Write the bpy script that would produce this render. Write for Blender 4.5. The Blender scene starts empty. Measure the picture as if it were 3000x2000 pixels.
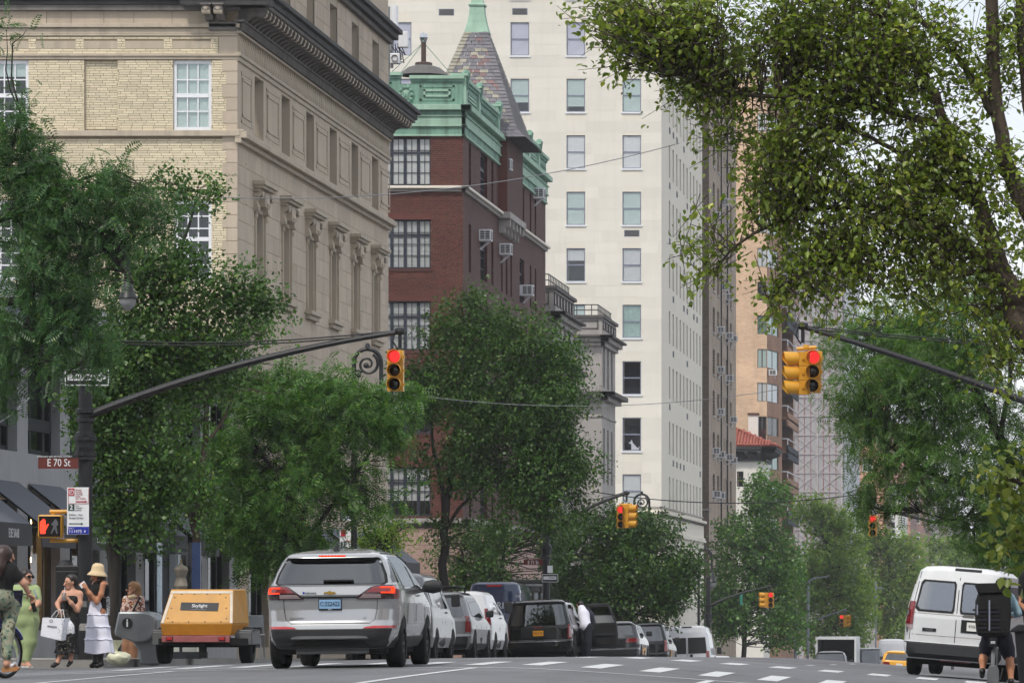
import bpy, math, random
import numpy as np
from mathutils import Vector, Matrix
random.seed(7); RNG = np.random.default_rng(11)
PI = math.pi
sc = bpy.context.scene
col = sc.collection
# ---------------------------------------------------------------- camera
F, VX, VY, CZ = 14500.0, 3008.0, 1763.0, 1.0      # focal length in photo pixels, vanishing point of the avenue, eye height
cam = bpy.data.cameras.new('camera'); cam_o = bpy.data.objects.new('camera', cam); col.objects.link(cam_o)
cam.sensor_width = 36.0; cam.lens = F / 3000.0 * 36.0
cam.shift_x = -(VX - 1500.0) / 3000.0; cam.shift_y = (VY - 1000.0) / 3000.0
cam.clip_start = 1.0; cam.clip_end = 6000.0
cam_o.location = (0, 0, CZ); cam_o.rotation_euler = (PI / 2, 0, 0)
sc.camera = cam_o
# ---------------------------------------------------------------- sky and sun
SUN_EL, SUN_AZ = math.radians(53), math.radians(201)    # azimuth clockwise from +Y
sv = Vector((math.sin(SUN_AZ) * math.cos(SUN_EL), math.cos(SUN_AZ) * math.cos(SUN_EL), math.sin(SUN_EL)))
w = bpy.data.worlds.new('World'); sc.world = w; w.use_nodes = True
nt = w.node_tree; nt.nodes.clear()
def wn(t, **k):
    n = nt.nodes.new(t)
    for a, b in k.items(): setattr(n, a, b)
    return n
o_ = wn('ShaderNodeOutputWorld'); bg = wn('ShaderNodeBackground'); bg.inputs[1].default_value = 0.1
sky = wn('ShaderNodeTexSky', sky_type='NISHITA', sun_disc=False)
sky.sun_elevation = SUN_EL; sky.sun_rotation = SUN_AZ
tc = wn('ShaderNodeTexCoord'); mp = wn('ShaderNodeMapping'); mp.inputs['Scale'].default_value = (1.5, 1.5, 3.5)
nz = wn('ShaderNodeTexNoise'); nz.inputs['Scale'].default_value = 1.6; nz.inputs['Detail'].default_value = 8; nz.inputs['Roughness'].default_value = .58
rp = wn('ShaderNodeValToRGB'); rp.color_ramp.elements[0].position = .33; rp.color_ramp.elements[1].position = .62
rp.color_ramp.elements[0].color = (.6, .6, .6, 1); rp.color_ramp.elements[1].color = (1, 1, 1, 1)
nz2 = wn('ShaderNodeTexNoise'); nz2.inputs['Scale'].default_value = 3.1; nz2.inputs['Detail'].default_value = 6
rp2 = wn('ShaderNodeValToRGB'); rp2.color_ramp.elements[0].position = .3; rp2.color_ramp.elements[1].position = .7
rp2.color_ramp.elements[0].color = (7.8, 8.2, 8.9, 1); rp2.color_ramp.elements[1].color = (11.4, 11.6, 12, 1)
mx = wn('ShaderNodeMix', data_type='RGBA')
L = nt.links.new
L(tc.outputs['Generated'], mp.inputs[0]); L(mp.outputs[0], nz.inputs[0]); L(mp.outputs[0], nz2.inputs[0])
L(nz.outputs[0], rp.inputs[0]); L(nz2.outputs[0], rp2.inputs[0])
L(rp.outputs[0], mx.inputs['Factor']); L(sky.outputs[0], mx.inputs['A']); L(rp2.outputs[0], mx.inputs['B'])
L(mx.outputs['Result'], bg.inputs[0]); L(bg.outputs[0], o_.inputs[0])
sl = bpy.data.lights.new('sun', 'SUN'); sl.energy = 2.0; sl.angle = math.radians(5); sl.color = (1, .93, .83)
so = bpy.data.objects.new('sun', sl); col.objects.link(so); so.rotation_euler = sv.to_track_quat('Z', 'Y').to_euler(); so.location = (-60, -60, 120)
vs = sc.view_settings; vs.view_transform = 'Standard'; vs.look = 'None'; vs.exposure = 0.18; vs.gamma = 1.0; vs.use_curve_mapping = False
sc.cycles.use_denoising = True
sc.cycles.max_bounces = 5; sc.cycles.diffuse_bounces = 2; sc.cycles.glossy_bounces = 3; sc.cycles.transparent_max_bounces = 8
sc.cycles.use_adaptive_sampling = True; sc.cycles.adaptive_threshold = .04
sc.cycles.volume_bounces = 0
sc.cycles.caustics_reflective = False; sc.cycles.caustics_refractive = False
# ---------------------------------------------------------------- places
def X_(px, D): return (px - VX) * D / F
def Z_(py, D): return CZ + (VY - py) * D / F
def P(px, py, D): return Vector((X_(px, D), D, Z_(py, D)))
_py = np.array([-300, 0, 40, 60, 76, 90, 113, 128, 148, 180, 216, 250, 268, 290, 340, 420, 600, 1000, 3000, 9000.])
_pz = np.array([-1.6, -1.3, -.98, -.91, -.9, -.985, -1.25, -1.42, -1.66, -2.4, -3.4, -4.0, -4.35, -4.85, -5.7, -6.9, -8.4, -9.5, -11, -12.])
_ty = np.arange(-300, 3000, 1.0); _tz = np.interp(_ty, _py, _pz)
_k = np.ones(9) / 9; _tz[20:-20] = np.convolve(_tz, _k, 'same')[20:-20]
def prof(Y): return float(np.interp(Y, _ty, _tz))
XC, XW, XE, XB = -7.3, -15.6, 1.3, -20.0          # crown of the road, kerbs, west building line
def G(X, Y):
    X2 = min(max(X, XW), XE); d = X2 - XC
    return CZ + prof(Y) - (.17 * (d / 8.3) ** 2 if d < 0 else .08 * d * d / (d + 1.0))
# ---------------------------------------------------------------- mesh helpers
class MB:
    def __init__(s): s.v = []; s.f = []; s.m = []; s.mats = []
    def mi(s, m):
        if m not in s.mats: s.mats.append(m)
        return s.mats.index(m)
    def add(s, vs, fs, m):
        o = len(s.v); k = s.mi(m); s.v += [tuple(p) for p in vs]
        for f in fs: s.f.append([i + o for i in f]); s.m.append(k)
        return s
    def box(s, x0, x1, y0, y1, z0, z1, m, skip=''):
        vs = [(x0, y0, z0), (x1, y0, z0), (x1, y1, z0), (x0, y1, z0), (x0, y0, z1), (x1, y0, z1), (x1, y1, z1), (x0, y1, z1)]
        fs = {'d': (0, 3, 2, 1), 'u': (4, 5, 6, 7), 's': (0, 1, 5, 4), 'e': (1, 2, 6, 5), 'n': (2, 3, 7, 6), 'w': (3, 0, 4, 7)}
        return s.add(vs, [fs[k] for k in fs if k not in skip], m)
    def quad(s, a, b, c, d, m): return s.add([a, b, c, d], [(0, 1, 2, 3)], m)
    def prism(s, poly, axis, a, b, m):
        """extrude a 2D polygon along axis from a to b; poly coords are the other two axes in order"""
        n = len(poly)
        def mk(p, t): return (t, p[0], p[1]) if axis == 'x' else ((p[0], t, p[1]) if axis == 'y' else (p[0], p[1], t))
        vs = [mk(p, a) for p in poly] + [mk(p, b) for p in poly]
        fs = [tuple(range(n))[::-1], tuple(range(n, 2 * n))] + [(i, (i + 1) % n, n + (i + 1) % n, n + i) for i in range(n)]
        return s.add(vs, fs, m)
    def tube(s, pts, r, m, n=8, caps=True):
        pts = [Vector(p) for p in pts]; N = len(pts); rr = r if hasattr(r, '__len__') else [r] * N
        vs = []; ref = None
        for i, p in enumerate(pts):
            t = (pts[min(i + 1, N - 1)] - pts[max(i - 1, 0)])
            t = t.normalized() if t.length > 1e-9 else Vector((0, 0, 1))
            if ref is None: ref = Vector((0, 0, 1)) if abs(t.z) < .9 else Vector((1, 0, 0))
            u = t.cross(ref)
            if u.length < 1e-6: u = t.orthogonal()
            u.normalize(); v = t.cross(u); ref = u.cross(t)
            for k in range(n):
                a = 2 * PI * k / n; vs.append(p + (u * math.cos(a) + v * math.sin(a)) * rr[i])
        fs = [(i * n + k, i * n + (k + 1) % n, (i + 1) * n + (k + 1) % n, (i + 1) * n + k) for i in range(N - 1) for k in range(n)]
        if caps: fs += [tuple(range(n))[::-1], tuple(range((N - 1) * n, N * n))]
        return s.add(vs, fs, m)
    def lathe(s, prof_, c, m, n=12, axis='z', a0=0, a1=2 * PI):
        """prof_: (radius, height) along axis"""
        full = abs(a1 - a0 - 2 * PI) < 1e-6; nn = n if full else n + 1
        vs = []
        for r, h in prof_:
            for k in range(nn):
                a = a0 + (a1 - a0) * k / n; x, y = r * math.cos(a), r * math.sin(a)
                vs.append((c[0] + x, c[1] + y, c[2] + h) if axis == 'z' else ((c[0] + h, c[1] + x, c[2] + y) if axis == 'x' else (c[0] + x, c[1] + h, c[2] + y)))
        fs = []
        for i in range(len(prof_) - 1):
            for k in range(n):
                k2 = (k + 1) % nn; fs.append((i * nn + k, i * nn + k2, (i + 1) * nn + k2, (i + 1) * nn + k))
        return s.add(vs, fs, m)
    def mesh(s, name, smooth=False, angle=.6):
        me = bpy.data.meshes.new(name); me.from_pydata(s.v, [], s.f)
        for m in s.mats: me.materials.append(MAT[m])
        if len(s.mats) > 1: me.polygons.foreach_set('material_index', s.m)
        if smooth:
            me.polygons.foreach_set('use_smooth', [True] * len(me.polygons))
            if angle: me.set_sharp_from_angle(angle=angle)
        me.update(); return me
    def build(s, name, parent=None, smooth=False, angle=.6, bevel=0, **k):
        return link(name, s.mesh(name, smooth, angle), parent, bevel=bevel, **k)
def link(name, me, parent=None, loc=None, rot=None, scale=None, label=None, cat=None, group=None, kind=None, local=False, bevel=0):
    o = bpy.data.objects.new(name, me); col.objects.link(o)
    if loc is not None: o.location = loc
    if rot is not None: o.rotation_euler = rot
    if scale is not None: o.scale = scale
    if parent is not None:
        o.parent = parent
        if not local: o.matrix_parent_inverse = wmat(parent).inverted()
    if bevel:
        b = o.modifiers.new('bevel', 'BEVEL'); b.width = bevel; b.segments = 2; b.limit_method = 'ANGLE'
    tag(o, label, cat, group, kind); return o
def tag(o, label=None, cat=None, group=None, kind=None):
    for a, b in (('label', label), ('category', cat), ('group', group), ('kind', kind)):
        if b: o[a] = b
    return o
def wmat(o):
    return wmat(o.parent) @ o.matrix_parent_inverse @ o.matrix_basis if o.parent else o.matrix_basis.copy()
def thing(name, label, cat, loc=(0, 0, 0), rot=(0, 0, 0), group=None, kind=None):
    o = bpy.data.objects.new(name, None); col.objects.link(o); o.location = loc; o.rotation_euler = rot
    o.empty_display_size = .2; tag(o, label, cat, group, kind)
    return o
_tc = {}
def text(s_, parent, loc, size, m, rot=(PI / 2, 0, 0), sx=1.0, align='CENTER', name='lettering', local=False, ext=.002, bold=0.0):
    cu = bpy.data.curves.new('t', 'FONT'); cu.body = s_; cu.size = size; cu.align_x = align; cu.align_y = 'CENTER'; cu.extrude = ext; cu.resolution_u = 3; cu.offset = bold * size
    t = bpy.data.objects.new('t', cu); me = bpy.data.meshes.new_from_object(t)
    bpy.data.objects.remove(t); bpy.data.curves.remove(cu)
    me.materials.clear(); me.materials.append(MAT[m])
    if sx != 1: me.transform(Matrix.Diagonal((sx, 1, 1, 1)))
    return link(name, me, parent, loc=loc, rot=rot, local=local)
UNIT = {}
def unit(m):
    if m not in UNIT:
        b = MB(); b.box(0, 1, 0, 1, 0, 1, m); UNIT[m] = b.mesh('block')
    return UNIT[m]
# ---------------------------------------------------------------- materials
MAT = {}
def lin(c):
    return tuple((x / 255 / 12.92 if x / 255 <= .04045 else ((x / 255 + .055) / 1.055) ** 2.4) for x in c)
class N:
    def __init__(s, name):
        s.m = bpy.data.materials.new(name); s.m.use_nodes = True; s.t = s.m.node_tree; s.t.nodes.clear()
        s.out = s.n('ShaderNodeOutputMaterial')
    def n(s, t, **k):
        q = s.t.nodes.new(t)
        for a, b in k.items(): setattr(q, a, b)
        return q
    def l(s, a, b): s.t.links.new(a, b)
    def math(s, op, a, b=None):
        q = s.n('ShaderNodeMath', operation=op)
        for i, v in enumerate((a, b)):
            if v is None: continue
            if isinstance(v, (int, float)): q.inputs[i].default_value = v
            else: s.l(v, q.inputs[i])
        return q.outputs[0]
    def noise(s, vec, scale, detail=4, rough=.55):
        q = s.n('ShaderNodeTexNoise'); q.inputs['Scale'].default_value = scale; q.inputs['Detail'].default_value = detail; q.inputs['Roughness'].default_value = rough
        if vec is not None: s.l(vec, q.inputs['Vector'])
        return q.outputs['Fac']
    def mapped(s, vec, sc_):
        q = s.n('ShaderNodeMapping'); q.inputs['Scale'].default_value = sc_; s.l(vec, q.inputs[0]); return q.outputs[0]
    def mixc(s, f, a, b, mode='MIX'):
        q = s.n('ShaderNodeMix', data_type='RGBA', blend_type=mode)
        for k, v in (('Factor', f), ('A', a), ('B', b)):
            if isinstance(v, (int, float)): q.inputs[k].default_value = v
            elif isinstance(v, tuple): q.inputs[k].default_value = (*v[:3], 1)
            else: s.l(v, q.inputs[k])
        return q.outputs['Result']
    def ramp(s, f, p0, p1, c0=(0, 0, 0), c1=(1, 1, 1)):
        q = s.n('ShaderNodeValToRGB'); e = q.color_ramp.elements; e[0].position = p0; e[1].position = p1; e[0].color = (*c0, 1); e[1].color = (*c1, 1)
        s.l(f, q.inputs[0]); return q.outputs[0]
def mat(name, c, rough=.6, metal=0, var=.12, vs=3.0, streak=0, speck=0, coat=0, spec=.5, bump=0, bs=30, rnd=0, emit=0, world=False, sheen=0, dirt=None):
    """plain surface: base colour with noise wear, optional vertical weather streaks, per-piece variation, bump"""
    g = N(name); b = g.n('ShaderNodeBsdfPrincipled'); g.l(b.outputs[0], g.out.inputs[0])
    c = lin(c)
    tc = g.n('ShaderNodeTexCoord'); vec = tc.outputs['Object']
    if world: vec = g.n('ShaderNodeNewGeometry').outputs['Position']
    f = g.noise(vec, vs, 5, .6)
    cc = g.mixc(g.ramp(f, .25, .75), tuple(x * (1 - var) for x in c), tuple(min(1, x * (1 + var)) for x in c))
    if streak:
        f2 = g.noise(g.mapped(vec, (2.2, 2.2, .16)), 1.6, 5, .65)
        cc = g.mixc(g.math('MULTIPLY', g.ramp(f2, .48, .78), streak), cc, tuple(x * .35 for x in (dirt and lin(dirt) or c)))
    if speck:
        f3 = g.noise(vec, vs * 14, 3, .7); cc = g.mixc(g.math('MULTIPLY', g.ramp(f3, .55, .7), speck), cc, tuple(x * .45 for x in c))
    if rnd:
        ge = g.n('ShaderNodeNewGeometry'); oi = g.n('ShaderNodeObjectInfo')
        r = g.math('FRACT', g.math('ADD', ge.outputs['Random Per Island'], oi.outputs['Random']))
        cc = g.mixc(1.0, cc, g.ramp(r, 0, 1, (1 - rnd,) * 3, (1 + rnd,) * 3), 'MULTIPLY')
        q = g.n('ShaderNodeHueSaturation'); g.l(cc, q.inputs['Color'])
        r2 = g.math('FRACT', g.math('MULTIPLY', r, 7.31)); hv = g.n('ShaderNodeMapRange'); g.l(r2, hv.inputs[0]); hv.inputs[3].default_value = .5 - rnd * .05; hv.inputs[4].default_value = .5 + rnd * .05
        g.l(hv.outputs[0], q.inputs['Hue']); cc = q.outputs[0]
    g.l(cc, b.inputs['Base Color']); b.inputs['Metallic'].default_value = metal
    b.inputs['Specular IOR Level'].default_value = spec; b.inputs['Coat Weight'].default_value = coat; b.inputs['Coat Roughness'].default_value = .04
    rr = g.n('ShaderNodeMapRange'); g.l(f, rr.inputs[0]); rr.inputs[3].default_value = max(.02, rough - .08); rr.inputs[4].default_value = min(1, rough + .08); g.l(rr.outputs[0], b.inputs['Roughness'])
    if sheen: b.inputs['Sheen Weight'].default_value = sheen
    if bump:
        bn = g.n('ShaderNodeBump'); bn.inputs['Strength'].default_value = bump; bn.inputs['Distance'].default_value = .02; g.l(g.noise(vec, bs, 4, .6), bn.inputs['Height']); g.l(bn.outputs[0], b.inputs['Normal'])
    if emit:
        g.l(cc, b.inputs['Emission Color']); b.inputs['Emission Strength'].default_value = emit
    MAT[name] = g.m; return g
def brick_mat(name, c1, c2, mortar, bw=.21, bh=.07, axis='x', var=.1, dark=.15):
    g = N(name); b = g.n('ShaderNodeBsdfPrincipled'); g.l(b.outputs[0], g.out.inputs[0])
    pos = g.n('ShaderNodeNewGeometry').outputs['Position']; sp = g.n('ShaderNodeSeparateXYZ'); g.l(pos, sp.inputs[0])
    cb = g.n('ShaderNodeCombineXYZ'); g.l(sp.outputs[0 if axis == 'x' else 1], cb.inputs[0]); g.l(sp.outputs[2], cb.inputs[1])
    br = g.n('ShaderNodeTexBrick'); g.l(cb.outputs[0], br.inputs['Vector']); br.inputs['Scale'].default_value = 1
    br.inputs['Brick Width'].default_value = bw; br.inputs['Row Height'].default_value = bh; br.inputs['Mortar Size'].default_value = .006; br.inputs['Mortar Smooth'].default_value = .3
    br.inputs['Color1'].default_value = (*lin(c1), 1); br.inputs['Color2'].default_value = (*lin(c2), 1); br.inputs['Mortar'].default_value = (*lin(mortar), 1); br.inputs['Bias'].default_value = -.2
    f = g.noise(pos, .35, 6, .6); cc = g.mixc(1.0, br.outputs['Color'], g.ramp(f, .3, .7, (1 - var - dark,) * 3, (1 + var,) * 3), 'MULTIPLY')
    f2 = g.noise(g.mapped(pos, (1.6, 1.6, .12)), 1.2, 5, .65); cc = g.mixc(g.math('MULTIPLY', g.ramp(f2, .5, .8), .35), cc, tuple(x * .4 for x in lin(c1)))
    g.l(cc, b.inputs['Base Color']); b.inputs['Roughness'].default_value = .85
    bn = g.n('ShaderNodeBump'); bn.inputs['Strength'].default_value = .5; bn.inputs['Distance'].default_value = .01; g.l(br.outputs['Fac'], bn.inputs['Height']); bn.invert = True; g.l(bn.outputs[0], b.inputs['Normal'])
    MAT[name] = g.m
def glass(name, tint, refl=.25, rough=.02):
    g = N(name); tr = g.n('ShaderNodeBsdfTransparent'); tr.inputs[0].default_value = (*tint, 1)
    gl = g.n('ShaderNodeBsdfGlossy'); gl.inputs['Roughness'].default_value = rough; gl.inputs[0].default_value = (.9, .93, .97, 1)
    lw = g.n('ShaderNodeLayerWeight'); lw.inputs[0].default_value = .35
    f = g.math('MINIMUM', g.math('ADD', g.math('MULTIPLY', lw.outputs['Fresnel'], .45), refl), 1.0)
    m_ = g.n('ShaderNodeMixShader'); g.l(f, m_.inputs[0]); g.l(tr.outputs[0], m_.inputs[1]); g.l(gl.outputs[0], m_.inputs[2]); g.l(m_.outputs[0], g.out.inputs[0]); MAT[name] = g.m
def leaf_mat(name, c0, c1, c2, trans=.35, rough=.42, spec=.45):
    g = N(name); b = g.n('ShaderNodeBsdfPrincipled'); t = g.n('ShaderNodeBsdfTranslucent')
    ge = g.n('ShaderNodeNewGeometry'); r = ge.outputs['Random Per Island']
    q = g.n('ShaderNodeValToRGB'); e = q.color_ramp.elements; e[0].position = .0; e[0].color = (*c0, 1); e[1].position = .93; e[1].color = (*c1, 1); k = e.new(1.0); k.color = (*c2, 1); g.l(r, q.inputs[0])
    f = g.noise(ge.outputs['Position'], .9, 3); cc = g.mixc(1.0, q.outputs[0], g.ramp(f, .3, .7, (.7,) * 3, (1.25,) * 3), 'MULTIPLY')
    g.l(cc, b.inputs['Base Color']); b.inputs['Roughness'].default_value = rough; b.inputs['Specular IOR Level'].default_value = spec
    g.l(g.mixc(1.0, cc, (1.5, 1.6, .7), 'MULTIPLY'), t.inputs[0])
    m_ = g.n('ShaderNodeMixShader'); m_.inputs[0].default_value = trans; g.l(b.outputs[0], m_.inputs[1]); g.l(t.outputs[0], m_.inputs[2]); g.l(m_.outputs[0], g.out.inputs[0]); MAT[name] = g.m
def emis(name, c, s=1.0):
    g = N(name); e = g.n('ShaderNodeEmission'); e.inputs[0].default_value = (*lin(c), 1); e.inputs[1].default_value = s; g.l(e.outputs[0], g.out.inputs[0]); g.m.cycles.emission_sampling = 'NONE'; MAT[name] = g.m
# ground
g = mat('asphalt', (106, 107, 111), .85, var=.12, vs=.35, speck=.25, bump=.25, bs=60, world=True)
bs_ = [n for n in g.t.nodes if n.type == 'BSDF_PRINCIPLED'][0]; lk = bs_.inputs['Base Color'].links[0].from_socket; ps_ = g.n('ShaderNodeNewGeometry').outputs['Position']   # cracks, tar patches, tyre polish
vo = g.n('ShaderNodeTexVoronoi', feature='DISTANCE_TO_EDGE'); vo.inputs['Scale'].default_value = .33; dn = g.n('ShaderNodeVectorMath', operation='ADD'); nn = g.n('ShaderNodeTexNoise'); nn.inputs['Scale'].default_value = .9; g.l(ps_, nn.inputs[0]); g.l(ps_, dn.inputs[0]); g.l(nn.outputs['Color'], dn.inputs[1]); g.l(dn.outputs[0], vo.inputs[0])
ck = g.math('MULTIPLY', g.ramp(vo.outputs['Distance'], .0, .012, (1, 1, 1), (0, 0, 0)), g.ramp(g.noise(ps_, .25, 2), .45, .6)); c2 = g.mixc(g.math('MULTIPLY', ck, .7), lk, (.03, .03, .032)); v2 = g.n('ShaderNodeTexVoronoi'); v2.inputs['Scale'].default_value = .16; g.l(ps_, v2.inputs[0]); sp2 = g.n('ShaderNodeSeparateColor'); g.l(v2.outputs['Color'], sp2.inputs[0])
c2 = g.mixc(1.0, c2, g.ramp(sp2.outputs[0], .0, 1.0, (.78, .78, .78), (1.12, 1.12, 1.12)), 'MULTIPLY'); c2 = g.mixc(g.math('MULTIPLY', g.ramp(g.noise(g.mapped(ps_, (1.3, .09, 1)), 1.1, 3), .5, .75), .3), c2, (.06, .062, .066)); g.l(c2, bs_.inputs['Base Color'])
mat('walk', (150, 146, 140), .85, var=.12, vs=.8, speck=.2, world=True); mat('kerb', (140, 138, 134), .8, var=.15, vs=1.5)
mat('paint_white', (196, 198, 200), .75, var=.14, vs=2.5, speck=.45, world=True)
# stone, brick
mat('stone', (184, 170, 152), .85, var=.1, vs=.6, streak=.35, world=True); mat('stone_blk', (184, 170, 152), .85, var=.08, vs=1.1, streak=.3, rnd=.09, world=True)
mat('stone_trim', (180, 168, 150), .85, var=.12, vs=1.2, streak=.45, world=True)
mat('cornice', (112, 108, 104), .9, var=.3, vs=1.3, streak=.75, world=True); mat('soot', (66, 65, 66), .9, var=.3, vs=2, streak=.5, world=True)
mat('brick_yellow', (214, 202, 174), .85, var=.07, vs=.7, rnd=.11, world=True, speck=.12); mat('mortar_yellow', (132, 118, 98), .9, world=True)
mat('brick_red', (92, 54, 46), .85, var=.1, vs=.8, rnd=.26, world=True, speck=.1); mat('mortar_red', (132, 106, 98), .9, world=True)
brick_mat('brick_red_e', (88, 52, 47), (64, 40, 39), (88, 68, 64), .21, .07, 'y')  # red brick copy for the street side, its shade painted into darker colours
mat('tower', (224, 218, 204), .85, var=.035, vs=.25, streak=.06, world=True, dirt=(140, 110, 80)); mat('tower_blk', (224, 219, 208), .85, var=.04, vs=.4, streak=.07, rnd=.05, world=True, dirt=(140, 110, 80))
mat('mansion', (165, 160, 156), .85, var=.1, vs=.7, streak=.5, world=True); mat('mansion_dark', (92, 88, 86), .9, var=.25, vs=1.2, streak=.6, world=True)
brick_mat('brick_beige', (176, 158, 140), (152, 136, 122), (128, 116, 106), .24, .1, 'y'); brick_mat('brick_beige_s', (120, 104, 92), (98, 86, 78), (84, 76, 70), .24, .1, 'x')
brick_mat('brick_tan', (226, 194, 162), (212, 174, 142), (190, 164, 142), .3, .1, 'x'); brick_mat('brick_tan_shade', (172, 132, 106), (152, 114, 92), (130, 104, 90), .3, .1, 'y')  # darker tan copy has the shade of corner and street sides painted in
mat('stucco', (226, 222, 214), .85, var=.05, world=True); mat('tile', (152, 80, 64), .7, var=.15, rnd=.15, vs=2); mat('eave', (70, 68, 70), .8, var=.2, world=True)
mat('pinkstone', (176, 148, 138), .85, var=.1, vs=.7, rnd=.06, world=True, streak=.2)
# copper, slate
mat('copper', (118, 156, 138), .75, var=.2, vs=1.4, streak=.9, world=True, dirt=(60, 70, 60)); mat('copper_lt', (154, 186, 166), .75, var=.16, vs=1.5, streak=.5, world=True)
mat('rust', (74, 54, 48), .7, var=.3, vs=6); mat('panel_blue', (48, 66, 104), .3, var=.2, vs=3)
mat('slate', (106, 104, 110), .6, var=.1, rnd=.2, world=True); mat('slate_red', (122, 96, 96), .6, rnd=.12, world=True); mat('slate_buff', (146, 142, 128), .6, rnd=.12, world=True)
mat('slate_e', (88, 84, 86), .6, var=.1, rnd=.14, world=True)  # slate copy for the street slope, shade painted in as a darker tone
# windows
mat('frame_white', (226, 228, 232), .5, var=.04); mat('frame_grey', (128, 134, 150), .5, var=.06); mat('frame_dark', (44, 50, 62), .5, var=.1); mat('frame_brown', (84, 76, 72), .6)
mat('room', (38, 44, 54), .9, var=.3, vs=.8); mat('blind', (240, 245, 246), .8, var=.05, vs=4); mat('blind_teal', (206, 228, 222), .8, var=.06, vs=3); mat('curtain', (176, 206, 198), .8, var=.2, vs=6); mat('blind_lilac', (218, 218, 236), .8, var=.08, vs=2)
mat('louvre', (92, 90, 88), .7, var=.2, vs=10)
glass('glass_win', (1, 1, 1), .07); glass('glass_shop', (.75, .78, .8), .12); glass('glass_car', (.06, .07, .075), .13); glass('glass_clear', (.86, .9, .92), .05)
# metal and street things
mat('pole', (20, 21, 24), .45, var=.15, vs=6, spec=.5); mat('pole_grey', (120, 126, 132), .45, metal=.3, var=.1); mat('sig_yellow', (206, 150, 36), .45, var=.1, vs=5, speck=.12, coat=.2); mat('lens_off', (24, 20, 18), .15); mat('lens_green', (10, 24, 22), .15); mat('lens_amber', (40, 24, 14), .15)
emis('lens_red', (240, 16, 24), 1.0); emis('led', (255, 96, 90), 1.3); emis('hand', (255, 74, 52), 1.5); emis('bulb', (255, 206, 130), 45.0); 0; emis('brake', (255, 60, 30), 2.0); emis('brake_dim', (235, 30, 24), .8)
mat('sign_brown', (98, 38, 30), .5, var=.08); mat('sign_black', (22, 23, 26), .5); mat('sign_white', (228, 230, 232), .5, var=.04); mat('sign_red', (176, 28, 48), .5); mat('sign_blue', (36, 50, 160), .5); mat('sign_green', (22, 60, 56), .5); mat('sign_teal', (40, 120, 100), .5); mat('txt_grey', (90, 92, 98), .6)
mat('globe', (140, 142, 142), .25, var=.03); mat('wire', (120, 122, 126), .6); mat('wire_dark', (30, 31, 34), .6)
mat('kiosk', (146, 150, 154), .42, metal=.75, var=.12, vs=2.5); mat('cabinet', (16, 17, 21), .5, var=.2, vs=5, speck=.2)
mat('bin', (58, 58, 62), .5, var=.15); mat('bag_clear', (206, 206, 178), .35, var=.2, vs=9, spec=.6); mat('paper_white', (238, 240, 248), .6, var=.03); mat('paper_kraft', (186, 140, 86), .7)
# storefront
mat('shop_stone', (168, 169, 172), .8, var=.1, vs=1.2, streak=.2, world=True); mat('shop_dark', (34, 38, 44), .6, var=.12); mat('awning', (92, 96, 106), .8, var=.06); mat('awning_val', (62, 62, 66), .8, var=.06); mat('shop_wood', (186, 140, 84), .6, var=.15, vs=4); mat('awning_teal', (40, 84, 84), .8, var=.15, vs=3)
mat('dressform', (150, 142, 128), .8, var=.12, vs=6)
# net
mat('ply', (168, 150, 132), .8)
# vehicles
mat('silver', (172, 174, 176), .22, metal=.55, var=.02, coat=.8, vs=.6); mat('silver2', (118, 120, 122), .3, metal=.5, var=.04, coat=.5); mat('white_car', (206, 208, 212), .3, var=.03, coat=.7, vs=1); mat('white_old', (214, 216, 218), .4, var=.06, vs=2, coat=.3, speck=.1, streak=.1)
mat('black_car', (11, 12, 14), .14, var=.05, coat=.35, spec=.3); mat('navy_car', (24, 40, 78), .25, metal=.3, var=.05, coat=1); mat('dark_car', (36, 38, 42), .22, metal=.3, coat=1); mat('taxi', (236, 170, 30), .35, coat=.6)
mat('plastic', (24, 26, 30), .6, var=.12, vs=5); mat('rubber', (18, 18, 19), .85, var=.2, vs=14); mat('alloy', (150, 150, 152), .3, metal=.8); mat('under', (10, 10, 11), .9); mat('gap', (24, 25, 27), .8); mat('chrome', (200, 202, 206), .15, metal=1); mat('gold', (196, 158, 70), .3, metal=.8)
mat('tail_red', (120, 8, 14), .12, var=.05, coat=1); mat('tail_dark', (48, 6, 10), .12, coat=1); mat('tail_clear', (170, 150, 152), .15, coat=1); mat('refl_red', (176, 24, 28), .2, coat=1); mat('amber', (230, 120, 30), .2, coat=1)
mat('plate_blue', (136, 176, 214), .4, var=.05); mat('plate_yellow', (232, 160, 30), .4); mat('plate_white', (226, 226, 220), .4); mat('ink', (24, 28, 40), .6); mat('ink_red', (150, 30, 40), .6)
mat('machine', (196, 142, 56), .45, var=.08, vs=2.5, streak=.3, speck=.06, coat=.2); mat('machine_lo', (190, 128, 32), .5, var=.15, vs=6, speck=.2, streak=.3); mat('tape', (206, 196, 180), .6, var=.15, vs=4, speck=.15); mat('rusty', (150, 84, 84), .6, var=.25, vs=5, speck=.3); mat('fender', (104, 106, 108), .5, metal=.3, var=.15, vs=3)
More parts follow.
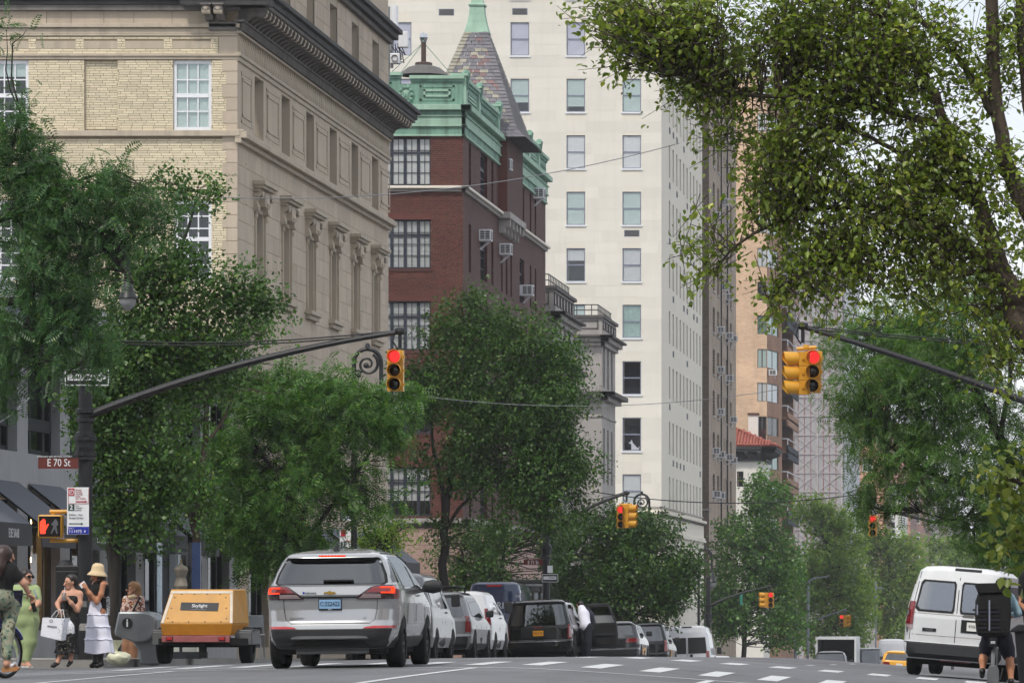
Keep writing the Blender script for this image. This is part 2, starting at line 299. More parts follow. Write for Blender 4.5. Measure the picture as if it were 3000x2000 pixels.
# people
mat('skin', (206, 156, 130), .5, var=.05, vs=9, spec=.35); mat('skin_tan', (186, 130, 98), .5, var=.05, vs=9, spec=.35); mat('lip', (150, 74, 68), .5); mat('hair_dark', (36, 27, 24), .45, var=.35, vs=60); mat('hair_brown', (54, 36, 30), .45, var=.35, vs=60); mat('hair_blond', (150, 112, 74), .5, var=.35, vs=50); mat('eye', (20, 16, 14), .2)
mat('cl_black', (13, 13, 15), .85, var=.2, vs=8); mat('cl_green', (158, 176, 124), .85, var=.1, vs=6, sheen=.2); mat('cl_white', (226, 226, 240), .85, var=.05, vs=8); mat('cl_blue', (136, 164, 176), .85, var=.08); mat('cl_navy', (26, 28, 42), .85, var=.2); mat('straw', (214, 190, 152), .8, var=.1, vs=40); mat('cl_brown', (150, 108, 80), .85, var=.12); mat('leather', (22, 20, 20), .45, var=.2); mat('tan_sole', (176, 124, 78), .6)
mat('bike_blue', (18, 36, 110), .3, coat=.8); mat('sequin', (214, 208, 190), .15, metal=.8); mat('milk', (228, 206, 190), .4)
def patches(name, cs, scale, rough=.85):
    g = N(name); b = g.n('ShaderNodeBsdfPrincipled'); g.l(b.outputs[0], g.out.inputs[0]); tc = g.n('ShaderNodeTexCoord')
    q = g.n('ShaderNodeValToRGB'); q.color_ramp.interpolation = 'CONSTANT'; e = q.color_ramp.elements
    for i, c in enumerate(cs):
        k = e[i] if i < 2 else e.new(.5); k.position = .3 + .4 * i / len(cs) if i else 0; k.color = (*lin(c), 1)
    g.l(g.noise(tc.outputs['Object'], scale, 2, .5), q.inputs[0]); g.l(q.outputs[0], b.inputs['Base Color']); b.inputs['Roughness'].default_value = rough; MAT[name] = g.m
patches('camo', [(62, 78, 66), (120, 138, 118), (150, 150, 128), (78, 84, 62), (176, 178, 160)], 11); patches('floral', [(214, 204, 190), (196, 120, 100), (226, 222, 214), (120, 60, 54), (220, 160, 110), (206, 200, 190)], 16); patches('zebra', [(20, 20, 22), (214, 214, 214), (30, 30, 32), (220, 220, 220)], 30)
# trees
mat('bark', (72, 62, 52), .9, var=.3, vs=6, bump=.6, bs=18, streak=.3); mat('bark_dark', (46, 42, 38), .9, var=.3, vs=6, bump=.5, bs=18)
leaf_mat('leaf_pear', (.095, .155, .018), (.24, .31, .04), (.42, .42, .08), .36, .36, .55)
leaf_mat('leaf_dark', (.026, .072, .016), (.085, .175, .034), (.2, .26, .06), .25, .42, .4)
leaf_mat('leaf_locust', (.034, .095, .032), (.085, .19, .062), (.2, .26, .06), .3, .42, .4)
leaf_mat('leaf_locust_e', (.06, .14, .03), (.13, .25, .055), (.24, .3, .07), .42)
leaf_mat('leaf_mid', (.042, .12, .022), (.11, .23, .045), (.24, .31, .07), .32, .42, .4)
leaf_mat('leaf_far', (.13, .23, .055), (.25, .36, .08), (.4, .42, .12), .42, .6, .2)  # leaves paled so their colour carries haze and sun on far trees
leaf_mat('leaf_near', (.10, .15, .03), (.19, .23, .05), (.34, .32, .08), .4)
# ---------------------------------------------------------------- ground, road, pavements
def grid_sheet(xs, ys, fz, m):
    vs = [(x, y, fz(x, y)) for y in ys for x in xs]; n = len(xs)
    fs = [(j * n + i, j * n + i + 1, (j + 1) * n + i + 1, (j + 1) * n + i) for j in range(len(ys) - 1) for i in range(n - 1)]
    b = MB(); b.add(vs, fs, m); return b
xs = [-3000, -600, -150, -60, -30, -20] + list(np.arange(-17, 3.01, .5)) + [6, 15, 40, 150, 600, 3000]
ys = [-300, -100, 0, 20, 35] + list(np.arange(45, 160, 1.0)) + list(np.arange(160, 320, 4)) + [340, 380, 420, 500, 600, 800, 1100, 1600, 2400, 4000, 6000]
road = grid_sheet([float(x) for x in xs], [float(y) for y in ys], G, 'asphalt').build('road', smooth=True, kind='structure')
road['label'] = 'grey asphalt avenue cresting at the crosswalk and falling away'
def paving(name, x0, x1, y0, y1, label, dx=1.0, dy=2.0):
    """raised sidewalk with kerb; flags jointed as real gaps"""
    b = MB(); h = .14
    yy = list(np.arange(y0, y1, dy)) + [y1]
    for k in range(len(yy) - 1):
        a, c = yy[k], yy[k + 1]; xa, xb = (x0, x1)
        b.add([(xa, a, G(xa, a) + h), (xb, a, G(xb, a) + h), (xb, c, G(xb, c) + h), (xa, c, G(xa, c) + h)], [(0, 1, 2, 3)], 'walk')
        kx = x1 if x1 <= XW + .01 else x0
        b.add([(kx, a, G(kx, a) - .1), (kx, c, G(kx, c) - .1), (kx, c, G(kx, c) + h), (kx, a, G(kx, a) + h)], [(0, 1, 2, 3)], 'kerb')
    b.add([(x0, y0, G(x0, y0) - .1), (x1, y0, G(x1, y0) - .1), (x1, y0, G(x1, y0) + h), (x0, y0, G(x0, y0) + h)], [(0, 1, 2, 3)], 'kerb')
    o = b.build(name, kind='structure'); o['label'] = label
    n = 0
    for k in range(len(yy) - 1):      # flags a finger proud of the bed, nearest rows only
        if yy[k] > 100: break
        xx = np.linspace(x0 + .18 if x1 > XW else x0, x1 - (.18 if x1 <= XW + .01 else 0), 5)
        for i in range(4):
            q = MB(); a, c = yy[k] + .012, yy[k + 1] - .012; xa, xb = xx[i] + .01, xx[i + 1] - .01; z = lambda x, y: G(x, y) + h + .006
            q.add([(xa, a, z(xa, a)), (xb, a, z(xb, a)), (xb, c, z(xb, c)), (xa, c, z(xa, c))], [(0, 1, 2, 3)], 'walk'); q.build('paving_flag', o)
    return o
walk_w = paving('sidewalk', -21, XW, 83.6, 157, 'pale concrete sidewalk with kerb outside the corner boutique')
walk_w2 = paving('sidewalk', -21, XW, 171, 232, 'pale concrete sidewalk in front of the red brick building')
walk_w3 = paving('sidewalk', -21, XW, 262, 520, 'pale concrete sidewalk in front of the white tower')
walk_e = paving('sidewalk', XE, 7, 84, 157, 'pale concrete sidewalk beside the white van')
walk_e2 = paving('sidewalk', XE, 7, 30, 66, 'pale concrete sidewalk at the near corner with the trash bin')
def strip(name, x0, x1, y0, y1, nx=1, ny=1, h=.006):
    b = MB(); X = np.linspace(x0, x1, nx + 1); Y = np.linspace(y0, y1, ny + 1); n = nx + 1
    vs = [(x, y, G(x, y) + h) for y in Y for x in X]
    b.add(vs, [(j * n + i, j * n + i + 1, (j + 1) * n + i + 1, (j + 1) * n + i) for j in range(ny) for i in range(nx)], 'paint_white')
    return b.build(name, road)
for i in range(14):
    x = -8.1 - .845 * 6 + .845 * i
    strip('crosswalk_stripe', x, x + .3, 71.0, 75.2, 1, 5)
for i in range(9):
    x = -5.3 - .845 * 3 + .845 * i
    strip('crosswalk_stripe', x, x + .36, 85.2, 88.6, 1, 5)
strip('stop_line', -15.3, 1.0, 68.2, 68.42, 40, 1)
strip('crosswalk_border', -15.4, -9.6, 70.5, 70.66, 16, 1)
for x in (-11.75, -7.6, -4.35): strip('lane_line', x - .06, x + .06, 40, 68.1, 1, 30)
for x in (-11.75, -4.35):
    for y in (98, 110, 122): strip('lane_line', x - .06, x + .06, y, y + 3, 1, 4)
strip('crosswalk_border', -19.5, -15.7, 76.9, 77.1, 8, 1)
# ---------------------------------------------------------------- building helpers
def S_(Y): return lambda u, z, d: (u, Y + d, z)              # south-facing wall at depth Y, u = x
def E_(X): return lambda u, z, d: (X - d, u, z)              # street-facing wall at X, u = y
def facade(b, pl, u0, u1, z0, z1, ops, m, rev=.25, mr=None):
    us = sorted({u0, u1, *[min(max(o[k], u0), u1) for o in ops for k in (0, 1)]}); zs = sorted({z0, z1, *[min(max(o[k], z0), z1) for o in ops for k in (2, 3)]})
    for i in range(len(us) - 1):
        for j in range(len(zs) - 1):
            a, c = (us[i] + us[i + 1]) / 2, (zs[j] + zs[j + 1]) / 2
            if any(o[0] < a < o[1] and o[2] < c < o[3] for o in ops): continue
            b.quad(pl(us[i], zs[j], 0), pl(us[i + 1], zs[j], 0), pl(us[i + 1], zs[j + 1], 0), pl(us[i], zs[j + 1], 0), m)
    for o in ops:
        a, c, e, g_ = o[:4]; mm = mr or m
        for p, q in (((a, e), (c, e)), ((c, e), (c, g_)), ((c, g_), (a, g_)), ((a, g_), (a, e))):
            b.quad(pl(p[0], p[1], 0), pl(q[0], q[1], 0), pl(q[0], q[1], rev), pl(p[0], p[1], rev), mm)
def band(b, pl, u0, u1, z0, z1, proj, m, d=0.0):
    """moulding strip standing proud of a wall"""
    vs = [pl(u, z, k) for u in (u0, u1) for z in (z0, z1) for k in (-proj, d)]
    b.add(vs, [(0, 4, 6, 2), (1, 3, 7, 5), (0, 1, 5, 4), (2, 6, 7, 3), (0, 2, 3, 1), (4, 5, 7, 6)], m)
WCACHE = {}
def win_mesh(w_, h, style, back, fm, nx, ny, split, fw, fd, back_h):
    key = (round(w_, 2), round(h, 2), style, back, fm, nx, ny, split, fw, round(back_h, 2))
    if key in WCACHE: return WCACHE[key]
    b = MB(); y0, y1 = 0, fd
    b.box(0, w_, y0, y1, 0, fw, fm); b.box(0, w_, y0, y1, h - fw, h, fm); b.box(0, fw, y0, y1, fw, h - fw, fm); b.box(w_ - fw, w_, y0, y1, fw, h - fw, fm)
    if split: b.box(fw, w_ - fw, y0 - .01, y1 - .01, h * split - fw * .6, h * split + fw * .6, fm)
    t = fw * .38
    for k in range(1, nx): x = fw + (w_ - 2 * fw) * k / nx; b.box(x - t / 2, x + t / 2, .005, .03, fw, h - fw, fm)
    for k in range(1, ny):
        z = fw + (h - 2 * fw) * k / ny
        if split and abs(z - h * split) < .08: continue
        b.box(fw, w_ - fw, .006, .031, z - t / 2, z + t / 2, fm)
    b.quad((fw, fd + .7, 0), (w_ - fw, fd + .7, 0), (w_ - fw, fd + .7, h), (fw, fd + .7, h), 'room')
    for x in (fw * .6, w_ - fw * .6): b.quad((x, fd, 0), (x, fd + .7, 0), (x, fd + .7, h), (x, fd, h), 'room')
    b.quad((fw, fd, fw * .5), (w_ - fw, fd, fw * .5), (w_ - fw, fd + .7, fw * .5), (fw, fd + .7, fw * .5), 'room')
    fr = b.mesh('window')
    bl = None
    if back:
        c = MB(); zt = h - fw; zb = h - fw - (h - 2 * fw) * back_h
        if back == 'curtain':
            n = 26
            vs = [(fw + (w_ - 2 * fw) * i / n, fd + .0 + .03 * (i % 2), z) for i in range(n + 1) for z in (zb, zt)]
            c.add(vs, [(2 * i, 2 * i + 2, 2 * i + 3, 2 * i + 1) for i in range(n)], back)
        elif style == 'slat':
            n = int((zt - zb) / .045)
            for i in range(n): z = zb + i * .045; c.quad((fw, fd + .0, z), (w_ - fw, fd + .0, z), (w_ - fw, fd + .02, z + .04), (fw, fd + .02, z + .04), back)
        else: c.box(fw * .8, w_ - fw * .8, fd - .005, fd + .005, zb, zt, back)
        bl = c.mesh('blind')
    p = MB(); p.quad((fw * .5, .02, fw * .5), (w_ - fw * .5, .02, fw * .5), (w_ - fw * .5, .02, h - fw * .5), (fw * .5, .02, h - fw * .5), 'glass_win')
    WCACHE[key] = (fr, bl, p.mesh('pane')); return WCACHE[key]
def window(par, side, u, z, w_, h, wall, depth=.12, back=None, fm='frame_white', nx=1, ny=1, split=.5, fw=.06, fd=.05, style='', back_h=1.0):
    fr, bl, pn = win_mesh(w_, h, style, back, fm, nx, ny, split, fw, fd, back_h)
    loc, rot = ((u, wall + depth, z), (0, 0, 0)) if side == 'S' else ((wall - depth, u, z), (0, 0, PI / 2))
    o = link('window', fr, par, loc=loc, rot=rot)
    if bl: link('blind', bl, o, local=True)
    link('pane', pn, o, local=True); return o
BOXC = {}
def pieces(par, name, rects, pl, proud, m, limit, south, rest='pieces', back=.02):
    """rects (u0,u1,z0,z1): first `limit` as objects of their own sharing one block mesh, the rest joined"""
    me = unit(m)
    for r in rects[:limit]:
        u0, u1, z0, z1 = r
        p = pl(u0, z0, -proud)
        if south: link(name, me, par, loc=p, scale=(u1 - u0, proud + back, z1 - z0))
        else: link(name, me, par, loc=pl(u0, z0, back), scale=(proud + back, u1 - u0, z1 - z0))
    if len(rects) > limit:
        b = MB()
        for r in rects[limit:]: band(b, pl, r[0], r[1], r[2], r[3], proud, m, back)
        b.build(rest, par, kind='stuff')
def courses(u0, u1, z0, z1, bw, bh, gap, ops, bond=.5, jit=0):
    out = []; k = 0; z = z0
    while z < z1 - gap:
        zt = min(z + bh - gap, z1); u = u0 - (bw * bond if k % 2 else 0) - (random.random() * jit * bw)
        while u < u1:
            wd = bw * (1 + (random.random() - .5) * jit); a, c = max(u, u0), min(u + wd - gap, u1); u += wd
            if c - a < gap * 2: continue
            seg = [(a, c)]
            for o in ops:
                if o[2] < zt and o[3] > z:
                    ns = []
                    for s in seg:
                        if o[1] <= s[0] or o[0] >= s[1]: ns.append(s); continue
                        if o[0] - s[0] > gap * 2: ns.append((s[0], o[0]))
                        if s[1] - o[1] > gap * 2: ns.append((o[1], s[1]))
                    seg = ns
            out += [(s[0], s[1], z, zt) for s in seg]
        z += bh; k += 1
    return out
def ac_unit(par, side, u, z, wall, w_=.62, h=.42, d=.42):
    b = MB(); b.box(0, w_, -d, .1, 0, h, 'frame_white'); b.box(w_ * .12, w_ * .88, -d - .01, -d, h * .12, h * .88, 'louvre'); b.box(w_ * .48, w_ * .52, -d - .02, -d - .01, h * .1, h * .9, 'frame_white')
    b.box(-.012, 0, -d + .05, -.03, h * .14, h * .86, 'louvre'); b.box(-.02, -.012, -d + .05 + (d - .08) * .46, -d + .05 + (d - .08) * .54, h * .1, h * .9, 'frame_white')
    for k in range(3): b.box(-.018, -.012, -d + .05, -.03, h * (.26 + k * .2), h * (.29 + k * .2), 'frame_white')
    b.tube([(w_ * .2, -d * .8, 0), (w_ * .2, 0, -.3)], .015, 'frame_white', 4); b.tube([(w_ * .8, -d * .8, 0), (w_ * .8, 0, -.3)], .015, 'frame_white', 4)
    if ('ac',) not in BOXC: BOXC[('ac',)] = b.mesh('air_conditioner')
    loc, rot = ((u, wall, z), (0, 0, 0)) if side == 'S' else ((wall, u, z), (0, 0, PI / 2))
    return link('air_conditioner', BOXC[('ac',)], par, loc=loc, rot=rot)
R = lambda rel: CZ + rel                # heights measured from the eye
# ================================================================ stone corner building with deep cornice (west side, first block)
D1 = 125.4; B1 = thing('stone_building', 'tan stone and yellow brick building with a deep bracketed cornice', 'building', (XB, D1, G(XB, D1)))
pS, pE = S_(D1), E_(XB); Y1 = 155.0
x1 = lambda px: X_(px, D1); z1_ = lambda py: Z_(py, D1)
ops_s = [(x1(507), x1(620), z1_(382), z1_(177)), (x1(-30), x1(84), z1_(382), z1_(177)), (x1(510), x1(620), z1_(822), z1_(587)), (x1(-40), x1(72), z1_(822), z1_(587))]
blind_op = (x1(247), x1(345), z1_(383), z1_(177))
g1 = G(XB, D1 + 10) + .14
b = MB(); facade(b, pS, -46, XB, G(XB, D1) - 1, R(15.0), ops_s + [blind_op], 'mortar_yellow', .14, 'stone_trim')
b.quad(pS(blind_op[0], blind_op[2], .1), pS(blind_op[1], blind_op[2], .1), pS(blind_op[1], blind_op[3], .1), pS(blind_op[0], blind_op[3], .1), 'mortar_yellow')
yw = [128.2, 132.85, 137.4, 142.0, 146.6, 151.2]; ww = 1.5
ops_e = [(y, y + ww, R(12.0), R(13.62)) for y in yw] + [(y + .1, y + ww - .1, R(8.1), R(10.12)) for y in yw] + [(y, y + ww, R(15.9), R(17.2)) for y in yw] + [(y + .1, y + ww - .1, R(3.2), R(6.0)) for y in yw] + [(y - .9, y + 2.4, g1 + .35, g1 + 3.3) for y in yw]
facade(b, pE, D1, Y1, G(XB, D1) - 2, R(20), ops_e, 'stone', .42)
b.box(-46, XB - .02, D1 + .5, Y1 - .02, 0, R(20), 'stone', 'sed')
b.build('wall', B1)
# brickwork of the side wall
skip = ops_s + [blind_op, (x1(663), XB, 0, 99)]
pan = [(x1(a), x1(c), z1_(143), z1_(121)) for a, c in ((-10, 84), (105, 222), (245, 344), (366, 480), (504, 618))]
cb = courses(x1(-20), x1(664), z1_(1010), z1_(408), .285, .0615, .011, skip, .5, .25) + courses(x1(-20), x1(664), z1_(382), z1_(176), .285, .0615, .011, skip, .5, .25) + courses(x1(-20), x1(640), z1_(157), z1_(108), .285, .0615, .011, skip + pan, .5, .25)
zz = lambda r: VY - (r[2] - CZ) * F / D1
near = [r for r in cb if 180 < zz(r) < 384 and x1(345) < r[0] < x1(505)]; ns = set(map(id, near)); cb = near + [r for r in cb if id(r) not in ns]
pieces(B1, 'brick', cb, pS, .012, 'brick_yellow', 290, True, 'brickwork')
cb2 = courses(blind_op[0], blind_op[1], blind_op[2] + .05, blind_op[3] - .02, .285, .0615, .011, [], .5, .2)
pieces(B1, 'brick', cb2, S_(D1 + .1), .01, 'brick_yellow', 0, True, 'brickwork')
pieces(B1, 'stone_panel', pan, pS, .014, 'stone_trim', 20, True)
q = []
z = z1_(1010)
k = 0
while z < z1_(178):
    zt = z + .33
    q.append((x1(652 if k % 2 else 663), XB + .006, z, zt - .012))
    z = zt; k += 1
q.append((x1(642), XB + .006, z1_(157), z1_(108)))
pieces(B1, 'quoin', q, pS, .03, 'stone_blk', 60, True)
for (a, c, e, h_), bk, bh_, ny in ((ops_s[0], 'blind_teal', 1.0, 4), (ops_s[1], 'blind_teal', .2, 4), (ops_s[2], None, 1, 6), (ops_s[3], None, 1, 6)):
    window(B1, 'S', a, e, c - a, h_ - e, D1, .06, bk, 'frame_white', 3, ny, .5 if ny == 4 else .52, .085, .07, '', bh_)
b = MB()   # string courses, entablature on the side wall
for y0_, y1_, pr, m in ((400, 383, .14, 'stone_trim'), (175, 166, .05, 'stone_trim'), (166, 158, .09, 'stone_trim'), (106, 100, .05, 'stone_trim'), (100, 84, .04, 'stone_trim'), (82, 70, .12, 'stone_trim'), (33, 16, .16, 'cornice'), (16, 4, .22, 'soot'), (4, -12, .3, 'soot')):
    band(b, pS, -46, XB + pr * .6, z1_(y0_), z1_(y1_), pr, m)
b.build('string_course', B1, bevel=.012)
pieces(B1, 'stone_block', courses(x1(-30), x1(640), z1_(70), z1_(34), .8, .4, .012, [], 0, .5), pS, .02, 'stone_blk', 40, True)
# street front: ashlar, ledge, entablature
blk = [r for r in courses(D1 + .01, Y1, R(6.4), R(11.62), 1.05, .47, .014, [(o[0] - .16, o[1] + .16, o[2] - .1, o[3] + .1) for o in ops_e], .5, .5)] + courses(D1 + .01, Y1, R(15.5), R(17.45), 1.05, .48, .014, ops_e, .5, .4)
pieces(B1, 'stone_block', blk, pE, .012, 'stone_blk', 300, False, 'ashlar')
b = MB()
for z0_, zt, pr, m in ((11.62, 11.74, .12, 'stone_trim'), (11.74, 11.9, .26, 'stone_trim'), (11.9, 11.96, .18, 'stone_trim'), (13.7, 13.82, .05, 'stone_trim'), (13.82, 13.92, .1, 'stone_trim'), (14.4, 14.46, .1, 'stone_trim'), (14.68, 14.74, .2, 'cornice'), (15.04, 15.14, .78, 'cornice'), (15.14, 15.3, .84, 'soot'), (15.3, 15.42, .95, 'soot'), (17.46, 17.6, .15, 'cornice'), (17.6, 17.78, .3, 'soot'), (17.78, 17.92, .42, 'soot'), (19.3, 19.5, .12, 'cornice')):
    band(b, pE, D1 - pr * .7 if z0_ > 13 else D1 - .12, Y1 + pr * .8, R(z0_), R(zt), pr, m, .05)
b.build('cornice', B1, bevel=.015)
b = MB()      # return of the cornice onto the side wall
band(b, pS, x1(540), XB + .9, R(15.04), R(15.3), .62, 'soot'); band(b, pS, x1(532), XB + .92, R(15.3), R(15.42), .74, 'soot'); band(b, pS, x1(612), XB, R(14.46), R(14.68), .12, 'cornice')
b.build('cornice_return', B1, bevel=.02)
mo = MB()     # one scrolled bracket
mo.prism([(0, .34), (.72, .34), (.74, .24), (.7, .16), (.56, .12), (.42, .15), (.3, .1), (.2, .02), (.06, 0), (0, 0)], 'y', 0, .2, 'cornice')
mo.lathe([(.085, -.01), (.085, .21)], (.64, 0, .2), 'stone_trim', 8, 'y'); mo.lathe([(.06, -.01), (.06, .21)], (.1, 0, .08), 'cornice', 8, 'y'); mo.prism([(-.02, .34), (.78, .34), (.78, .38), (-.02, .38)], 'y', -.04, .24, 'cornice')
mo.lathe([(0, 0), (.06, .02), (.07, .08), (.04, .1)], (.7, .1, .2), 'stone_trim', 6)
mme = mo.mesh('bracket'); me_r = None
for i in range(50): link('bracket', mme, B1, loc=(XB, D1 + .15 + i * .598, R(14.7)))
for px in (605, 640): link('bracket', mme, B1, loc=(x1(px), D1, R(14.7)), rot=(0, 0, -PI / 2))
b = MB()
for i in range(180): y = D1 + .05 + i * .165; band(b, pE, y, y + .1, R(14.47), R(14.67), .16, 'cornice')
b.build('dentil_course', B1, kind='stuff')
b = MB()     # carved frieze: reeded tongues
for i in range(74):
    y = D1 + .2 + i * .4; b.lathe([(.09, 0), (.1, .12), (.06, .3), (.02, .42)], (XB, y, R(13.94)), 'stone_trim', 8, 'z', -PI / 2, PI / 2); band(b, pE, y + .17, y + .2, R(13.95), R(14.38), .05, 'stone_trim')
b.build('carved_frieze', B1, kind='stuff')
for i, y in enumerate([126.0] + [v + ww + .45 for v in yw]):
    y2 = y + (1.75 if i == 0 else 2.25); b = MB()
    for t, pr in ((0, .012), (.16, .022)):
        for u0, u1, z0_, zt in ((y + t, y2 - t, 12.2 + t, 12.26 + t), (y + t, y2 - t, 13.44 - t, 13.5 - t), (y + t, y + t + .06, 12.2 + t, 13.5 - t), (y2 - t - .06, y2 - t, 12.2 + t, 13.5 - t)): band(b, pE, u0, u1, R(z0_), R(zt), pr, 'stone_trim')
    b.build('panel_moulding', B1)
hood = MB()   # console hood over a tall window (local: x along street, y into wall)
for x0, x1h, yo, z0_, zt in ((-.42, 1.92, -.34, .62, .72), (-.36, 1.86, -.27, .54, .62), (-.3, 1.8, -.16, .46, .54)): hood.box(x0, x1h, yo, 0, z0_, zt, 'stone_trim')
con = [(0, 0), (-.08, .0), (-.14, .06), (-.13, .16), (-.09, .24), (-.12, .32), (-.2, .38), (-.25, .44), (-.24, .5), (0, .5)]
for x0 in (-.24, 1.42):
    hood.prism([(y, z - .55 + .5) for y, z in con], 'x', x0, x0 + .32, 'stone_trim'); hood.lathe([(.085, -.012), (.085, .332)], (x0, -.16, .36), 'stone', 9, 'x'); hood.lathe([(.06, -.012), (.06, .332)], (x0, -.08, 0), 'stone', 8, 'x')
    hood.lathe([(0, 0), (.05, .03), (.07, .1), (.04, .16)], (x0 + .16, -.05, -.26), 'stone_trim', 7)
hood.box(.4, 1.1, -.22, 0, .1, .46, 'stone_trim'); hood.lathe([(0, -.02), (.16, .05), (.2, .16), (.1, .3), (0, .34)], (.75, -.12, .02), 'stone', 8)
for x0 in (-.12, 1.5): hood.box(x0, x0 + .12, -.06, 0, -2.05, 0, 'stone_trim')
hm = hood.mesh('window_hood')
sill = MB(); sill.box(-.3, 1.8, -.2, 0, 0, .1, 'stone_trim'); sill.box(-.22, 1.72, -.12, 0, -.12, 0, 'stone_trim'); sm = sill.mesh('sill')
for y in yw:
    link('window_hood', hm, B1, loc=(XB, y, R(10.16)), rot=(0, 0, PI / 2)); link('sill', sm, B1, loc=(XB, y, R(7.98)), rot=(0, 0, PI / 2))
    window(B1, 'E', y, R(12.0), ww, 1.62, XB, .4, None, 'frame_white', 2, 2, .5, .08)
    window(B1, 'E', y + .1, R(8.1), ww - .2, 2.02, XB, .4, None, 'frame_white', 2, 3, .5, .08); window(B1, 'E', y + .1, R(3.2), ww - .2, 2.8, XB, .4, None, 'frame_white', 2, 3, .5, .08)
    window(B1, 'E', y, R(15.9), ww, 1.3, XB, .4, 'blind', 'frame_white', 2, 2, .5, .08, back_h=.5)
# antennas on the corner of its roof
an = thing('antenna_mast', 'rooftop cell antennas with tangled black cables beside the bracketed cornice', 'antenna', P(1140, 235, 158))
b = MB(); s = F / 158
for px, y0_, yt, r in ((1140, 235, 20, .03), (1156, 105, 18, .12), (1148, 200, 110, .05)): b.tube([P(px, y0_, 158), P(px, yt, 158)], r, 'pole_grey' if r != .12 else 'frame_white', 10)
b.build('mast', an)
b = MB(); b.box(X_(1170, 158), X_(1198, 158), 157.7, 158, Z_(142, 158), Z_(96, 158), 'frame_white'); b.build('panel_antenna', an, bevel=.03)
b = MB(); b.box(X_(1147, 158), X_(1175, 158), 157.6, 158, Z_(190, 158), Z_(160, 158), 'frame_white'); b.lathe([(.09, 0), (.11, -.05)], (X_(1161, 158), 157.6, Z_(175, 158)), 'louvre', 10, 'y'); b.build('radio_unit', an, bevel=.03)
b = MB()
for i in range(9):
    p0 = P(1138 + random.random() * 30, 120 + random.random() * 60, 158); p1 = P(1140 + random.random() * 40, 120 + random.random() * 40, 157.8); mid = (p0 + p1) / 2 + Vector((random.random() * .2, -.1, -.25)); b.tube([p0, (p0 + mid) / 2, mid, p1], .018, 'wire_dark', 5)
b.build('cable_bundle', an)
# ================================================================ low boutique (nearest, left edge)
B0 = thing('boutique', 'grey stone boutique with dark shopfront and slanted awnings', 'building', (XB, 90, G(XB, 90)))
pE = E_(XB); b = MB(); g0 = G(XB, 95) + .14
bays = [(90.4 + i * 4.35, 90.4 + i * 4.35 + 3.3) for i in range(8)]
ops = [(a, c, g0 + .5, g0 + 3.1) for a, c in bays] + [(a, c, g0 + 4.05, g0 + 6.6) for a, c in bays]
facade(b, pE, 89.6, D1 - .05, g0 - 1, g0 + 7.3, ops, 'shop_stone', .35); facade(b, S_(89.6), -40, XB, g0 - 1, g0 + 7.3, [], 'shop_stone')
b.quad((-40, 89.6, g0 + 7.3), (XB, 89.6, g0 + 7.3), (XB, D1, g0 + 7.3), (-40, D1, g0 + 7.3), 'shop_stone')
band(b, pE, 89.5, D1 - .1, g0 + 6.9, g0 + 7.3, .25, 'shop_stone')
b.build('wall', B0)
def shop_bay(B0, a, c, z0_, zt, lower, wd, bulbs, name, d=1.15):
    q = MB(); q.box(0, c - a, .2, .3, 0, .12, 'shop_dark'); q.box(0, c - a, .2, .3, zt - z0_ - .12, zt - z0_, 'shop_dark')
    for u in (0, (c - a) * .33, (c - a) * .72, c - a - .12): q.box(u, u + .12, .19, .31, 0, zt - z0_, 'shop_dark')
    q.box(0, c - a, .42 if wd else .9, .47 if wd else .95, 0, zt - z0_, 'shop_wood' if wd else 'room')
    if not lower: q.box(0, c - a, .18, .34, .5, .75, 'shop_dark')
    if bulbs:
        for k in range(6): q.lathe([(0, .03), (.055, .02), (.055, -.03), (0, -.04)], ((c - a) * .62, .38, .3 + k * .38), 'bulb', 8, 'y')
    o = q.build('shop_window', B0, local=True); o.matrix_parent_inverse = wmat(B0).inverted(); o.location = (XB, a, z0_); o.rotation_euler = (0, 0, PI / 2)
    p = MB(); p.quad((0, .24, 0), (c - a, .24, 0), (c - a, .24, zt - z0_), (0, .24, zt - z0_), 'glass_shop'); p.build('pane', o, local=True)
    zt2 = zt + .35; zb = zt - .55; A = MB(); y0_, y1_ = a - .05, c + .05       # awning: sloped sheet, valance, side arms
    A.add([(XB + .02, y0_, zt2), (XB + .02, y1_, zt2), (XB + d, y1_, zb), (XB + d, y0_, zb)], [(0, 1, 2, 3)], 'awning'); o = A.build('awning', B0)
    A = MB(); A.box(XB + d - .01, XB + d + .01, y0_, y1_, zb - .42, zb, 'awning_val'); v = A.build('valance', o)
    for yy in (y0_ + .05, y1_ - .05): A = MB(); A.tube([(XB, yy, zb - .05), (XB + d, yy, zb)], .025, 'shop_dark', 5); A.tube([(XB + .05, yy, zt2 - .05), (XB + d, yy, zb - .02)], .02, 'shop_dark', 5); A.build('awning_frame', o)
    if name: text(name, v, (XB + d + .014, (y0_ + y1_) / 2, zb - .2), .24, 'frame_white', (PI / 2, 0, PI / 2), .9)
for i, (a, c) in enumerate(bays):
    shop_bay(B0, a, c, g0 + .5, g0 + 3.1, 1, i in (1, 2, 3), i in (1, 2), 'ELIE SAAB' if i < 3 else None); shop_bay(B0, a, c, g0 + 4.05, g0 + 6.6, 0, False, False, 'ELIE SAAB' if i < 3 else None)
for y in yw: shop_bay(B1, y - .9, y + 2.4, g1 + .35, g1 + 3.3, 1, False, False, None)
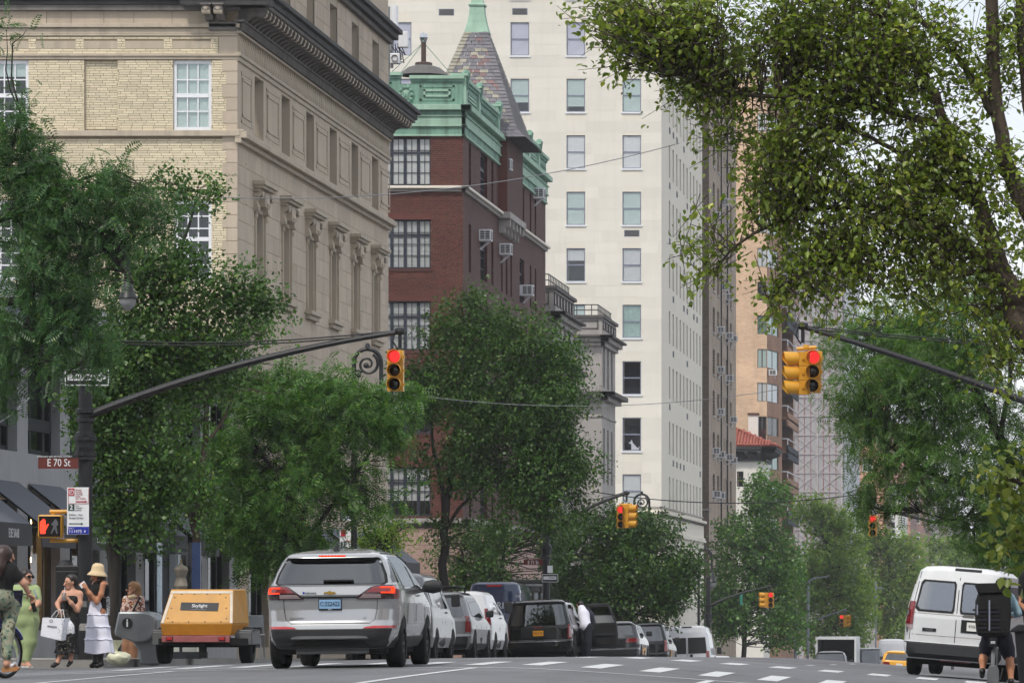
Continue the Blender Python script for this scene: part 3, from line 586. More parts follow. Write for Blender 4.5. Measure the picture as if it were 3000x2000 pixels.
# pavement cafe in front of the shops
cf = thing('cafe_chair', 'thin grey metal cafe chair beside the compressor trailer', 'chair', (X_(743, 97), 97, G(-16, 97) + .14)); xx, zz_ = X_(743, 97), G(-16, 97) + .14
for dx, dy in ((-.18, -.18), (.18, -.18), (.18, .2), (-.18, .2)): b = MB(); b.tube([(xx + dx, 97 + dy, zz_), (xx + dx * .85, 97 + dy * .85, zz_ + (.86 if dy > 0 else .46))], .014, 'pole_grey', 6); b.build('leg', cf)
b = MB(); b.box(xx - .2, xx + .2, 96.8, 97.2, zz_ + .44, zz_ + .47, 'pole_grey'); b.build('seat', cf, bevel=.01); b = MB(); b.box(xx - .17, xx + .17, 97.16, 97.18, zz_ + .6, zz_ + .84, 'pole_grey'); b.build('backrest', cf, bevel=.01)
for px, lb in ((500, 'pale stone planter box seen under the compressor trailer'), (556, 'second pale planter box under the compressor trailer, nearer its right wheel')):
    b = MB(); x0 = X_(px - 26, 92); b.box(x0, X_(px + 26, 92), 92, 92.6, G(-16, 92) + .14, G(-16, 92) + .5, 'tower'); q = b.build('planter', label=lb, cat='planter', bevel=.02); b = MB(); b.box(x0 + .04, X_(px + 26, 92) - .04, 92.04, 92.56, G(-16, 92) + .5, G(-16, 92) + .52, 'bark'); b.build('soil', q)
# display behind the glass box on the pavement: glass shelter with a dress form
sh = thing('display_case', 'glass street display case with a blue edge panel', 'display case', (X_(520, 88), 88, G(-16, 88)))
zt = Z_(1588, 88); zb = G(-16, 88) + .14
b = MB(); b.box(X_(563, 88), X_(588, 88), 87.96, 88.04, zb + .9, zt, 'panel_blue'); b.build('edge_panel', sh)
b = MB(); b.box(X_(460, 88), X_(562, 88), 88.5, 88.52, zb, zt, 'glass_clear'); b.box(X_(459, 88), X_(461, 88), 88.0, 88.5, zb, zt, 'glass_clear'); b.build('pane', sh)
b = MB(); b.box(X_(456, 88), X_(590, 88), 88, 88.7, zb, zb + .12, 'shop_dark'); b.build('plinth', sh)
b = MB(); pr = [(.0, 0), (.17, .02), (.2, .12), (.15, .3), (.19, .42), (.21, .52), (.16, .62), (.06, .68), (.05, .74), (0, .76)]
b.lathe([(0, 0), (.1, 0), (.125, .05), (.105, .14), (.085, .2), (.115, .29), (.13, .34), (.11, .39), (.05, .42), (.032, .44), (.03, .47), (0, .48)], (X_(530, 88.3), 88.3, Z_(1724, 88.3)), 'dressform', 14); b.tube([(X_(530, 88.3), 88.3, zb), (X_(530, 88.3), 88.3, Z_(1724, 88.3))], .03, 'pole', 6); b.tube([(X_(530, 88.3), 88.3, Z_(1724, 88.3) + .46), (X_(530, 88.3), 88.3, Z_(1724, 88.3) + .54)], .012, 'gold', 6)
b.build('dress_form', smooth=True, label='cream tailor dress form standing in the glass street case', cat='mannequin')
# ================================================================ red brick building with copper parapet and slate turret
D2 = 175.6; Y2 = 205.7; B2 = thing('red_brick_building', 'red brick building with green copper parapet and slate turret', 'building', (XB, D2, G(XB, D2)))
x2 = lambda px: X_(px, D2); z2 = lambda py: Z_(py, D2); pS, pE = S_(D2), E_(XB)
rows = [(403, 543), (643, 786), (882, 1025), (1125, 1268), (1367, 1510)]
ops_s = [(x2(1108), x2(1262), z2(c), z2(a)) for a, c in rows] + [(x2(860), x2(1010), z2(c), z2(a)) for a, c in rows]
ez = lambda a, c: (z2(c), z2(a))
ew = [(177.4, .75), (181.2, 2.3), (184.9, .7), (195.2, 1.8), (199.2, .6), (201.2, .6), (188.3, .6), (190.0, .6), (191.7, .6)]
ops_e = [(y, y + w_, z2(c), z2(a)) for a, c in rows for y, w_ in ew]
b = MB(); facade(b, pS, -44, XB, z2(1520), z2(395), ops_s, 'mortar_red', .2, 'brick_red_e'); facade(b, pE, D2, Y2, z2(1520), z2(395), ops_e, 'brick_red_e', .22)
facade(b, S_(D2 - .05), -44, XB + .05, G(XB, D2) - 1, z2(1520), [], 'pinkstone'); facade(b, E_(XB + .05), D2 - .05, Y2, G(XB, D2) - 1.5, z2(1520), [], 'pinkstone')
b.quad((-44, D2, z2(300)), (XB, D2, z2(300)), (XB, Y2, z2(300)), (-44, Y2, z2(300)), 'soot'); facade(b, S_(Y2), -44, XB, 0, z2(300), [], 'brick_red_e')
b.build('wall', B2)
cb = courses(x2(1050), XB, z2(1516), z2(402), .215, .0705, .01, ops_s, .5, .12); nr = [r for r in cb if x2(1264) < r[0] and z2(640) < r[2] < z2(420)]; ns = set(map(id, nr)); cb = nr + [r for r in cb if id(r) not in ns]
pieces(B2, 'brick', cb, pS, .01, 'brick_red', 290, True, 'brickwork')
pieces(B2, 'base_block', courses(x2(1000), XB + .04, G(XB, D2), z2(1545), 1.15, .5, .015, [], .5, .2), S_(D2 - .05), .02, 'pinkstone', 80, True)
b = MB()
for pl, a, c, e in ((pS, -44, XB, 0), (pE, D2, Y2, 1)):
    for y0_, yt, pr, m in ((562, 553, .1, 'mansion'), (553, 545, .22, 'tower'), (1545, 1532, .12, 'mansion_dark'), (1532, 1518, .24, 'mansion')): band(b, pl, a - (pr if e else 0), c + (pr if not e else 0), z2(y0_), z2(yt), pr, m, .05)
b.build('string_course', B2, bevel=.015)
for i, (a, c) in enumerate(rows):
    h_ = z2(a) - z2(c)
    for pa, pc in ((1108, 1147), (1147, 1186), (1186, 1225), (1225, 1262)):
        window(B2, 'S', x2(pa), z2(c), x2(pc) - x2(pa), h_, D2, .08, 'blind', 'frame_dark', 2, 4, .68, .055, .05, 'slat' if i in (1, 2, 4) else '', [1, 1, 1, .6, .7][i])
    for y, w_ in ew: window(B2, 'E', y, z2(c), w_, h_, XB, .12, None, 'frame_dark', 3 if w_ > 1 else 1, 4, .68, .05)
    b = MB(); band(b, pS, x2(1104), x2(1266), z2(c) - .12, z2(c), .03, 'brick_red_e'); b.build('sill', B2); b = MB(); band(b, pS, x2(1104), x2(1266), z2(a), z2(a) + .2, .02, 'brick_red'); b.build('lintel', B2)
for px, py in ((1464, 497), (1403, 705), (1463, 745), (1528, 865), (1440, 950), (1562, 580)):
    y = -XB * F / (VX - px); ac_unit(B2, 'E', y, Z_(py, y), XB + .02)
hs = MB(); hp = [(-.42, .16), (-.3, .34), (-.2, .48), (-.1, .6), (-.02, .52), (-.1, .38), (.2, .38), (.36, .44), (.44, .34), (.4, .1), (.36, .3), (.3, .0), (.24, 0), (.26, .22), (.06, .22), (.04, 0), (-.03, 0), (-.04, .2), (-.1, .0), (-.16, .0), (-.14, .3), (-.26, .3), (-.38, .12)]
hs.prism([(x2(1195) + x * .9, z2(541) + .04 + z * .9) for x, z in hp], 'y', D2 + .17, D2 + .26, 'soot'); hs.build('horse_figure', label='dark horse sculpture standing inside the top brick building window', cat='sculpture')
# copper parapet
b = MB()
for pl, a, c, e in ((pS, -44, XB, 0), (pE, D2, Y2, 1)):
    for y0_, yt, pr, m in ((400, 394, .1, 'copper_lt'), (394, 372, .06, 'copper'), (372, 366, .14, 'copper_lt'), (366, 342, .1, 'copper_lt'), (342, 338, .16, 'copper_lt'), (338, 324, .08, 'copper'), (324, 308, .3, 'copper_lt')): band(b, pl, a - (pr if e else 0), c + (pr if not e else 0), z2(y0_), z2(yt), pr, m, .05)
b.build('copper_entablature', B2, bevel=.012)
def parapet(pl, a, c, hi):
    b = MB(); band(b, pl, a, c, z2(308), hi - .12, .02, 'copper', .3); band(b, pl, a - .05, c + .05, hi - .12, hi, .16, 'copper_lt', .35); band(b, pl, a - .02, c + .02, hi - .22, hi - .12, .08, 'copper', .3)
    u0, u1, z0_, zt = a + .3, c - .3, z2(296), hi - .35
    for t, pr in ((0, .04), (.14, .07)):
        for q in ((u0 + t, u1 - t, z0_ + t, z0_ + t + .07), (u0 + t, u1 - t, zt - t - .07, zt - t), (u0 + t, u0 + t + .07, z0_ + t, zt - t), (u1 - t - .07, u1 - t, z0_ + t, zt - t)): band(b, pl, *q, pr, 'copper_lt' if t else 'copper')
    b.build('copper_parapet', B2)
parapet(pS, x2(1205), XB, z2(222)); parapet(pS, x2(900), x2(1172), z2(212))
parapet(pE, D2 + .6, D2 + 4.2, z2(228)); parapet(pE, D2 + 4.9, D2 + 10.8, z2(240)); parapet(pE, 194.5, 198, z2(240)); parapet(pE, 198.6, 201.8, z2(228)); parapet(pE, 202.4, Y2, z2(240))
b = MB(); band(b, pS, x2(1172), x2(1205), z2(308), z2(246), .02, 'copper', .3); b.build('copper_parapet', B2)
for pl, u in ((pE, D2 + .02), (pE, D2 + 4.3), (pE, D2 + 10.9), (pE, 198.05), (pE, 201.9)):
    b = MB(); band(b, pl, u, u + .55, z2(308), z2(222), .1, 'copper_lt', .4); band(b, pl, u - .06, u + .61, z2(222), z2(215), .18, 'copper_lt', .45); b.lathe([(.06, 0), (.12, .3), (.16, .6), (.06, .72)], pl(u + .27, z2(262), -.08), 'copper', 8); b.build('copper_pier', B2)
b = MB(); cx, cz_ = x2(1190), z2(278)       # cartouche on the parapet
b.lathe([(0, -.1), (.16, -.08), (.19, -.03), (.2, 0)], (cx, D2 - .02, cz_), 'copper_lt', 14, 'y')
for k in range(10): a = k * PI / 5; b.lathe([(0, -.12), (.07, -.08), (.08, 0)], (cx + .21 * math.cos(a), D2 - .02, cz_ + .27 * math.sin(a)), 'copper', 8, 'y')
b.prism([(cx - .13, cz_ + .1), (cx - .09, cz_ + .1), (cx - .05, cz_ - .02), (cx, cz_ + .06), (cx + .05, cz_ - .02), (cx + .09, cz_ + .1), (cx + .13, cz_ + .1), (cx + .06, cz_ - .12), (cx, cz_ - .03), (cx - .06, cz_ - .12)], 'y', D2 - .15, D2 - .1, 'copper'); b.build('cartouche', B2)
# turret: brick bay and slated spire
TY0, TY1, TX = 187.3, 193.0, -19.65
b = MB(); facade(b, E_(TX), TY0, TY1, z2(556), R(17.6), [], 'brick_red_e'); facade(b, S_(TY0), XB - .1, TX, z2(556), R(17.6), [], 'brick_red'); facade(b, S_(TY1), XB, TX, z2(556), R(17.6), [], 'brick_red')
for k in range(5): y = TY0 + .2 + k * 1.25; b.box(XB, TX + .03 + .05, y, y + .28, z2(556) - .4, z2(556) - .1, 'mansion'); b.box(XB, TX - .12, y, y + .28, z2(556) - .62, z2(556) - .4, 'mansion')
b.box(XB, TX + .12, TY0 - .12, TY1 + .12, z2(556) - .1, z2(545), 'mansion')
b.build('turret_bay', B2)
ax, ay = -21.1, 190.15; zb_, zt_ = R(17.55), R(21.9); hw = (1.55 + .35, 3.15); tw = (.4, .4)
def spire(k, i, t): return None
sl = []
def hipw(f):     # half widths at height fraction f, flared at the eaves
    fl = max(0, 1 - f / .12) ** 2 * .25
    return hw[0] + (tw[0] - hw[0]) * f + fl, hw[1] + (tw[1] - hw[1]) * f + fl
b = MB()
for f0, f1 in zip(np.linspace(0, .98, 15), np.linspace(.07, 1, 15)):
    a, c = hipw(f0), hipw(f1); z0_, zt2 = zb_ + (zt_ - zb_) * f0, zb_ + (zt_ - zb_) * f1; k_ = .03
    v = [(ax + sx * (w_[0] - k_), ay + sy * (w_[1] - k_), z) for w_, z in ((a, z0_), (c, zt2)) for sx, sy in ((-1, -1), (1, -1), (1, 1), (-1, 1))]
    b.add(v, [(0, 1, 5, 4), (1, 2, 6, 5), (2, 3, 7, 6), (3, 0, 4, 7)], 'slate_e')
b.quad((ax - hw[0] - .25, ay - hw[1] - .25, zb_), (ax + hw[0] + .25, ay - hw[1] - .25, zb_), (ax + hw[0] + .25, ay + hw[1] + .25, zb_), (ax - hw[0] - .25, ay + hw[1] + .25, zb_), 'eave')
sp = b.build('turret_roof', B2)
NR = 30; cnt = 0; rest = MB()
for r in range(NR):
    f0, f1 = r / NR, (r + 1.25) / NR; a, c = hipw(f0), hipw(min(f1, 1)); z0_, zt2 = zb_ + (zt_ - zb_) * f0, zb_ + (zt_ - zb_) * min(f1, 1)
    for face in ('s', 'e'):
        wa, wc = (a[0], c[0]) if face == 's' else (a[1], c[1]); n = max(2, int(2 * wa / (.26 if face == 's' else .36)))
        for i in range(n):
            u0, u1 = -1 + 2 * i / n + (.0 if r % 2 else 1 / n), -1 + 2 * (i + .93) / n + (.0 if r % 2 else 1 / n)
            if u1 > 1: u1 = 1
            if u0 >= .98: continue
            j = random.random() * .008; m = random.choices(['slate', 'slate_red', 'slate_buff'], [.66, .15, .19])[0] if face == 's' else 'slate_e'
            if face == 's': v = [(ax + u0 * wa, ay - a[1] - .025 - j, z0_), (ax + u1 * wa, ay - a[1] - .025 - j, z0_), (ax + u1 * wc, ay - c[1], zt2), (ax + u0 * wc, ay - c[1], zt2)]
            else: v = [(ax + a[0] + .025 + j, ay + u0 * wa, z0_), (ax + a[0] + .025 + j, ay + u1 * wa, z0_), (ax + c[0], ay + u1 * wc, zt2), (ax + c[0], ay + u0 * wc, zt2)]
            low = [Vector(p) - Vector((0, -.02, 0) if face == 's' else (.02, 0, 0)) for p in v[:2]]
            if face == 's' and cnt < 280: q = MB(); q.add(v + low, [(0, 1, 2, 3), (0, 1, 5, 4)], m); q.build('slate', sp); cnt += 1
            else: rest.add(v + low, [(0, 1, 2, 3), (0, 1, 5, 4)], m)
rest.build('slating', sp, kind='stuff')
b = MB()
for r in range(NR):      # hip slates
    f0, f1 = r / NR, min(1, (r + 1.2) / NR); a, c = hipw(f0), hipw(f1); z0_, zt2 = zb_ + (zt_ - zb_) * f0, zb_ + (zt_ - zb_) * f1
    for sx, m in ((1, 'slate'), (-1, 'slate_buff')):
        b.add([(ax + sx * a[0] - sx * .2, ay - a[1] - .05, z0_), (ax + sx * (a[0] + .05), ay - a[1] - .05, z0_), (ax + sx * (c[0] + .01), ay - c[1] - .01, zt2), (ax + sx * (c[0] - .2), ay - c[1] - .01, zt2)], [(0, 1, 2, 3)], m)
        b.add([(ax + sx * (a[0] + .05), ay - a[1] - .05, z0_), (ax + sx * (a[0] + .05), ay - a[1] + .2, z0_), (ax + sx * (c[0] + .01), ay - c[1] + .2, zt2), (ax + sx * (c[0] + .01), ay - c[1] - .01, zt2)], [(0, 1, 2, 3)], m)
b.build('hip_slating', sp, kind='stuff')
b = MB(); fin = [(.5, 0), (.36, .35), (.3, .7), (.27, 1.0)]
def sq(pr, m):
    for (r0, h0), (r1, h1) in zip(pr, pr[1:]):
        v = [(ax + sx * r, ay + sy * r, zt_ + h) for r, h in ((r0, h0), (r1, h1)) for sx, sy in ((-1, -1), (1, -1), (1, 1), (-1, 1))]; b.add(v, [(0, 1, 5, 4), (1, 2, 6, 5), (2, 3, 7, 6), (3, 0, 4, 7), (4, 5, 6, 7)], m)
sq([(.47, -.08), (.36, .3), (.3, .62), (.27, .95)], 'copper_lt'); sq([(.31, .95), (.33, 1.0), (.28, 1.06)], 'copper_lt'); sq([(.24, 1.06), (.14, 1.6), (.1, 2.2), (.03, 3.2)], 'copper_lt'); b.build('finial', B2)
# chimney vent behind the parapet
ch = thing('roof_vent', 'rusty roof flue with spinning silver cowl and guy wires', 'vent', P(1241, 222, 180)); b = MB()
bx, bz = X_(1241, 180), Z_(222, 180); b.lathe([(.95, 0), (.6, .28), (.3, .38), (.3, .46), (.1, .47)], (bx, 180, bz), 'louvre', 10); b.build('hood', ch)
b = MB(); b.tube([(bx, 180, bz + .4), (bx, 180, bz + 1.25)], .09, 'rust', 8); b.lathe([(.32, .4), (.3, .47), (.12, .5)], (bx, 180, bz), 'rust', 10); b.build('flue', ch)
b = MB(); b.lathe([(.1, 1.2), (.12, 1.28), (.155, 1.38), (.14, 1.5), (.05, 1.56), (0, 1.57)], (bx, 180, bz), 'chrome', 14); b.build('cowl', ch)
b = MB()
for dx in (-1.3, -.9, 1.0): b.tube([(bx, 180, bz + 1.2), (bx + dx, 180.2, bz + .05)], .012, 'copper', 4)
b.build('guy_wire', ch)
# ================================================================ two grey limestone mansions
def mansion(D, Y, rtop, rcor, rlow, label, n):
    B = thing('mansion', label, 'building', (XB, D, G(XB, D))); b = MB()
    ops = [(D + .7 + i * (Y - D - 1.0) / n, D + .7 + i * (Y - D - 1.0) / n + .95, R(z0_), R(zt)) for i in range(n) for z0_, zt in ((rlow + .35, rcor - .35), (rlow - 4.2, rlow - 1.6))]
    for pl, a, c, o in ((S_(D), -30, XB, []), (E_(XB), D, Y, ops), (S_(Y), -30, XB, [])): facade(b, pl, a, c, G(XB, D) - 1.5, R(rcor), o, 'mansion', .3)
    b.quad((-30, D, R(rcor)), (XB, D, R(rcor)), (XB, Y, R(rcor)), (-30, Y, R(rcor)), 'mansion_dark'); b.build('wall', B)
    for k, o in enumerate(ops): window(B, 'E', o[0], o[2], .95, o[3] - o[2], XB, .22, None, 'frame_dark', 1, 2, .5, .07)
    for nm, lv in (('cornice', ((rcor - .35, rcor - .15, .15), (rcor - .15, rcor + .05, .35), (rcor + .05, rcor + .16, .55))), ('string_course', ((rlow - .3, rlow - .1, .3), (rlow - .1, rlow + .1, .62), (rlow - 1.1, rlow - 1.0, .06)))):
        b = MB()
        for z0_, zt, pr in lv:
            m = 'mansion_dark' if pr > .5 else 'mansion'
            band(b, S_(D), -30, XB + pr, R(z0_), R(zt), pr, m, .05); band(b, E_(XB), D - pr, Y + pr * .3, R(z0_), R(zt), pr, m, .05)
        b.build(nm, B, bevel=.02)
    b = MB()
    for pl, a, c in ((S_(D - .03), -30, XB + .03), (E_(XB + .03), D, Y)):
        band(b, pl, a, c, R(rcor + .16), R(rtop - .14), .0, 'mansion', .25); band(b, pl, a, c + .1, R(rtop - .14), R(rtop), .12, 'mansion_dark', .3); band(b, pl, a, c, R(rcor + .16), R(rcor + .36), .06, 'mansion')
        m = max(1, int((c - a) / 1.3))
        for i in range(m):
            u0, u1 = a + (i + .14) * (c - a) / m, a + (i + .86) * (c - a) / m
            for q in ((u0, u1, rcor + .45, rcor + .5), (u0, u1, rtop - .3, rtop - .25), (u0, u0 + .05, rcor + .45, rtop - .25), (u1 - .05, u1, rcor + .45, rtop - .25)): band(b, pl, q[0], q[1], R(q[2]), R(q[3]), .035, 'mansion_dark')
    b.build('parapet', B)
    b = MB()
    for pl, a, c in ((S_(D + .2), -24, XB - .2), (E_(XB - .2), D + .2, Y)):
        for h in (.25, .5): b.tube([pl(a, R(rtop + h), 0), pl(c, R(rtop + h), 0)], .025, 'pole', 5)
        for u in np.arange(a, c, .7): b.tube([pl(u, R(rtop), 0), pl(u, R(rtop + .5), 0)], .02, 'pole', 4)
    b.build('railing', B); return B
mansion(209.0, 218.4, 13.35, 12.1, 10.0, 'grey limestone mansion beside the red brick building', 4)
mansion(233.0, 240.6, 13.5, 12.4, 9.8, 'grey limestone mansion in front of the white tower', 3)
# ================================================================ white limestone tower
D5, Y5 = 271.0, 305.0; B5 = thing('white_tower', 'tall white limestone apartment tower with a plain windowed face', 'building', (XB, D5, G(XB, D5)))
x5 = lambda px: X_(px, D5); pS, pE = S_(D5), E_(XB)
fl = [13.18 + 3.09 * k for k in range(-2, 8)]; WH, WW = 1.82, 1.02
cA, cB, cC, cD, cE_ = [x5(p) - WW / 2 for p in (1851, 1687, 1523, 1308, 1178)]
ops_s = [(c, c + WW, R(t - WH), R(t)) for t in fl for c in (cA, cB, cC, cE_)] + [(cD, cD + WW, R(t - WH), R(t)) for t in fl if t < 29 or t > 32.5] + [(x5(1293), x5(1376), R(fl[6] - 1.92), R(fl[6] - .0))]
ops_s = [o for o in ops_s]
eY = [276.6 + 2.87 * i for i in range(10)]; ops_e = [(y, y + 1.12, R(t - WH), R(t)) for t in fl for y in eY]
b = MB(); z5 = Z_(1500, D5); facade(b, pS, -60, XB, z5, R(40), ops_s, 'tower', .12); facade(b, pE, D5, Y5, z5, R(40), ops_e, 'tower', .3)
facade(b, S_(D5 - .1), -60, XB + .1, G(XB, D5) - 2, z5, [], 'tower'); facade(b, E_(XB + .1), D5 - .1, Y5, G(XB, D5) - 3, z5, [], 'tower'); facade(b, S_(Y5), -60, XB, 0, R(40), [], 'tower'); b.quad((-60, D5, R(40)), (XB, D5, R(40)), (XB, Y5, R(40)), (-60, Y5, R(40)), 'tower'); b.build('wall', B5)
blk = courses(x5(1115), XB, R(5.3), R(34), 2.1, .6, .008, ops_s, .5, .5); near = [r for r in blk if r[0] > x5(1560)]; ns = set(map(id, near)); blk = near + [r for r in blk if id(r) not in ns]
pieces(B5, 'stone_block', blk, pS, .006, 'tower_blk', 290, True, 'ashlar')
b = MB()
for pl, a, c, e in ((pS, -60, XB, 0), (pE, D5, Y5, 1)):
    for y0_, yt, pr, m in ((1488, 1482, .08, 'mansion'), (1506, 1497, .3, 'tower'), (1512, 1506, .22, 'mansion_dark'), (1560, 1553, .2, 'tower'), (1568, 1560, .26, 'tower')): band(b, pl, a - (pr if e else 0), c + (pr if not e else 0), Z_(y0_, D5), Z_(yt, D5), pr, m, .1)
b.build('string_course', B5, bevel=.03)
bk = {0: [('blind', '', 1), ('blind', '', .5), ('blind', '', 1)], 1: [None, ('blind', '', 1), None], 2: [None, None, ('blind_teal', '', 1)], 3: [('curtain', '', 1), ('blind_teal', '', 1), None], 4: [('blind', 'slat', 1), ('blind', 'slat', .36), ('blind', '', .7)], 5: [('blind_teal', '', 1), ('blind_teal', '', 1), ('blind', '', .6)], 6: [('blind', '', 1), ('blind', '', 1), ('blind', '', 1)], 7: [('blind_teal', '', 1), ('blind_teal', '', .85), ('blind_teal', '', .72)], 8: [('blind_lilac', '', 1), ('blind_lilac', '', 1), ('blind_lilac', '', 1)], 9: [('blind', '', 1)] * 3}
for k, t in enumerate(fl):
    for c, q in zip((cA, cB, cC), bk[k]):
        q = q or (None, '', 1); window(B5, 'S', c, R(t - WH), WW, WH, D5, .06, q[0], 'frame_grey', 1, 1, .5, .055, .05, q[1], q[2])
        b = MB(); band(b, pS, c - .06, c + WW + .06, R(t - WH) - .09, R(t - WH), .07, 'frame_white'); b.build('sill', B5)
    for c, q in ((cE_, ('blind_lilac', '', 1)), (cD, ('blind', '', 1))):
        if c == cD and not (t < 29 or t > 32.5): continue
        window(B5, 'S', c, R(t - WH), WW, WH, D5, .06, q[0], 'frame_grey', 1, 1, .5, .055)
    for i, y in enumerate(eY): window(B5, 'E', y, R(t - WH), 1.12, WH, XB, .2, 'blind' if (i * 7 + k * 3) % 7 == 0 else None, 'frame_grey', 1, 1, .5, .06, back_h=[.5, 1, .8][(i + k) % 3])
window(B5, 'S', x5(1293), R(fl[6] - 1.92), x5(1376) - x5(1293), 1.92, D5, .06, 'blind_lilac', 'frame_grey', 3, 1, .5, .055)
lv = MB(); lv.box(0, .84, -.015, .02, 0, .36, 'frame_grey')
for k in range(9): lv.box(.04, .8, -.03, -.014, .03 + k * .035, .052 + k * .035, 'louvre')
lm = lv.mesh('louvre')
for px, py in ((1851, 693), (1523, 44), (1308, 46)): link('louvre', lm, B5, loc=(x5(px) - .42, D5, Z_(py, D5)))
rs = random.Random(4)
for t in fl:
    for y in eY:
        if rs.random() < .42: link('louvre', lm, B5, loc=(XB, y + .12, R(t - WH) - .62), rot=(0, 0, PI / 2))
b = MB(); zx = lambda x, z: (cA + .58 + x * .3, R(fl[1] - WH) + .07 + z * .32)     # little white dog ornament
b.prism([zx(*p) for p in ((-.8, 1.3), (-.45, 1.35), (-.4, 1.75), (-.2, 1.5), (-.1, 1.2), (.2, .9), (.6, .45), (.9, .3), (1.1, .7), (1.15, .4), (.95, .0), (.3, 0), (-.4, 0), (-.35, .6), (-.45, 1.05), (-.8, 1.1))], 'y', D5 + .14, D5 + .22, 'paper_white'); b.build('dog_figurine', label='small white dog figurine on the sill inside the white tower', cat='figurine')
# ================================================================ beige brick apartment house
D6, Y6 = 311.5, 340.5; B6 = thing('beige_apartment_house', 'beige brick apartment house with many window air conditioners', 'building', (XB, D6, G(XB, D6)))
cols6 = [(315.3, 2.1), (319.9, 2.1), (324.0, .8), (326.6, .8), (328.9, 2.0), (333.6, 2.0)]; tops = [(VY - 1138 + 123 * k) / (F / 313) for k in range(-2, 9)]
ops = [(y, y + w_, R(t - 1.6), R(t)) for t in tops for y, w_ in cols6]
b = MB(); facade(b, E_(XB), D6, Y6, G(XB, D6) - 3, R(33), ops, 'brick_beige', .18); facade(b, S_(D6), -40, XB, G(XB, D6) - 3, R(33), [], 'brick_beige_s'); facade(b, S_(Y6), -40, XB, 0, R(33), [], 'brick_beige_s'); band(b, S_(D6), -40, XB + .1, Z_(1494, D6), Z_(1490, D6), .1, 'mansion'); b.build('wall', B6)
for k, t in enumerate(tops):
    for i, (y, w_) in enumerate(cols6):
        window(B6, 'E', y, R(t - 1.6), w_, 1.6, XB, .1, None, 'frame_dark', 2 if w_ > 1 else 1, 1, .5, .06)
        b = MB(); band(b, E_(XB), y - .1, y + w_ + .1, R(t - 1.72), R(t - 1.6), .06, 'mansion'); b.build('sill', B6)
for px, py in ((2102, 975), (2127, 992), (2140, 1000), (2102, 1092), (2128, 1116), (2102, 1215), (2139, 1237), (2089, 1330), (2104, 1340), (2128, 1348), (2140, 1357), (2091, 1456), (2104, 1460), (2114, 850), (2127, 878), (2110, 745), (2090, 640), (2114, 600)):
    y = -XB * F / (VX - px); ac_unit(B6, 'E', y, Z_(py, y), XB + .02)
b = MB()
for u in (323.2, 329.9): b.tube([(XB + .06, u, R(3)), (XB + .06, u, R(33))], .05, 'wire_dark', 5)
b.build('downpipe', B6)
# ================================================================ house with red tile roof
D7, Y7 = 376.0, 385.0; B7 = thing('tile_roof_house', 'small white stucco house with a red tile roof and dark eaves', 'building', (XB, D7, G(XB, D7))); x7 = lambda px: X_(px, D7)
op = [(x7(2159), x7(2178), Z_(1425, D7), Z_(1380, D7))]
b = MB(); facade(b, S_(D7), -26, XB, G(XB, D7) - 3, R(10.8), op, 'stucco', .2); facade(b, E_(XB), D7, Y7, G(XB, D7) - 3, R(10.8), [], 'stucco'); b.build('wall', B7)
window(B7, 'S', op[0][0], op[0][2], op[0][1] - op[0][0], op[0][3] - op[0][2], D7, .1, None, 'frame_dark', 2, 2, .5, .05)
b = MB()
for z0_, zt, pr in ((10.7, 10.9, .2), (10.9, 11.45, .12), (11.45, 11.62, .9), (11.62, 11.8, 1.0)): band(b, S_(D7), -26, XB + pr, R(z0_), R(zt), pr, 'eave', .1); band(b, E_(XB), D7 - pr, Y7, R(z0_), R(zt), pr, 'eave', .1)
b.build('eaves', B7)
bm = MB(); bm.prism([(0, .55), (-.85, .55), (-.88, .42), (-.6, .3), (-.3, .22), (-.12, 0), (0, 0)], 'x', 0, .2, 'eave'); bme = bm.mesh('bracket')
for i in range(6): link('bracket', bme, B7, loc=(XB - .4 - i * 1.0, D7, R(10.9)))
for i in range(9): link('bracket', bme, B7, loc=(XB, D7 + .4 + i * 1.0, R(10.9)), rot=(0, 0, PI / 2))
rt = thing('r', '', '', (XB, D7, R(11.8))); rt.name = 'roof'; rt.parent = B7; rt.matrix_parent_inverse = wmat(B7).inverted()
b = MB(); e = 1.05; rz, rr_ = R(11.8), R(13.4); iX, iY = XB - 2.6, D7 + 3.4
b.add([(-26, D7 - e, rz), (XB + e, D7 - e, rz), (XB + e, Y7, rz), (iX, Y7, rr_), (iX, iY, rr_), (-26, iY, rr_)], [(0, 1, 4, 5), (1, 2, 3, 4)], 'tile'); b.build('roof_deck', rt)
tm = MB(); tm.lathe([(.1, 0), (.1, .62)], (0, 0, 0), 'tile', 5, 'y', 0, PI); tme = tm.mesh('roof_tile')
sl_s = math.atan2(1.6, 4.45); sl_e = math.atan2(1.6, 3.65)
for k in range(7):
    f = k / 7
    for i in range(26):
        x = XB + e - .12 - i * .235
        if x > XB + e - f * 3.65 - .05 or x < -24.2: continue
        link('roof_tile', tme, rt, loc=(x, D7 - e - .02 + f * 4.45, rz + .03 + f * 1.6), rot=(sl_s, 0, 0))
    for i in range(34):
        y = D7 - e + .12 + i * .26
        if y < D7 - e + f * 4.45 + .05 or y > Y7 - .2: continue
        link('roof_tile', tme, rt, loc=(XB + e + .02 - f * 3.65, y, rz + .03 + f * 1.6), rot=(sl_e, 0, PI / 2))
b = MB(); b.box(X_(2192, 380), X_(2220, 380), 380, 381, R(11), Z_(1215, 380), 'stucco'); b.box(X_(2190, 380), X_(2223, 380), 379.9, 381.1, Z_(1215, 380), Z_(1209, 380), 'brick_red'); b.build('chimney', B7)
b = MB(); b.box(X_(2222, 381), X_(2243, 381), 381.3, 382.1, R(11), Z_(1256, 381), 'brick_red_e'); b.build('chimney', B7)
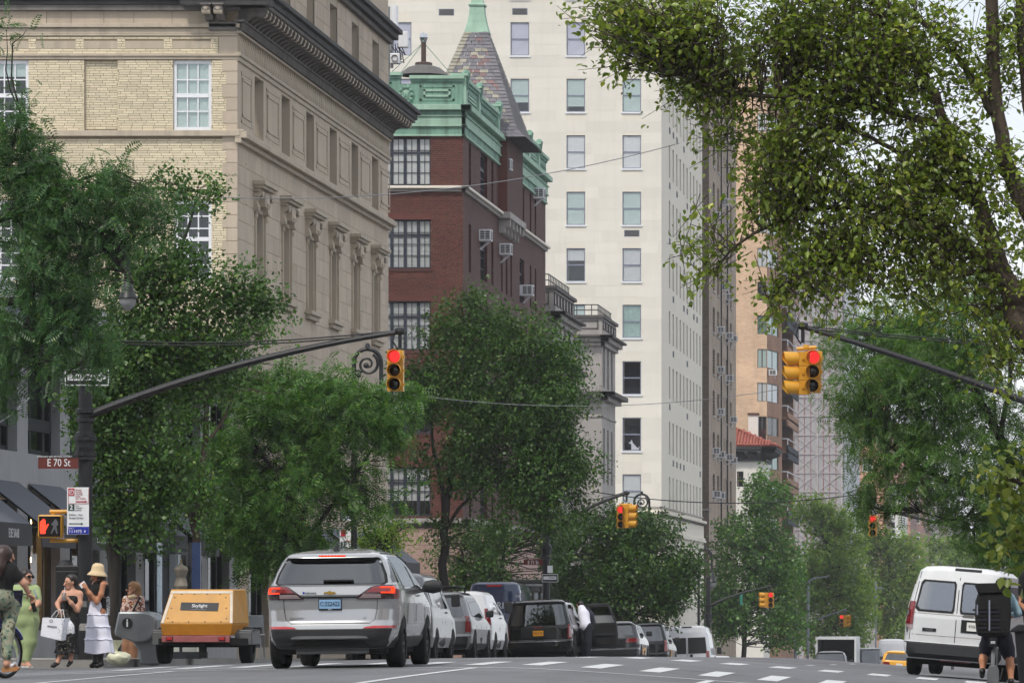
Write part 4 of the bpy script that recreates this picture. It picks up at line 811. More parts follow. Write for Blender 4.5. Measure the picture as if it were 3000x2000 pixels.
# ================================================================ tan apartment block with balconies
D8, Y8 = 396.0, 425.0; B8 = thing('tan_apartment_block', 'sunlit tan brick apartment block with corner windows and balconies', 'building', (XB, D8, G(XB, D8)))
cx0 = X_(2247, D8); cY = 402.0; CH = (Vector((cx0, D8, 0)), Vector((XB, cY, 0))); dv = (CH[1] - CH[0]).normalized(); nv = Vector((dv.y, -dv.x, 0))
pC = lambda u, z, d: tuple(CH[0] + dv * u - nv * d + Vector((0, 0, z)))
t8 = [(VY - 1022 + 98.6 * k) / (F / D8) for k in range(-6, 9)]; wS = (X_(2219, D8), X_(2246, D8)); wC = (.15, 5.2)
b = MB(); facade(b, S_(D8), -40, cx0, G(XB, D8) - 3, R(42), [(wS[0], wS[1], R(t - 1.5), R(t)) for t in t8], 'brick_tan', .12); facade(b, pC, 0, (CH[1] - CH[0]).length, G(XB, D8) - 3, R(42), [(wC[0], wC[1], R(t - 1.5), R(t)) for t in t8], 'brick_tan_shade', .12)
rec = [(404.5, 423.5, R(t - 2.45), R(t + .05)) for t in t8]; facade(b, E_(XB), cY, Y8, G(XB, D8) - 3, R(42), rec, 'brick_tan_shade', 1.6); b.quad((XB - 1.6, cY, 0), (XB - 1.6, Y8, 0), (XB - 1.6, Y8, R(42)), (XB - 1.6, cY, R(42)), 'room'); b.build('wall', B8)
cw = (wC[1] - wC[0]) / 2
for k, t in enumerate(t8):
    bb = [None, 'blind', 'blind_teal', 'curtain'][(k * 5) % 4]
    for j in range(2): window(B8, 'S', wS[0] + j * (wS[1] - wS[0]) / 2, R(t - 1.5), (wS[1] - wS[0]) / 2, 1.5, D8, .06, bb, 'frame_brown', 1, 1, 0, .04)
    for j in range(2):
        o = window(B8, 'S', 0, 0, cw, 1.5, 0, 0, bb, 'frame_brown', 1, 1, 0, .06); p = pC(wC[0] + j * cw, R(t - 1.5), .06); o.location = p; o.rotation_euler = (0, 0, math.atan2(dv.y, dv.x))
    b = MB(); b.box(XB - 1.55, XB + .5, 404.6, 423.4, R(t - 2.6), R(t - 2.45), 'brick_tan_shade'); b.box(XB + .35, XB + .5, 404.6, 423.4, R(t - 3.1), R(t - 2.0), 'brick_tan_shade' if k % 2 else 'room')
    bal = b.build('balcony', B8)
    b = MB(); b.tube([(XB + .45, 404.7, R(t - 1.5)), (XB + .45, 423.3, R(t - 1.5))], .05, 'frame_white', 5); b.tube([(XB + .45, 404.7, R(t - 2.0)), (XB + .45, 404.7, R(t - 1.5))], .05, 'frame_white', 5); b.tube([(XB - .6, 404.7, R(t - 1.5)), (XB + .45, 404.7, R(t - 1.5))], .05, 'frame_white', 5); b.build('railing', bal)
ac_unit(B8, 'S', X_(2254, D8 + 1), Z_(1098, D8), D8 + .6)
# ================================================================ scaffolded building behind netting
g = N('net'); tr = g.n('ShaderNodeBsdfTransparent'); df = g.n('ShaderNodeBsdfDiffuse'); df.inputs[0].default_value = (.47, .45, .46, 1); m_ = g.n('ShaderNodeMixShader'); m_.inputs[0].default_value = .8
g.l(tr.outputs[0], m_.inputs[1]); g.l(df.outputs[0], m_.inputs[2]); g.l(m_.outputs[0], g.out.inputs[0]); MAT['net'] = g.m; mat('scaf', (184, 176, 176), .7); mat('rope_red', (160, 96, 96), .7)
D9, Y9 = 536.0, 590.0; B9 = thing('scaffolded_building', 'tall building wrapped in pale netting and white scaffolding', 'building', (XB, D9, G(XB, D9)))
x9 = lambda px: X_(px, D9); zs9 = [Z_(1329 + 55.4 * k, D9) for k in range(-10, 6)]
ops = [(x9(px), x9(px + 22), z + .5, z + 1.7) for z in zs9 for px in (2338, 2375, 2408, 2442)]
b = MB(); facade(b, S_(D9 + 1.2), -50, XB - 1.2, G(XB, D9) - 3, zs9[0] + 2, ops, 'brick_beige_s', .2); b.box(-50, XB - 1.2, D9 + 1.8, Y9, 0, zs9[0] + 2, 'room', 's'); b.build('wall', B9)
for o in ops: window(B9, 'S', o[0], o[2], o[1] - o[0], o[3] - o[2], D9 + 1.2, .1, None, 'frame_white', 1, 1, .5, .06)
b = MB(); zt = zs9[0] + 1.9; zb = G(XB, D9)
b.quad((-50, D9, zb), (XB, D9, zb), (XB, D9, zt), (-50, D9, zt), 'net'); b.quad((XB, D9, zb), (XB, Y9, zb), (XB, Y9, zt), (XB, D9, zt), 'net'); b.build('netting', B9)
px9 = [2254, 2325, 2395, 2467]
for z in zs9:
    b = MB(); b.box(-50, XB - .02, D9 - .12, D9 - .04, z - .04, z + .04, 'scaf'); b.box(XB + .03, XB + .1, D9, Y9, z - .06, z + .06, 'frame_white'); b.build('scaffold_ledger', B9)
    b = MB(); b.box(-50, XB - .05, D9 + .04, D9 + .9, z + .1, z + .45, 'ply'); b.build('scaffold_deck', B9)
for px in px9:
    b = MB(); b.tube([(x9(px), D9 - .15, zb), (x9(px), D9 - .15, zt)], .07, 'scaf', 6); b.build('scaffold_standard', B9)
for y in np.arange(D9 + 4, Y9, 4.2):
    b = MB(); b.tube([(XB + .15, y, zb), (XB + .15, y, zt)], .1, 'frame_white', 6); b.build('scaffold_standard', B9)
for i, z in enumerate(zs9[:-1]):
    for j in range(3):
        for fl_ in (0, 1):
            b = MB(); a, c = x9(px9[j]), x9(px9[j + 1]); z2_ = zs9[i + 1]; b.tube([(a, D9 - .1, z if fl_ else z2_), (c, D9 - .1, z2_ if fl_ else z)], .03, 'scaf', 5); b.build('scaffold_brace', B9)

for px in np.arange(2320, 2466, 18.4):
    if abs(px - 2395) < 7: continue
    b = MB(); b.tube([(x9(px), D9 - .07, zb), (x9(px), D9 - .07, zt)], .03, 'rope_red', 4); b.build('rope', B9)
# ================================================================ far buildings down the avenue
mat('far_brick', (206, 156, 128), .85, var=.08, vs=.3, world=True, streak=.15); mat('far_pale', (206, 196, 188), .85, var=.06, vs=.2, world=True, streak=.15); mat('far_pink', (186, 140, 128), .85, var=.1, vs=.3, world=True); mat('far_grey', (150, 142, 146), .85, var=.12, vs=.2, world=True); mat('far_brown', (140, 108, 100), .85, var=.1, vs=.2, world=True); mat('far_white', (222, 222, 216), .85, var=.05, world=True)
def far_block(name, label, D, Y, ytop, m, me_, cols, fh, ww_, left=-60, win='frame_white', cor=None, xb=XB):
    B = thing(name, label, 'building', (xb, D, G(xb, D))); b = MB(); zt = Z_(ytop, D); z0_ = G(xb, D) - 2
    rows_ = list(np.arange(zt - fh * .35, Z_(1700, D), -fh)); ops = [(xb - c, xb - c + ww_, t - fh * .55, t) for t in rows_ for c in cols]
    eo = [(y, y + ww_, t - fh * .55, t) for t in rows_ for y in np.arange(D + 3, Y - 3, max(4.5, (Y - D) / 8))]
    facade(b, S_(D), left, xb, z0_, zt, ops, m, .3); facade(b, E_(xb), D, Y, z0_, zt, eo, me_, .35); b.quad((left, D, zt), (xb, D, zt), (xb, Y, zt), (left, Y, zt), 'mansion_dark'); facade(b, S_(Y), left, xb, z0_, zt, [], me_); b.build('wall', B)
    for o in ops: window(B, 'S', o[0], o[2], ww_, o[3] - o[2], D, .1, None, win, 2, 2, .5, .14)
    for o in eo: window(B, 'E', o[0], o[2], ww_, o[3] - o[2], xb, .2, None, win, 1, 1, .5, .14)
    b = MB(); c0, c1 = cor or (m, .4)
    for z_, zz_, pr in ((zt - .5, zt, c1), (zt - 1.3, zt - 1.1, c1 * .4)): band(b, S_(D), left, xb + pr, z_, zz_, pr, c0, .1); band(b, E_(xb), D - pr, Y, z_, zz_, pr, c0, .1)
    b.build('cornice', B); return B
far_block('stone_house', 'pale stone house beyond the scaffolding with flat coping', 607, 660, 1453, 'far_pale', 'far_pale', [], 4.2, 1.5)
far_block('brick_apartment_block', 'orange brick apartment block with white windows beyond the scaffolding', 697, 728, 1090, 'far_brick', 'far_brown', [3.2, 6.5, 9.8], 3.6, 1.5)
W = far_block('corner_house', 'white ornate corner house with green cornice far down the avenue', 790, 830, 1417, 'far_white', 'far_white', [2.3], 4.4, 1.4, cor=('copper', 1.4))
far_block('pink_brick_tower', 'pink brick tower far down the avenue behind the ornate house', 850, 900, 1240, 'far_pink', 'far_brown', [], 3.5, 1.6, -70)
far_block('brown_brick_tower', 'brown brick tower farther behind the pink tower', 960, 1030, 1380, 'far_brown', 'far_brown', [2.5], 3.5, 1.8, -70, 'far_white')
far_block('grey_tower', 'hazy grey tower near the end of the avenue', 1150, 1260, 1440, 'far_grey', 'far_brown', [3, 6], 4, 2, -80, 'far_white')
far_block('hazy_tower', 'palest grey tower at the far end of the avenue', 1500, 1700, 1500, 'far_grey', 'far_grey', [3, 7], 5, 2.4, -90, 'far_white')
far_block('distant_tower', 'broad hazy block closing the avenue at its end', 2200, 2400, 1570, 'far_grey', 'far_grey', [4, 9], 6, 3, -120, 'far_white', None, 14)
# ================================================================ blocks just outside the view that shade the street
def side_block(name, label, xw, sgn, y0_, y1_, h, m):
    """plain apartment house standing back from the avenue; sgn +1 east side, -1 west side"""
    z0_ = G(max(min(xw, XE), XW), y0_); B = thing(name, label, 'building', (xw, y0_, z0_)); b = MB(); xo = xw + sgn * 28
    ops = [(y, y + 1.5, z0_ + z, z0_ + z + 1.9) for y in np.arange(y0_ + 2, y1_ - 3, 4.2) for z in np.arange(4.4, h - 2, 3.4)]
    facade(b, lambda u, z, d: (xw + sgn * d, u, z), y0_, y1_, z0_ - 2, z0_ + h, ops, m, .25)
    for y in (y0_, y1_): b.quad((xw, y, z0_ - 2), (xo, y, z0_ - 2), (xo, y, z0_ + h), (xw, y, z0_ + h), m)
    b.quad((xw, y0_, z0_ + h), (xo, y0_, z0_ + h), (xo, y1_, z0_ + h), (xw, y1_, z0_ + h), 'mansion_dark'); b.quad((xw + sgn * .6, y0_, z0_), (xw + sgn * .6, y1_, z0_), (xw + sgn * .6, y1_, z0_ + h), (xw + sgn * .6, y0_, z0_ + h), 'room'); b.build('wall', B)
    for o in ops[:40]: window(B, 'E', o[0], o[2], 1.5, 1.9, xw, .1) if sgn < 0 else None
    return B
side_block('brownstone_row', 'brown apartment house on the east side outside the view', 7.4, 1, 84, 157, 9, 'far_grey'); side_block('stone_row', 'tan apartment house at the near east corner outside the view', 7.4, 1, -60, 62, 12, 'far_pale'); side_block('corner_block', 'grey apartment house at the near west corner outside the view', -20, -1, -60, 60, 13, 'far_pale')
# ================================================================ signals, poles, signs
def arc(c, r, a0, a1, n, ux, uz): return [Vector(c) + Vector(ux) * (r * math.cos(a0 + (a1 - a0) * i / n)) + Vector(uz) * (r * math.sin(a0 + (a1 - a0) * i / n)) for i in range(n + 1)]
SIG = {}
def signal_meshes():
    if SIG: return SIG
    h = MB()
    for k in range(3): z = -.005 - .235 * (k + 1); h.box(-.135, .135, -.02, .16, z + .004, z + .231, 'sig_yellow')
    for k in range(3):
        z = -.12 - .235 * k; h.box(.135, .16, .02, .06, z - .02, z + .02, 'sig_yellow'); h.box(-.16, -.135, .02, .06, z - .02, z + .02, 'sig_yellow')
    SIG['housing'] = h.mesh('housing')
    v = MB(); n = 20; pr = []
    for k in range(n + 1):
        a = -PI * .5 + .35 + (2 * PI - .7) * k / n; pr.append(a)
    vs = []; fs = []
    for i, (d, r) in enumerate(((0, .112), (-.24, .118), (-.24, .112), (0, .106))):
        for a in pr: vs.append((r * math.cos(a), d if i in (0, 3) else d + (.0 if math.sin(a) > 0 else .09 * -math.sin(a)), r * math.sin(a)))
    m = n + 1
    for i in range(3):
        for k in range(n): fs.append((i * m + k, i * m + k + 1, (i + 1) * m + k + 1, (i + 1) * m + k))
    v.add(vs, fs, 'sig_yellow'); SIG['visor'] = v.mesh('visor', True, .8)
    for nm, ma in (('red', 'lens_red'), ('amber', 'lens_amber'), ('green', 'lens_green')):
        l = MB(); l.lathe([(0, -.035), (.05, -.03), (.098, -.012), (.1, 0)], (0, 0, 0), ma, 16, 'y')
        if nm == 'red':
            for r, c in ((0, 1), (.03, 6), (.058, 12), (.084, 18)):
                for k in range(c):
                    a = 2 * PI * k / c; y = -.036 + (r / .1) ** 2 * .02 - .006; l.box(r * math.cos(a) - .007, r * math.cos(a) + .007, y, y + .006, r * math.sin(a) - .007, r * math.sin(a) + .007, 'led')
        SIG[nm] = l.mesh('lens')
    return SIG
def signal(label, loc, yaw=0, group='traffic signal heads', tilt=0, s=1.0, lit=True):
    """three-light head, top of housing at loc, facing -y turned by yaw"""
    S = signal_meshes(); t = thing('traffic_signal', label, 'traffic light', loc, (0, tilt, yaw), group); t.scale = (s, s, s)
    h = link('housing', S['housing'], t, local=True)
    for k, c in enumerate(('red', 'amber', 'green')):
        z = -.12 - .235 * k
        link('visor', S['visor'], t, loc=(0, -.02, z), local=True); link('lens', S[c], t, loc=(0, -.02, z), local=True)
    return t
def mast(name, label, base, ztop, arm, r=.11, guy=None, mat_='pole', ornate=True, cap=None):
    """signal pole with curved mast arm (arm = list of points)"""
    t = thing(name, label, 'pole', base); b = MB(); bx, by, bz = base
    b.tube([(bx, by, bz), (bx, by, ztop)], [r, r * .85], mat_, 12); b.build('post', t, smooth=True)
    if ornate:
        b = MB(); b.lathe([(r * 2.1, 0), (r * 2.1, .5), (r * 1.9, .55), (r * 1.6, .62), (r * 1.5, .9), (r * 1.2, 1.0)], base, mat_, 10); b.build('pedestal', t)
        b = MB(); za = arm[0][2]
        for i, (dz, rr) in enumerate(((-.75, 1.35), (-.68, 1.5), (-.55, 1.3), (-.42, 1.55), (-.35, 1.3), (-.1, 1.25), (.05, 1.3))): b.lathe([(r * 1.0, -.05), (r * rr, -.03), (r * rr, .03), (r * 1.0, .05)], (bx, by, za + dz), mat_, 12)
        b.lathe([(r * 1.2, -.66), (r * 1.35, -.45), (r * 1.2, -.36)], (bx, by, za), mat_, 12); b.build('collar', t)
    n = len(arm); b = MB(); b.tube(arm, list(np.linspace(.075, .045, n)), mat_, 10); b.build('mast_arm', t, smooth=True)
    if guy:
        b = MB()
        for g0, g1 in guy:
            m_ = [Vector(g0).lerp(Vector(g1), f) - Vector((0, 0, .12 * math.sin(PI * f))) for f in np.linspace(0, 1, 7)]; b.tube(m_, .012, 'wire_dark', 4)
        b.build('guy_wire', t)
    e = Vector(arm[-1]); b = MB(); b.lathe([(.0, .09), (.09, .06), (.1, 0), (.06, -.05)], e, mat_, 10); b.tube([e, e - Vector((0, 0, .28))], .035, mat_, 6)
    b.tube([e + Vector((-.08, 0, 0)), e + Vector((-.12, -.05, -.16)), e + Vector((-.03, 0, -.3))], .014, mat_, 5); b.build('hanger', t); return t
def bez(p0, p1, p2, n=12): return [tuple(Vector(p0) * (1 - f) ** 2 + Vector(p1) * 2 * f * (1 - f) + Vector(p2) * f * f) for f in np.linspace(0, 1, n + 1)]
def crook(name, label, px_pole, y_top, D, dia, drop, cat='street lamp', lamp=True, mat_='pole', r=.055, flip=1):
    """bishop's crook: tall post ending in a scrolled arch with a hanging lantern; local scale from the arch diameter"""
    x0 = X_(px_pole, D); z1 = Z_(y_top, D); gz = G(max(x0, -20), D) + .14; R_ = dia / 2; t = thing(name, label, cat, (x0, D, gz))
    b = MB(); b.lathe([(.2, 0), (.2, .5), (.14, .65), (.1, 1.0), (.08, 1.2)], (x0, D, gz), mat_, 10); b.tube([(x0, D, gz), (x0, D, z1 - R_)], [.085, .055], mat_, 10); b.build('post', t, smooth=True)
    cz = z1 - R_; cx = x0 + flip * R_; b = MB()
    b.tube(arc((cx, D, cz), R_, PI if flip > 0 else 0, 0 if flip > 0 else PI, 20, (1, 0, 0), (0, 0, 1)), .05, mat_, 8); b.tube([(x0 + flip * dia, D, cz), (x0 + flip * dia, D, cz - drop)], .05, mat_, 8)
    sp = []
    for i in range(44):
        f = i / 43; a = math.radians(60) - f * 2 * PI * 1.55; rr = R_ * (.82 - .68 * f); sp.append((cx + flip * rr * math.cos(a), D, cz - R_ * .12 + rr * math.sin(a)))
    b.tube(sp, list(np.linspace(.042, .022, 44)), mat_, 6); b.lathe([(.0, -.05), (.07, -.03), (.07, .03), (0, .05)], sp[-1], mat_, 8, 'y')
    b.tube(bez((x0, D, cz - R_ * .85), (x0 + flip * R_ * .25, D, cz - R_ * .35), (x0 + flip * R_ * .55, D, cz - R_ * .75)), .03, mat_, 6); b.lathe([(0, -.04), (.06, 0), (0, .04)], (x0 + flip * R_ * .35, D, cz - R_ * .95), mat_, 8, 'y')
    b.lathe([(.05, 0), (.07, .02), (.06, .1), (.03, .14)], (cx, D, z1), mat_, 8); b.lathe([(.07, -.03), (.08, 0), (.07, .03)], (x0, D, cz - .4), mat_, 10); b.build('scroll_arm', t, smooth=True)
    if lamp: lantern(t, (x0 + flip * dia, D, cz - drop), mat_)
    return t
def lantern(t, p, mat_='pole', s=1.0):
    b = MB(); b.lathe([(.04 * s, 0), (.07 * s, -.04 * s), (.06 * s, -.1 * s), (.1 * s, -.14 * s), (.15 * s, -.2 * s), (.17 * s, -.42 * s), (.2 * s, -.5 * s), (.27 * s, -.6 * s), (.28 * s, -.64 * s), (.24 * s, -.66 * s)], p, mat_, 14); o = b.build('lamp_hood', t, smooth=True)
    b = MB(); b.lathe([(.235 * s, -.65 * s), (.23 * s, -.76 * s), (.17 * s, -.88 * s), (.07 * s, -.96 * s), (0, -.98 * s)], p, 'globe', 14); b.build('globe', o, smooth=True)
# --- nearest corner, west side
DN = 84.4; pxp = lambda x, y: tuple(P(x, y, DN))
gz = G(-16.1, DN) + .14; bx = X_(250, DN)
mast('signal_pole', 'black ornate signal pole with long mast arm at the boutique corner', (bx, DN, gz), Z_(760, DN), bez(pxp(268, 1213), pxp(700, 1040), pxp(1172, 972)), .13, [(pxp(250, 995), pxp(1168, 968)), (pxp(250, 1003), pxp(1160, 976))])
t = bpy.data.objects['signal_pole']; b = MB(); b.tube(arc(pxp(312, 770), .365, PI, 0, 14, (1, 0, 0), (0, 0, 1)), .05, 'pole', 8); b.tube([pxp(374, 770), pxp(374, 806)], .05, 'pole', 8); b.build('crook_arm', t, smooth=True); lantern(t, pxp(374, 806), s=.62 * 172 / F * DN)
signal('yellow traffic light showing red, hung from the long mast arm', (X_(1158, DN), DN, Z_(1024, DN)), 0, s=1.0)
def plate(name, label, cat, x0, x1, z0_, zt, y, m, group=None):
    b = MB(); b.box(x0, x1, y, y + .012, z0_, zt, m); return b.build(name, label=label, cat=cat, group=group)
yS = DN - .16
o = plate('street_sign', 'brown street name sign reading E 70 St', 'street sign', X_(112, yS), X_(229, yS), Z_(1372, yS), Z_(1334, yS), yS, 'sign_brown')
b = MB(); b.box(X_(112, yS), X_(228, yS), yS - .004, yS + .01, Z_(1341, yS), Z_(1334, yS), 'sign_black'); h_ = b.build('header_strip', o)
text('E 70 St', o, (X_(172, yS), yS - .004, Z_(1355.5, yS)), .18, 'sign_white', sx=.78); text('UPPER EAST SIDE HISTORIC DISTRICT', h_, (X_(160, yS), yS - .008, Z_(1337.2, yS)), .04, 'sign_white', sx=.9)
o = plate('one_way_sign', 'black and white one way arrow sign half hidden by leaves', 'traffic sign', X_(190, yS), X_(319, yS), Z_(1129, yS), Z_(1081, yS), yS, 'sign_white')
b = MB(); b.box(X_(193, yS), X_(316, yS), yS - .004, yS, Z_(1126, yS), Z_(1084, yS), 'sign_black'); b.build('sign_face', o)
b = MB(); q = lambda x, y: (X_(x, yS), Z_(y, yS)); b.prism([q(198, 1114), q(290, 1114), q(290, 1122), q(313, 1105), q(290, 1088), q(290, 1096), q(198, 1096)], 'y', yS - .008, yS - .004, 'sign_white'); b.build('arrow', o)
text('ONE WAY', o, (X_(245, yS), yS - .01, Z_(1105, yS)), .1, 'sign_black', sx=1.1)
o = plate('parking_sign', 'white parking rules sign with red, green and blue panels on the pole', 'parking sign', X_(198, yS), X_(262, yS), Z_(1565, yS), Z_(1427, yS), yS - .05, 'sign_white'); y = yS - .054
b = MB(); b.box(X_(200, y), X_(218, y), y - .003, y, Z_(1451, y), Z_(1429.5, y), 'sign_red'); b.lathe([(.045, -.007), (.036, -.007), (.036, -.003)], (X_(209.5, y), y, Z_(1441, y)), 'sign_white', 16, 'y'); b.box(X_(200, y), X_(260, y), y - .003, y, Z_(1475, y), Z_(1474, y), 'sign_red'); b.box(X_(259, y), X_(260, y), y - .003, y, Z_(1474, y), Z_(1430, y), 'sign_red'); b.box(X_(200, y), X_(201, y), y - .003, y, Z_(1474, y), Z_(1452, y), 'sign_red')
b.prism([(X_(a, y), Z_(c, y)) for a, c in ((222, 1470), (250, 1470), (250, 1472), (256, 1468.5), (250, 1465), (250, 1467), (222, 1467))], 'y', y - .004, y, 'sign_red'); b.build('red_panel', o)
text('P', o, (X_(209.5, y), y - .006, Z_(1441, y)), .075, 'sign_white')
b = MB(); b.box(X_(200, y), X_(218, y), y - .003, y, Z_(1495, y), Z_(1476.5, y), 'sign_green'); b.prism([(X_(a, y), Z_(c, y)) for a, c in ((202, 1534), (238, 1534), (238, 1537), (243, 1533), (238, 1529), (238, 1532), (202, 1532))], 'y', y - .004, y, 'sign_green'); b.build('green_panel', o); text('2', o, (X_(209, y), y - .006, Z_(1486, y)), .11, 'sign_white', bold=.02)
b = MB(); b.box(X_(199.5, y), X_(260.5, y), y - .003, y, Z_(1563.5, y), Z_(1542, y), 'sign_blue'); b.build('blue_panel', o); text('111475', o, (X_(221, y), y - .006, Z_(1556, y)), .075, 'sign_white'); text('P', o, (X_(249, y), y - .006, Z_(1556.5, y)), .055, 'sign_white', bold=.03); text('Zone 9', o, (X_(208, y), y - .006, Z_(1546.5, y)), .032, 'sign_white')
for k, s_ in enumerate(('Monday', 'Tuesday', 'Thursday', 'Friday', '8am - 8:30am')): text(s_, o, (X_(221, y), y - .004, Z_(1434.5 + k * 6.2, y)), .033, 'sign_red', align='LEFT')
for k, s_ in enumerate(('hour', 'metered', 'parking')): text(s_, o, (X_(221, y), y - .004, Z_(1480.5 + k * 6.2, y)), .033, 'txt_grey', align='LEFT')
text('8:30am - 7pm', o, (X_(202, y), y - .004, Z_(1507, y)), .042, 'txt_grey', align='LEFT'); text('Except Sunday', o, (X_(202, y), y - .004, Z_(1516, y)), .042, 'txt_grey', align='LEFT')
# pedestrian signal
ps = thing('pedestrian_signal', 'yellow framed pedestrian signal showing a red raised hand', 'pedestrian signal', pxp(148, 1575)); y = DN - .05
b = MB(); b.box(X_(113, y), X_(184, y), y - .08, y + .12, Z_(1575, y), Z_(1507, y), 'sig_yellow'); b.build('housing', ps, bevel=.03)
b = MB(); b.box(X_(117, y), X_(180, y), y - .086, y - .08, Z_(1571, y), Z_(1511.5, y), 'lens_off'); fc = b.build('screen', ps)
hand = [(120, 1530), (121, 1526), (124, 1526), (125, 1522), (128, 1522), (128.5, 1519), (132, 1519), (132.5, 1521), (135, 1521), (136, 1524), (137.5, 1540), (143, 1533), (146, 1535), (141, 1546), (137, 1553), (136, 1563), (121, 1563), (119, 1548)]
b = MB(); b.prism([(X_(a, y), Z_(c, y)) for a, c in hand], 'y', y - .09, y - .086, 'hand'); b.build('hand_symbol', fc)
man = [(164, 1520), (168, 1520), (169, 1524), (172, 1527), (173, 1538), (168, 1540), (170, 1550), (172, 1562), (168, 1562), (163, 1548), (155, 1562), (151, 1562), (158, 1546), (159, 1536), (155, 1540), (154, 1534), (160, 1526)]
b = MB(); b.prism([(X_(a, y), Z_(c, y)) for a, c in man], 'y', y - .09, y - .086, 'txt_grey'); b.build('walker_symbol', fc)
b = MB()
for py_ in (1498, 1583): b.tube([P(146, py_, DN + .05), P(246, py_, DN + .05)], .035, 'sig_yellow', 8); b.tube([P(156, py_, DN + .05), P(156, 1541, DN + .05)], .03, 'sig_yellow', 6)
b.build('bracket', ps)
# controller cabinet on the pole
cbn = thing('control_cabinet', 'black steel signal control cabinet beside the corner pole', 'cabinet', (X_(200, DN), DN + .25, gz)); y = DN + .1
b = MB(); b.box(X_(162, y), X_(232, y), y, y + .4, gz, Z_(1655, y), 'cabinet'); b.build('body', cbn, bevel=.02); b = MB(); b.lathe([(.14, 0), (.12, .05), (.07, .09), (0, .1)], (X_(187, y), y + .15, Z_(1655, y)), 'pole', 12); b.build('dome', cbn)
b = MB(); b.box(X_(166, y), X_(228, y), y - .02, y, gz + .12, Z_(1672, y), 'cabinet'); b.build('door', cbn, bevel=.01)
# information kiosk leaning drum
kD = 86.6; kk = thing('information_kiosk', 'curved steel information kiosk with black i roundel', 'kiosk', (X_(405, kD), kD, G(-15.6, kD) + .14)); k3 = lambda x, y, d=0: tuple(P(x, y, kD + d))
poly = [(356, 1790), (360, 1789), (425, 1790), (455, 1796), (468, 1808), (470, 1835), (440, 1870), (415, 1881), (412, 1945), (432, 1945), (380, 1945), (378, 1900), (345, 1862), (344, 1850)]
b = MB(); b.prism([(X_(a, kD), Z_(c, kD)) for a, c in ((357, 1790), (425, 1790), (450, 1794), (464, 1803), (470, 1815), (470, 1845), (455, 1868), (435, 1880), (408, 1881), (350, 1862), (344, 1852))], 'y', kD - .35, kD + .5, 'kiosk'); b.build('drum', kk, bevel=.04)
b = MB(); b.prism([(X_(a, kD), Z_(c, kD)) for a, c in ((382, 1870), (470, 1850), (472, 1946), (412, 1946), (410, 1905))], 'y', kD - .1, kD + .3, 'kiosk'); b.build('pedestal', kk, bevel=.03)
b = MB(); b.lathe([(.092, -.02), (.092, 0)], (X_(384, kD), kD - .35, Z_(1824, kD)), 'sign_black', 20, 'y'); b.lathe([(0, -.02), (.092, -.02)], (X_(384, kD), kD - .35, Z_(1824, kD)), 'sign_black', 20, 'y'); ro = b.build('roundel', kk); text('i', ro, (X_(384, kD), kD - .375, Z_(1824, kD)), .2, 'sign_white', bold=.02)
# rubbish bags
def bag(name, label, px, py, D, rx, rz, m, seed):
    rs = np.random.default_rng(seed); n, k = 18, 12; vs = []; z0_ = P(px, py, D)
    for j in range(k + 1):
        f = j / k; a = -PI / 2 + PI * f
        for i in range(n):
            t_ = 2 * PI * i / n; w_ = 1 + .12 * math.sin(5 * t_ + j) + .1 * (rs.random() - .5); rr = math.cos(a) ** .8 * w_ if abs(f - .5) < .499 else 0.02; zz = (math.sin(a) * .5 + .5) ** .8
            vs.append((z0_.x + rx * rr * math.cos(t_), D + rx * .8 * rr * math.sin(t_), z0_.z + 2 * rz * zz * (1 + .06 * (rs.random() - .5))))
    b = MB(); b.add(vs, [(j * n + i, j * n + (i + 1) % n, (j + 1) * n + (i + 1) % n, (j + 1) * n + i) for j in range(k) for i in range(n)], m); o = b.build(name, smooth=True, angle=.9, label=label, cat='bag')
    if name == 'cloth_bag': return o
    b = MB(); b.lathe([(.02, 0), (.03, .05), (.1, .16), (.12, .2)], (z0_.x - rx * .2, D, z0_.z + rz * 1.9), m, 9); b.build('knot', o); return o
bag('rubbish_bag', 'bulging clear rubbish bag on the kerb beside the white skirt', 347, 1949, 82.9, .2, .12, 'bag_clear', 3)
# east-side mast arm with paired heads
De = 86.0; pe = lambda x, y: tuple(P(x, y, De)); ex = 2.3
mast('signal_pole', 'black signal pole whose mast arm reaches in over the white van', (ex, De, G(XE, De) + .14), Z_(1000, De), bez(pe(VX + ex * F / De, 1330), pe(2800, 1085), pe(2352, 957)), .13, [(pe(VX + ex * F / De, 1005), pe(2360, 955)), (pe(VX + ex * F / De, 1015), pe(2370, 962))])
b = MB(); b.tube([pe(2334, 1022), pe(2392, 1017)], .035, 'sig_yellow', 8); b.lathe([(.05, -.04), (.06, 0), (.05, .05)], pe(2362, 1018), 'sig_yellow', 8)
hb = b.build('signal_bracket', bpy.data.objects['signal_pole.001'])
signal('yellow traffic light showing red, hung above the white van and facing south', (X_(2385, De), De, Z_(1026, De)), 0, tilt=.04, s=1.04)
signal('side-on yellow traffic light beside the lit red head, visors pointing west', (X_(2340, De), De + .05, Z_(1029, De)), -PI / 2 + .25, tilt=.0, s=1.06)
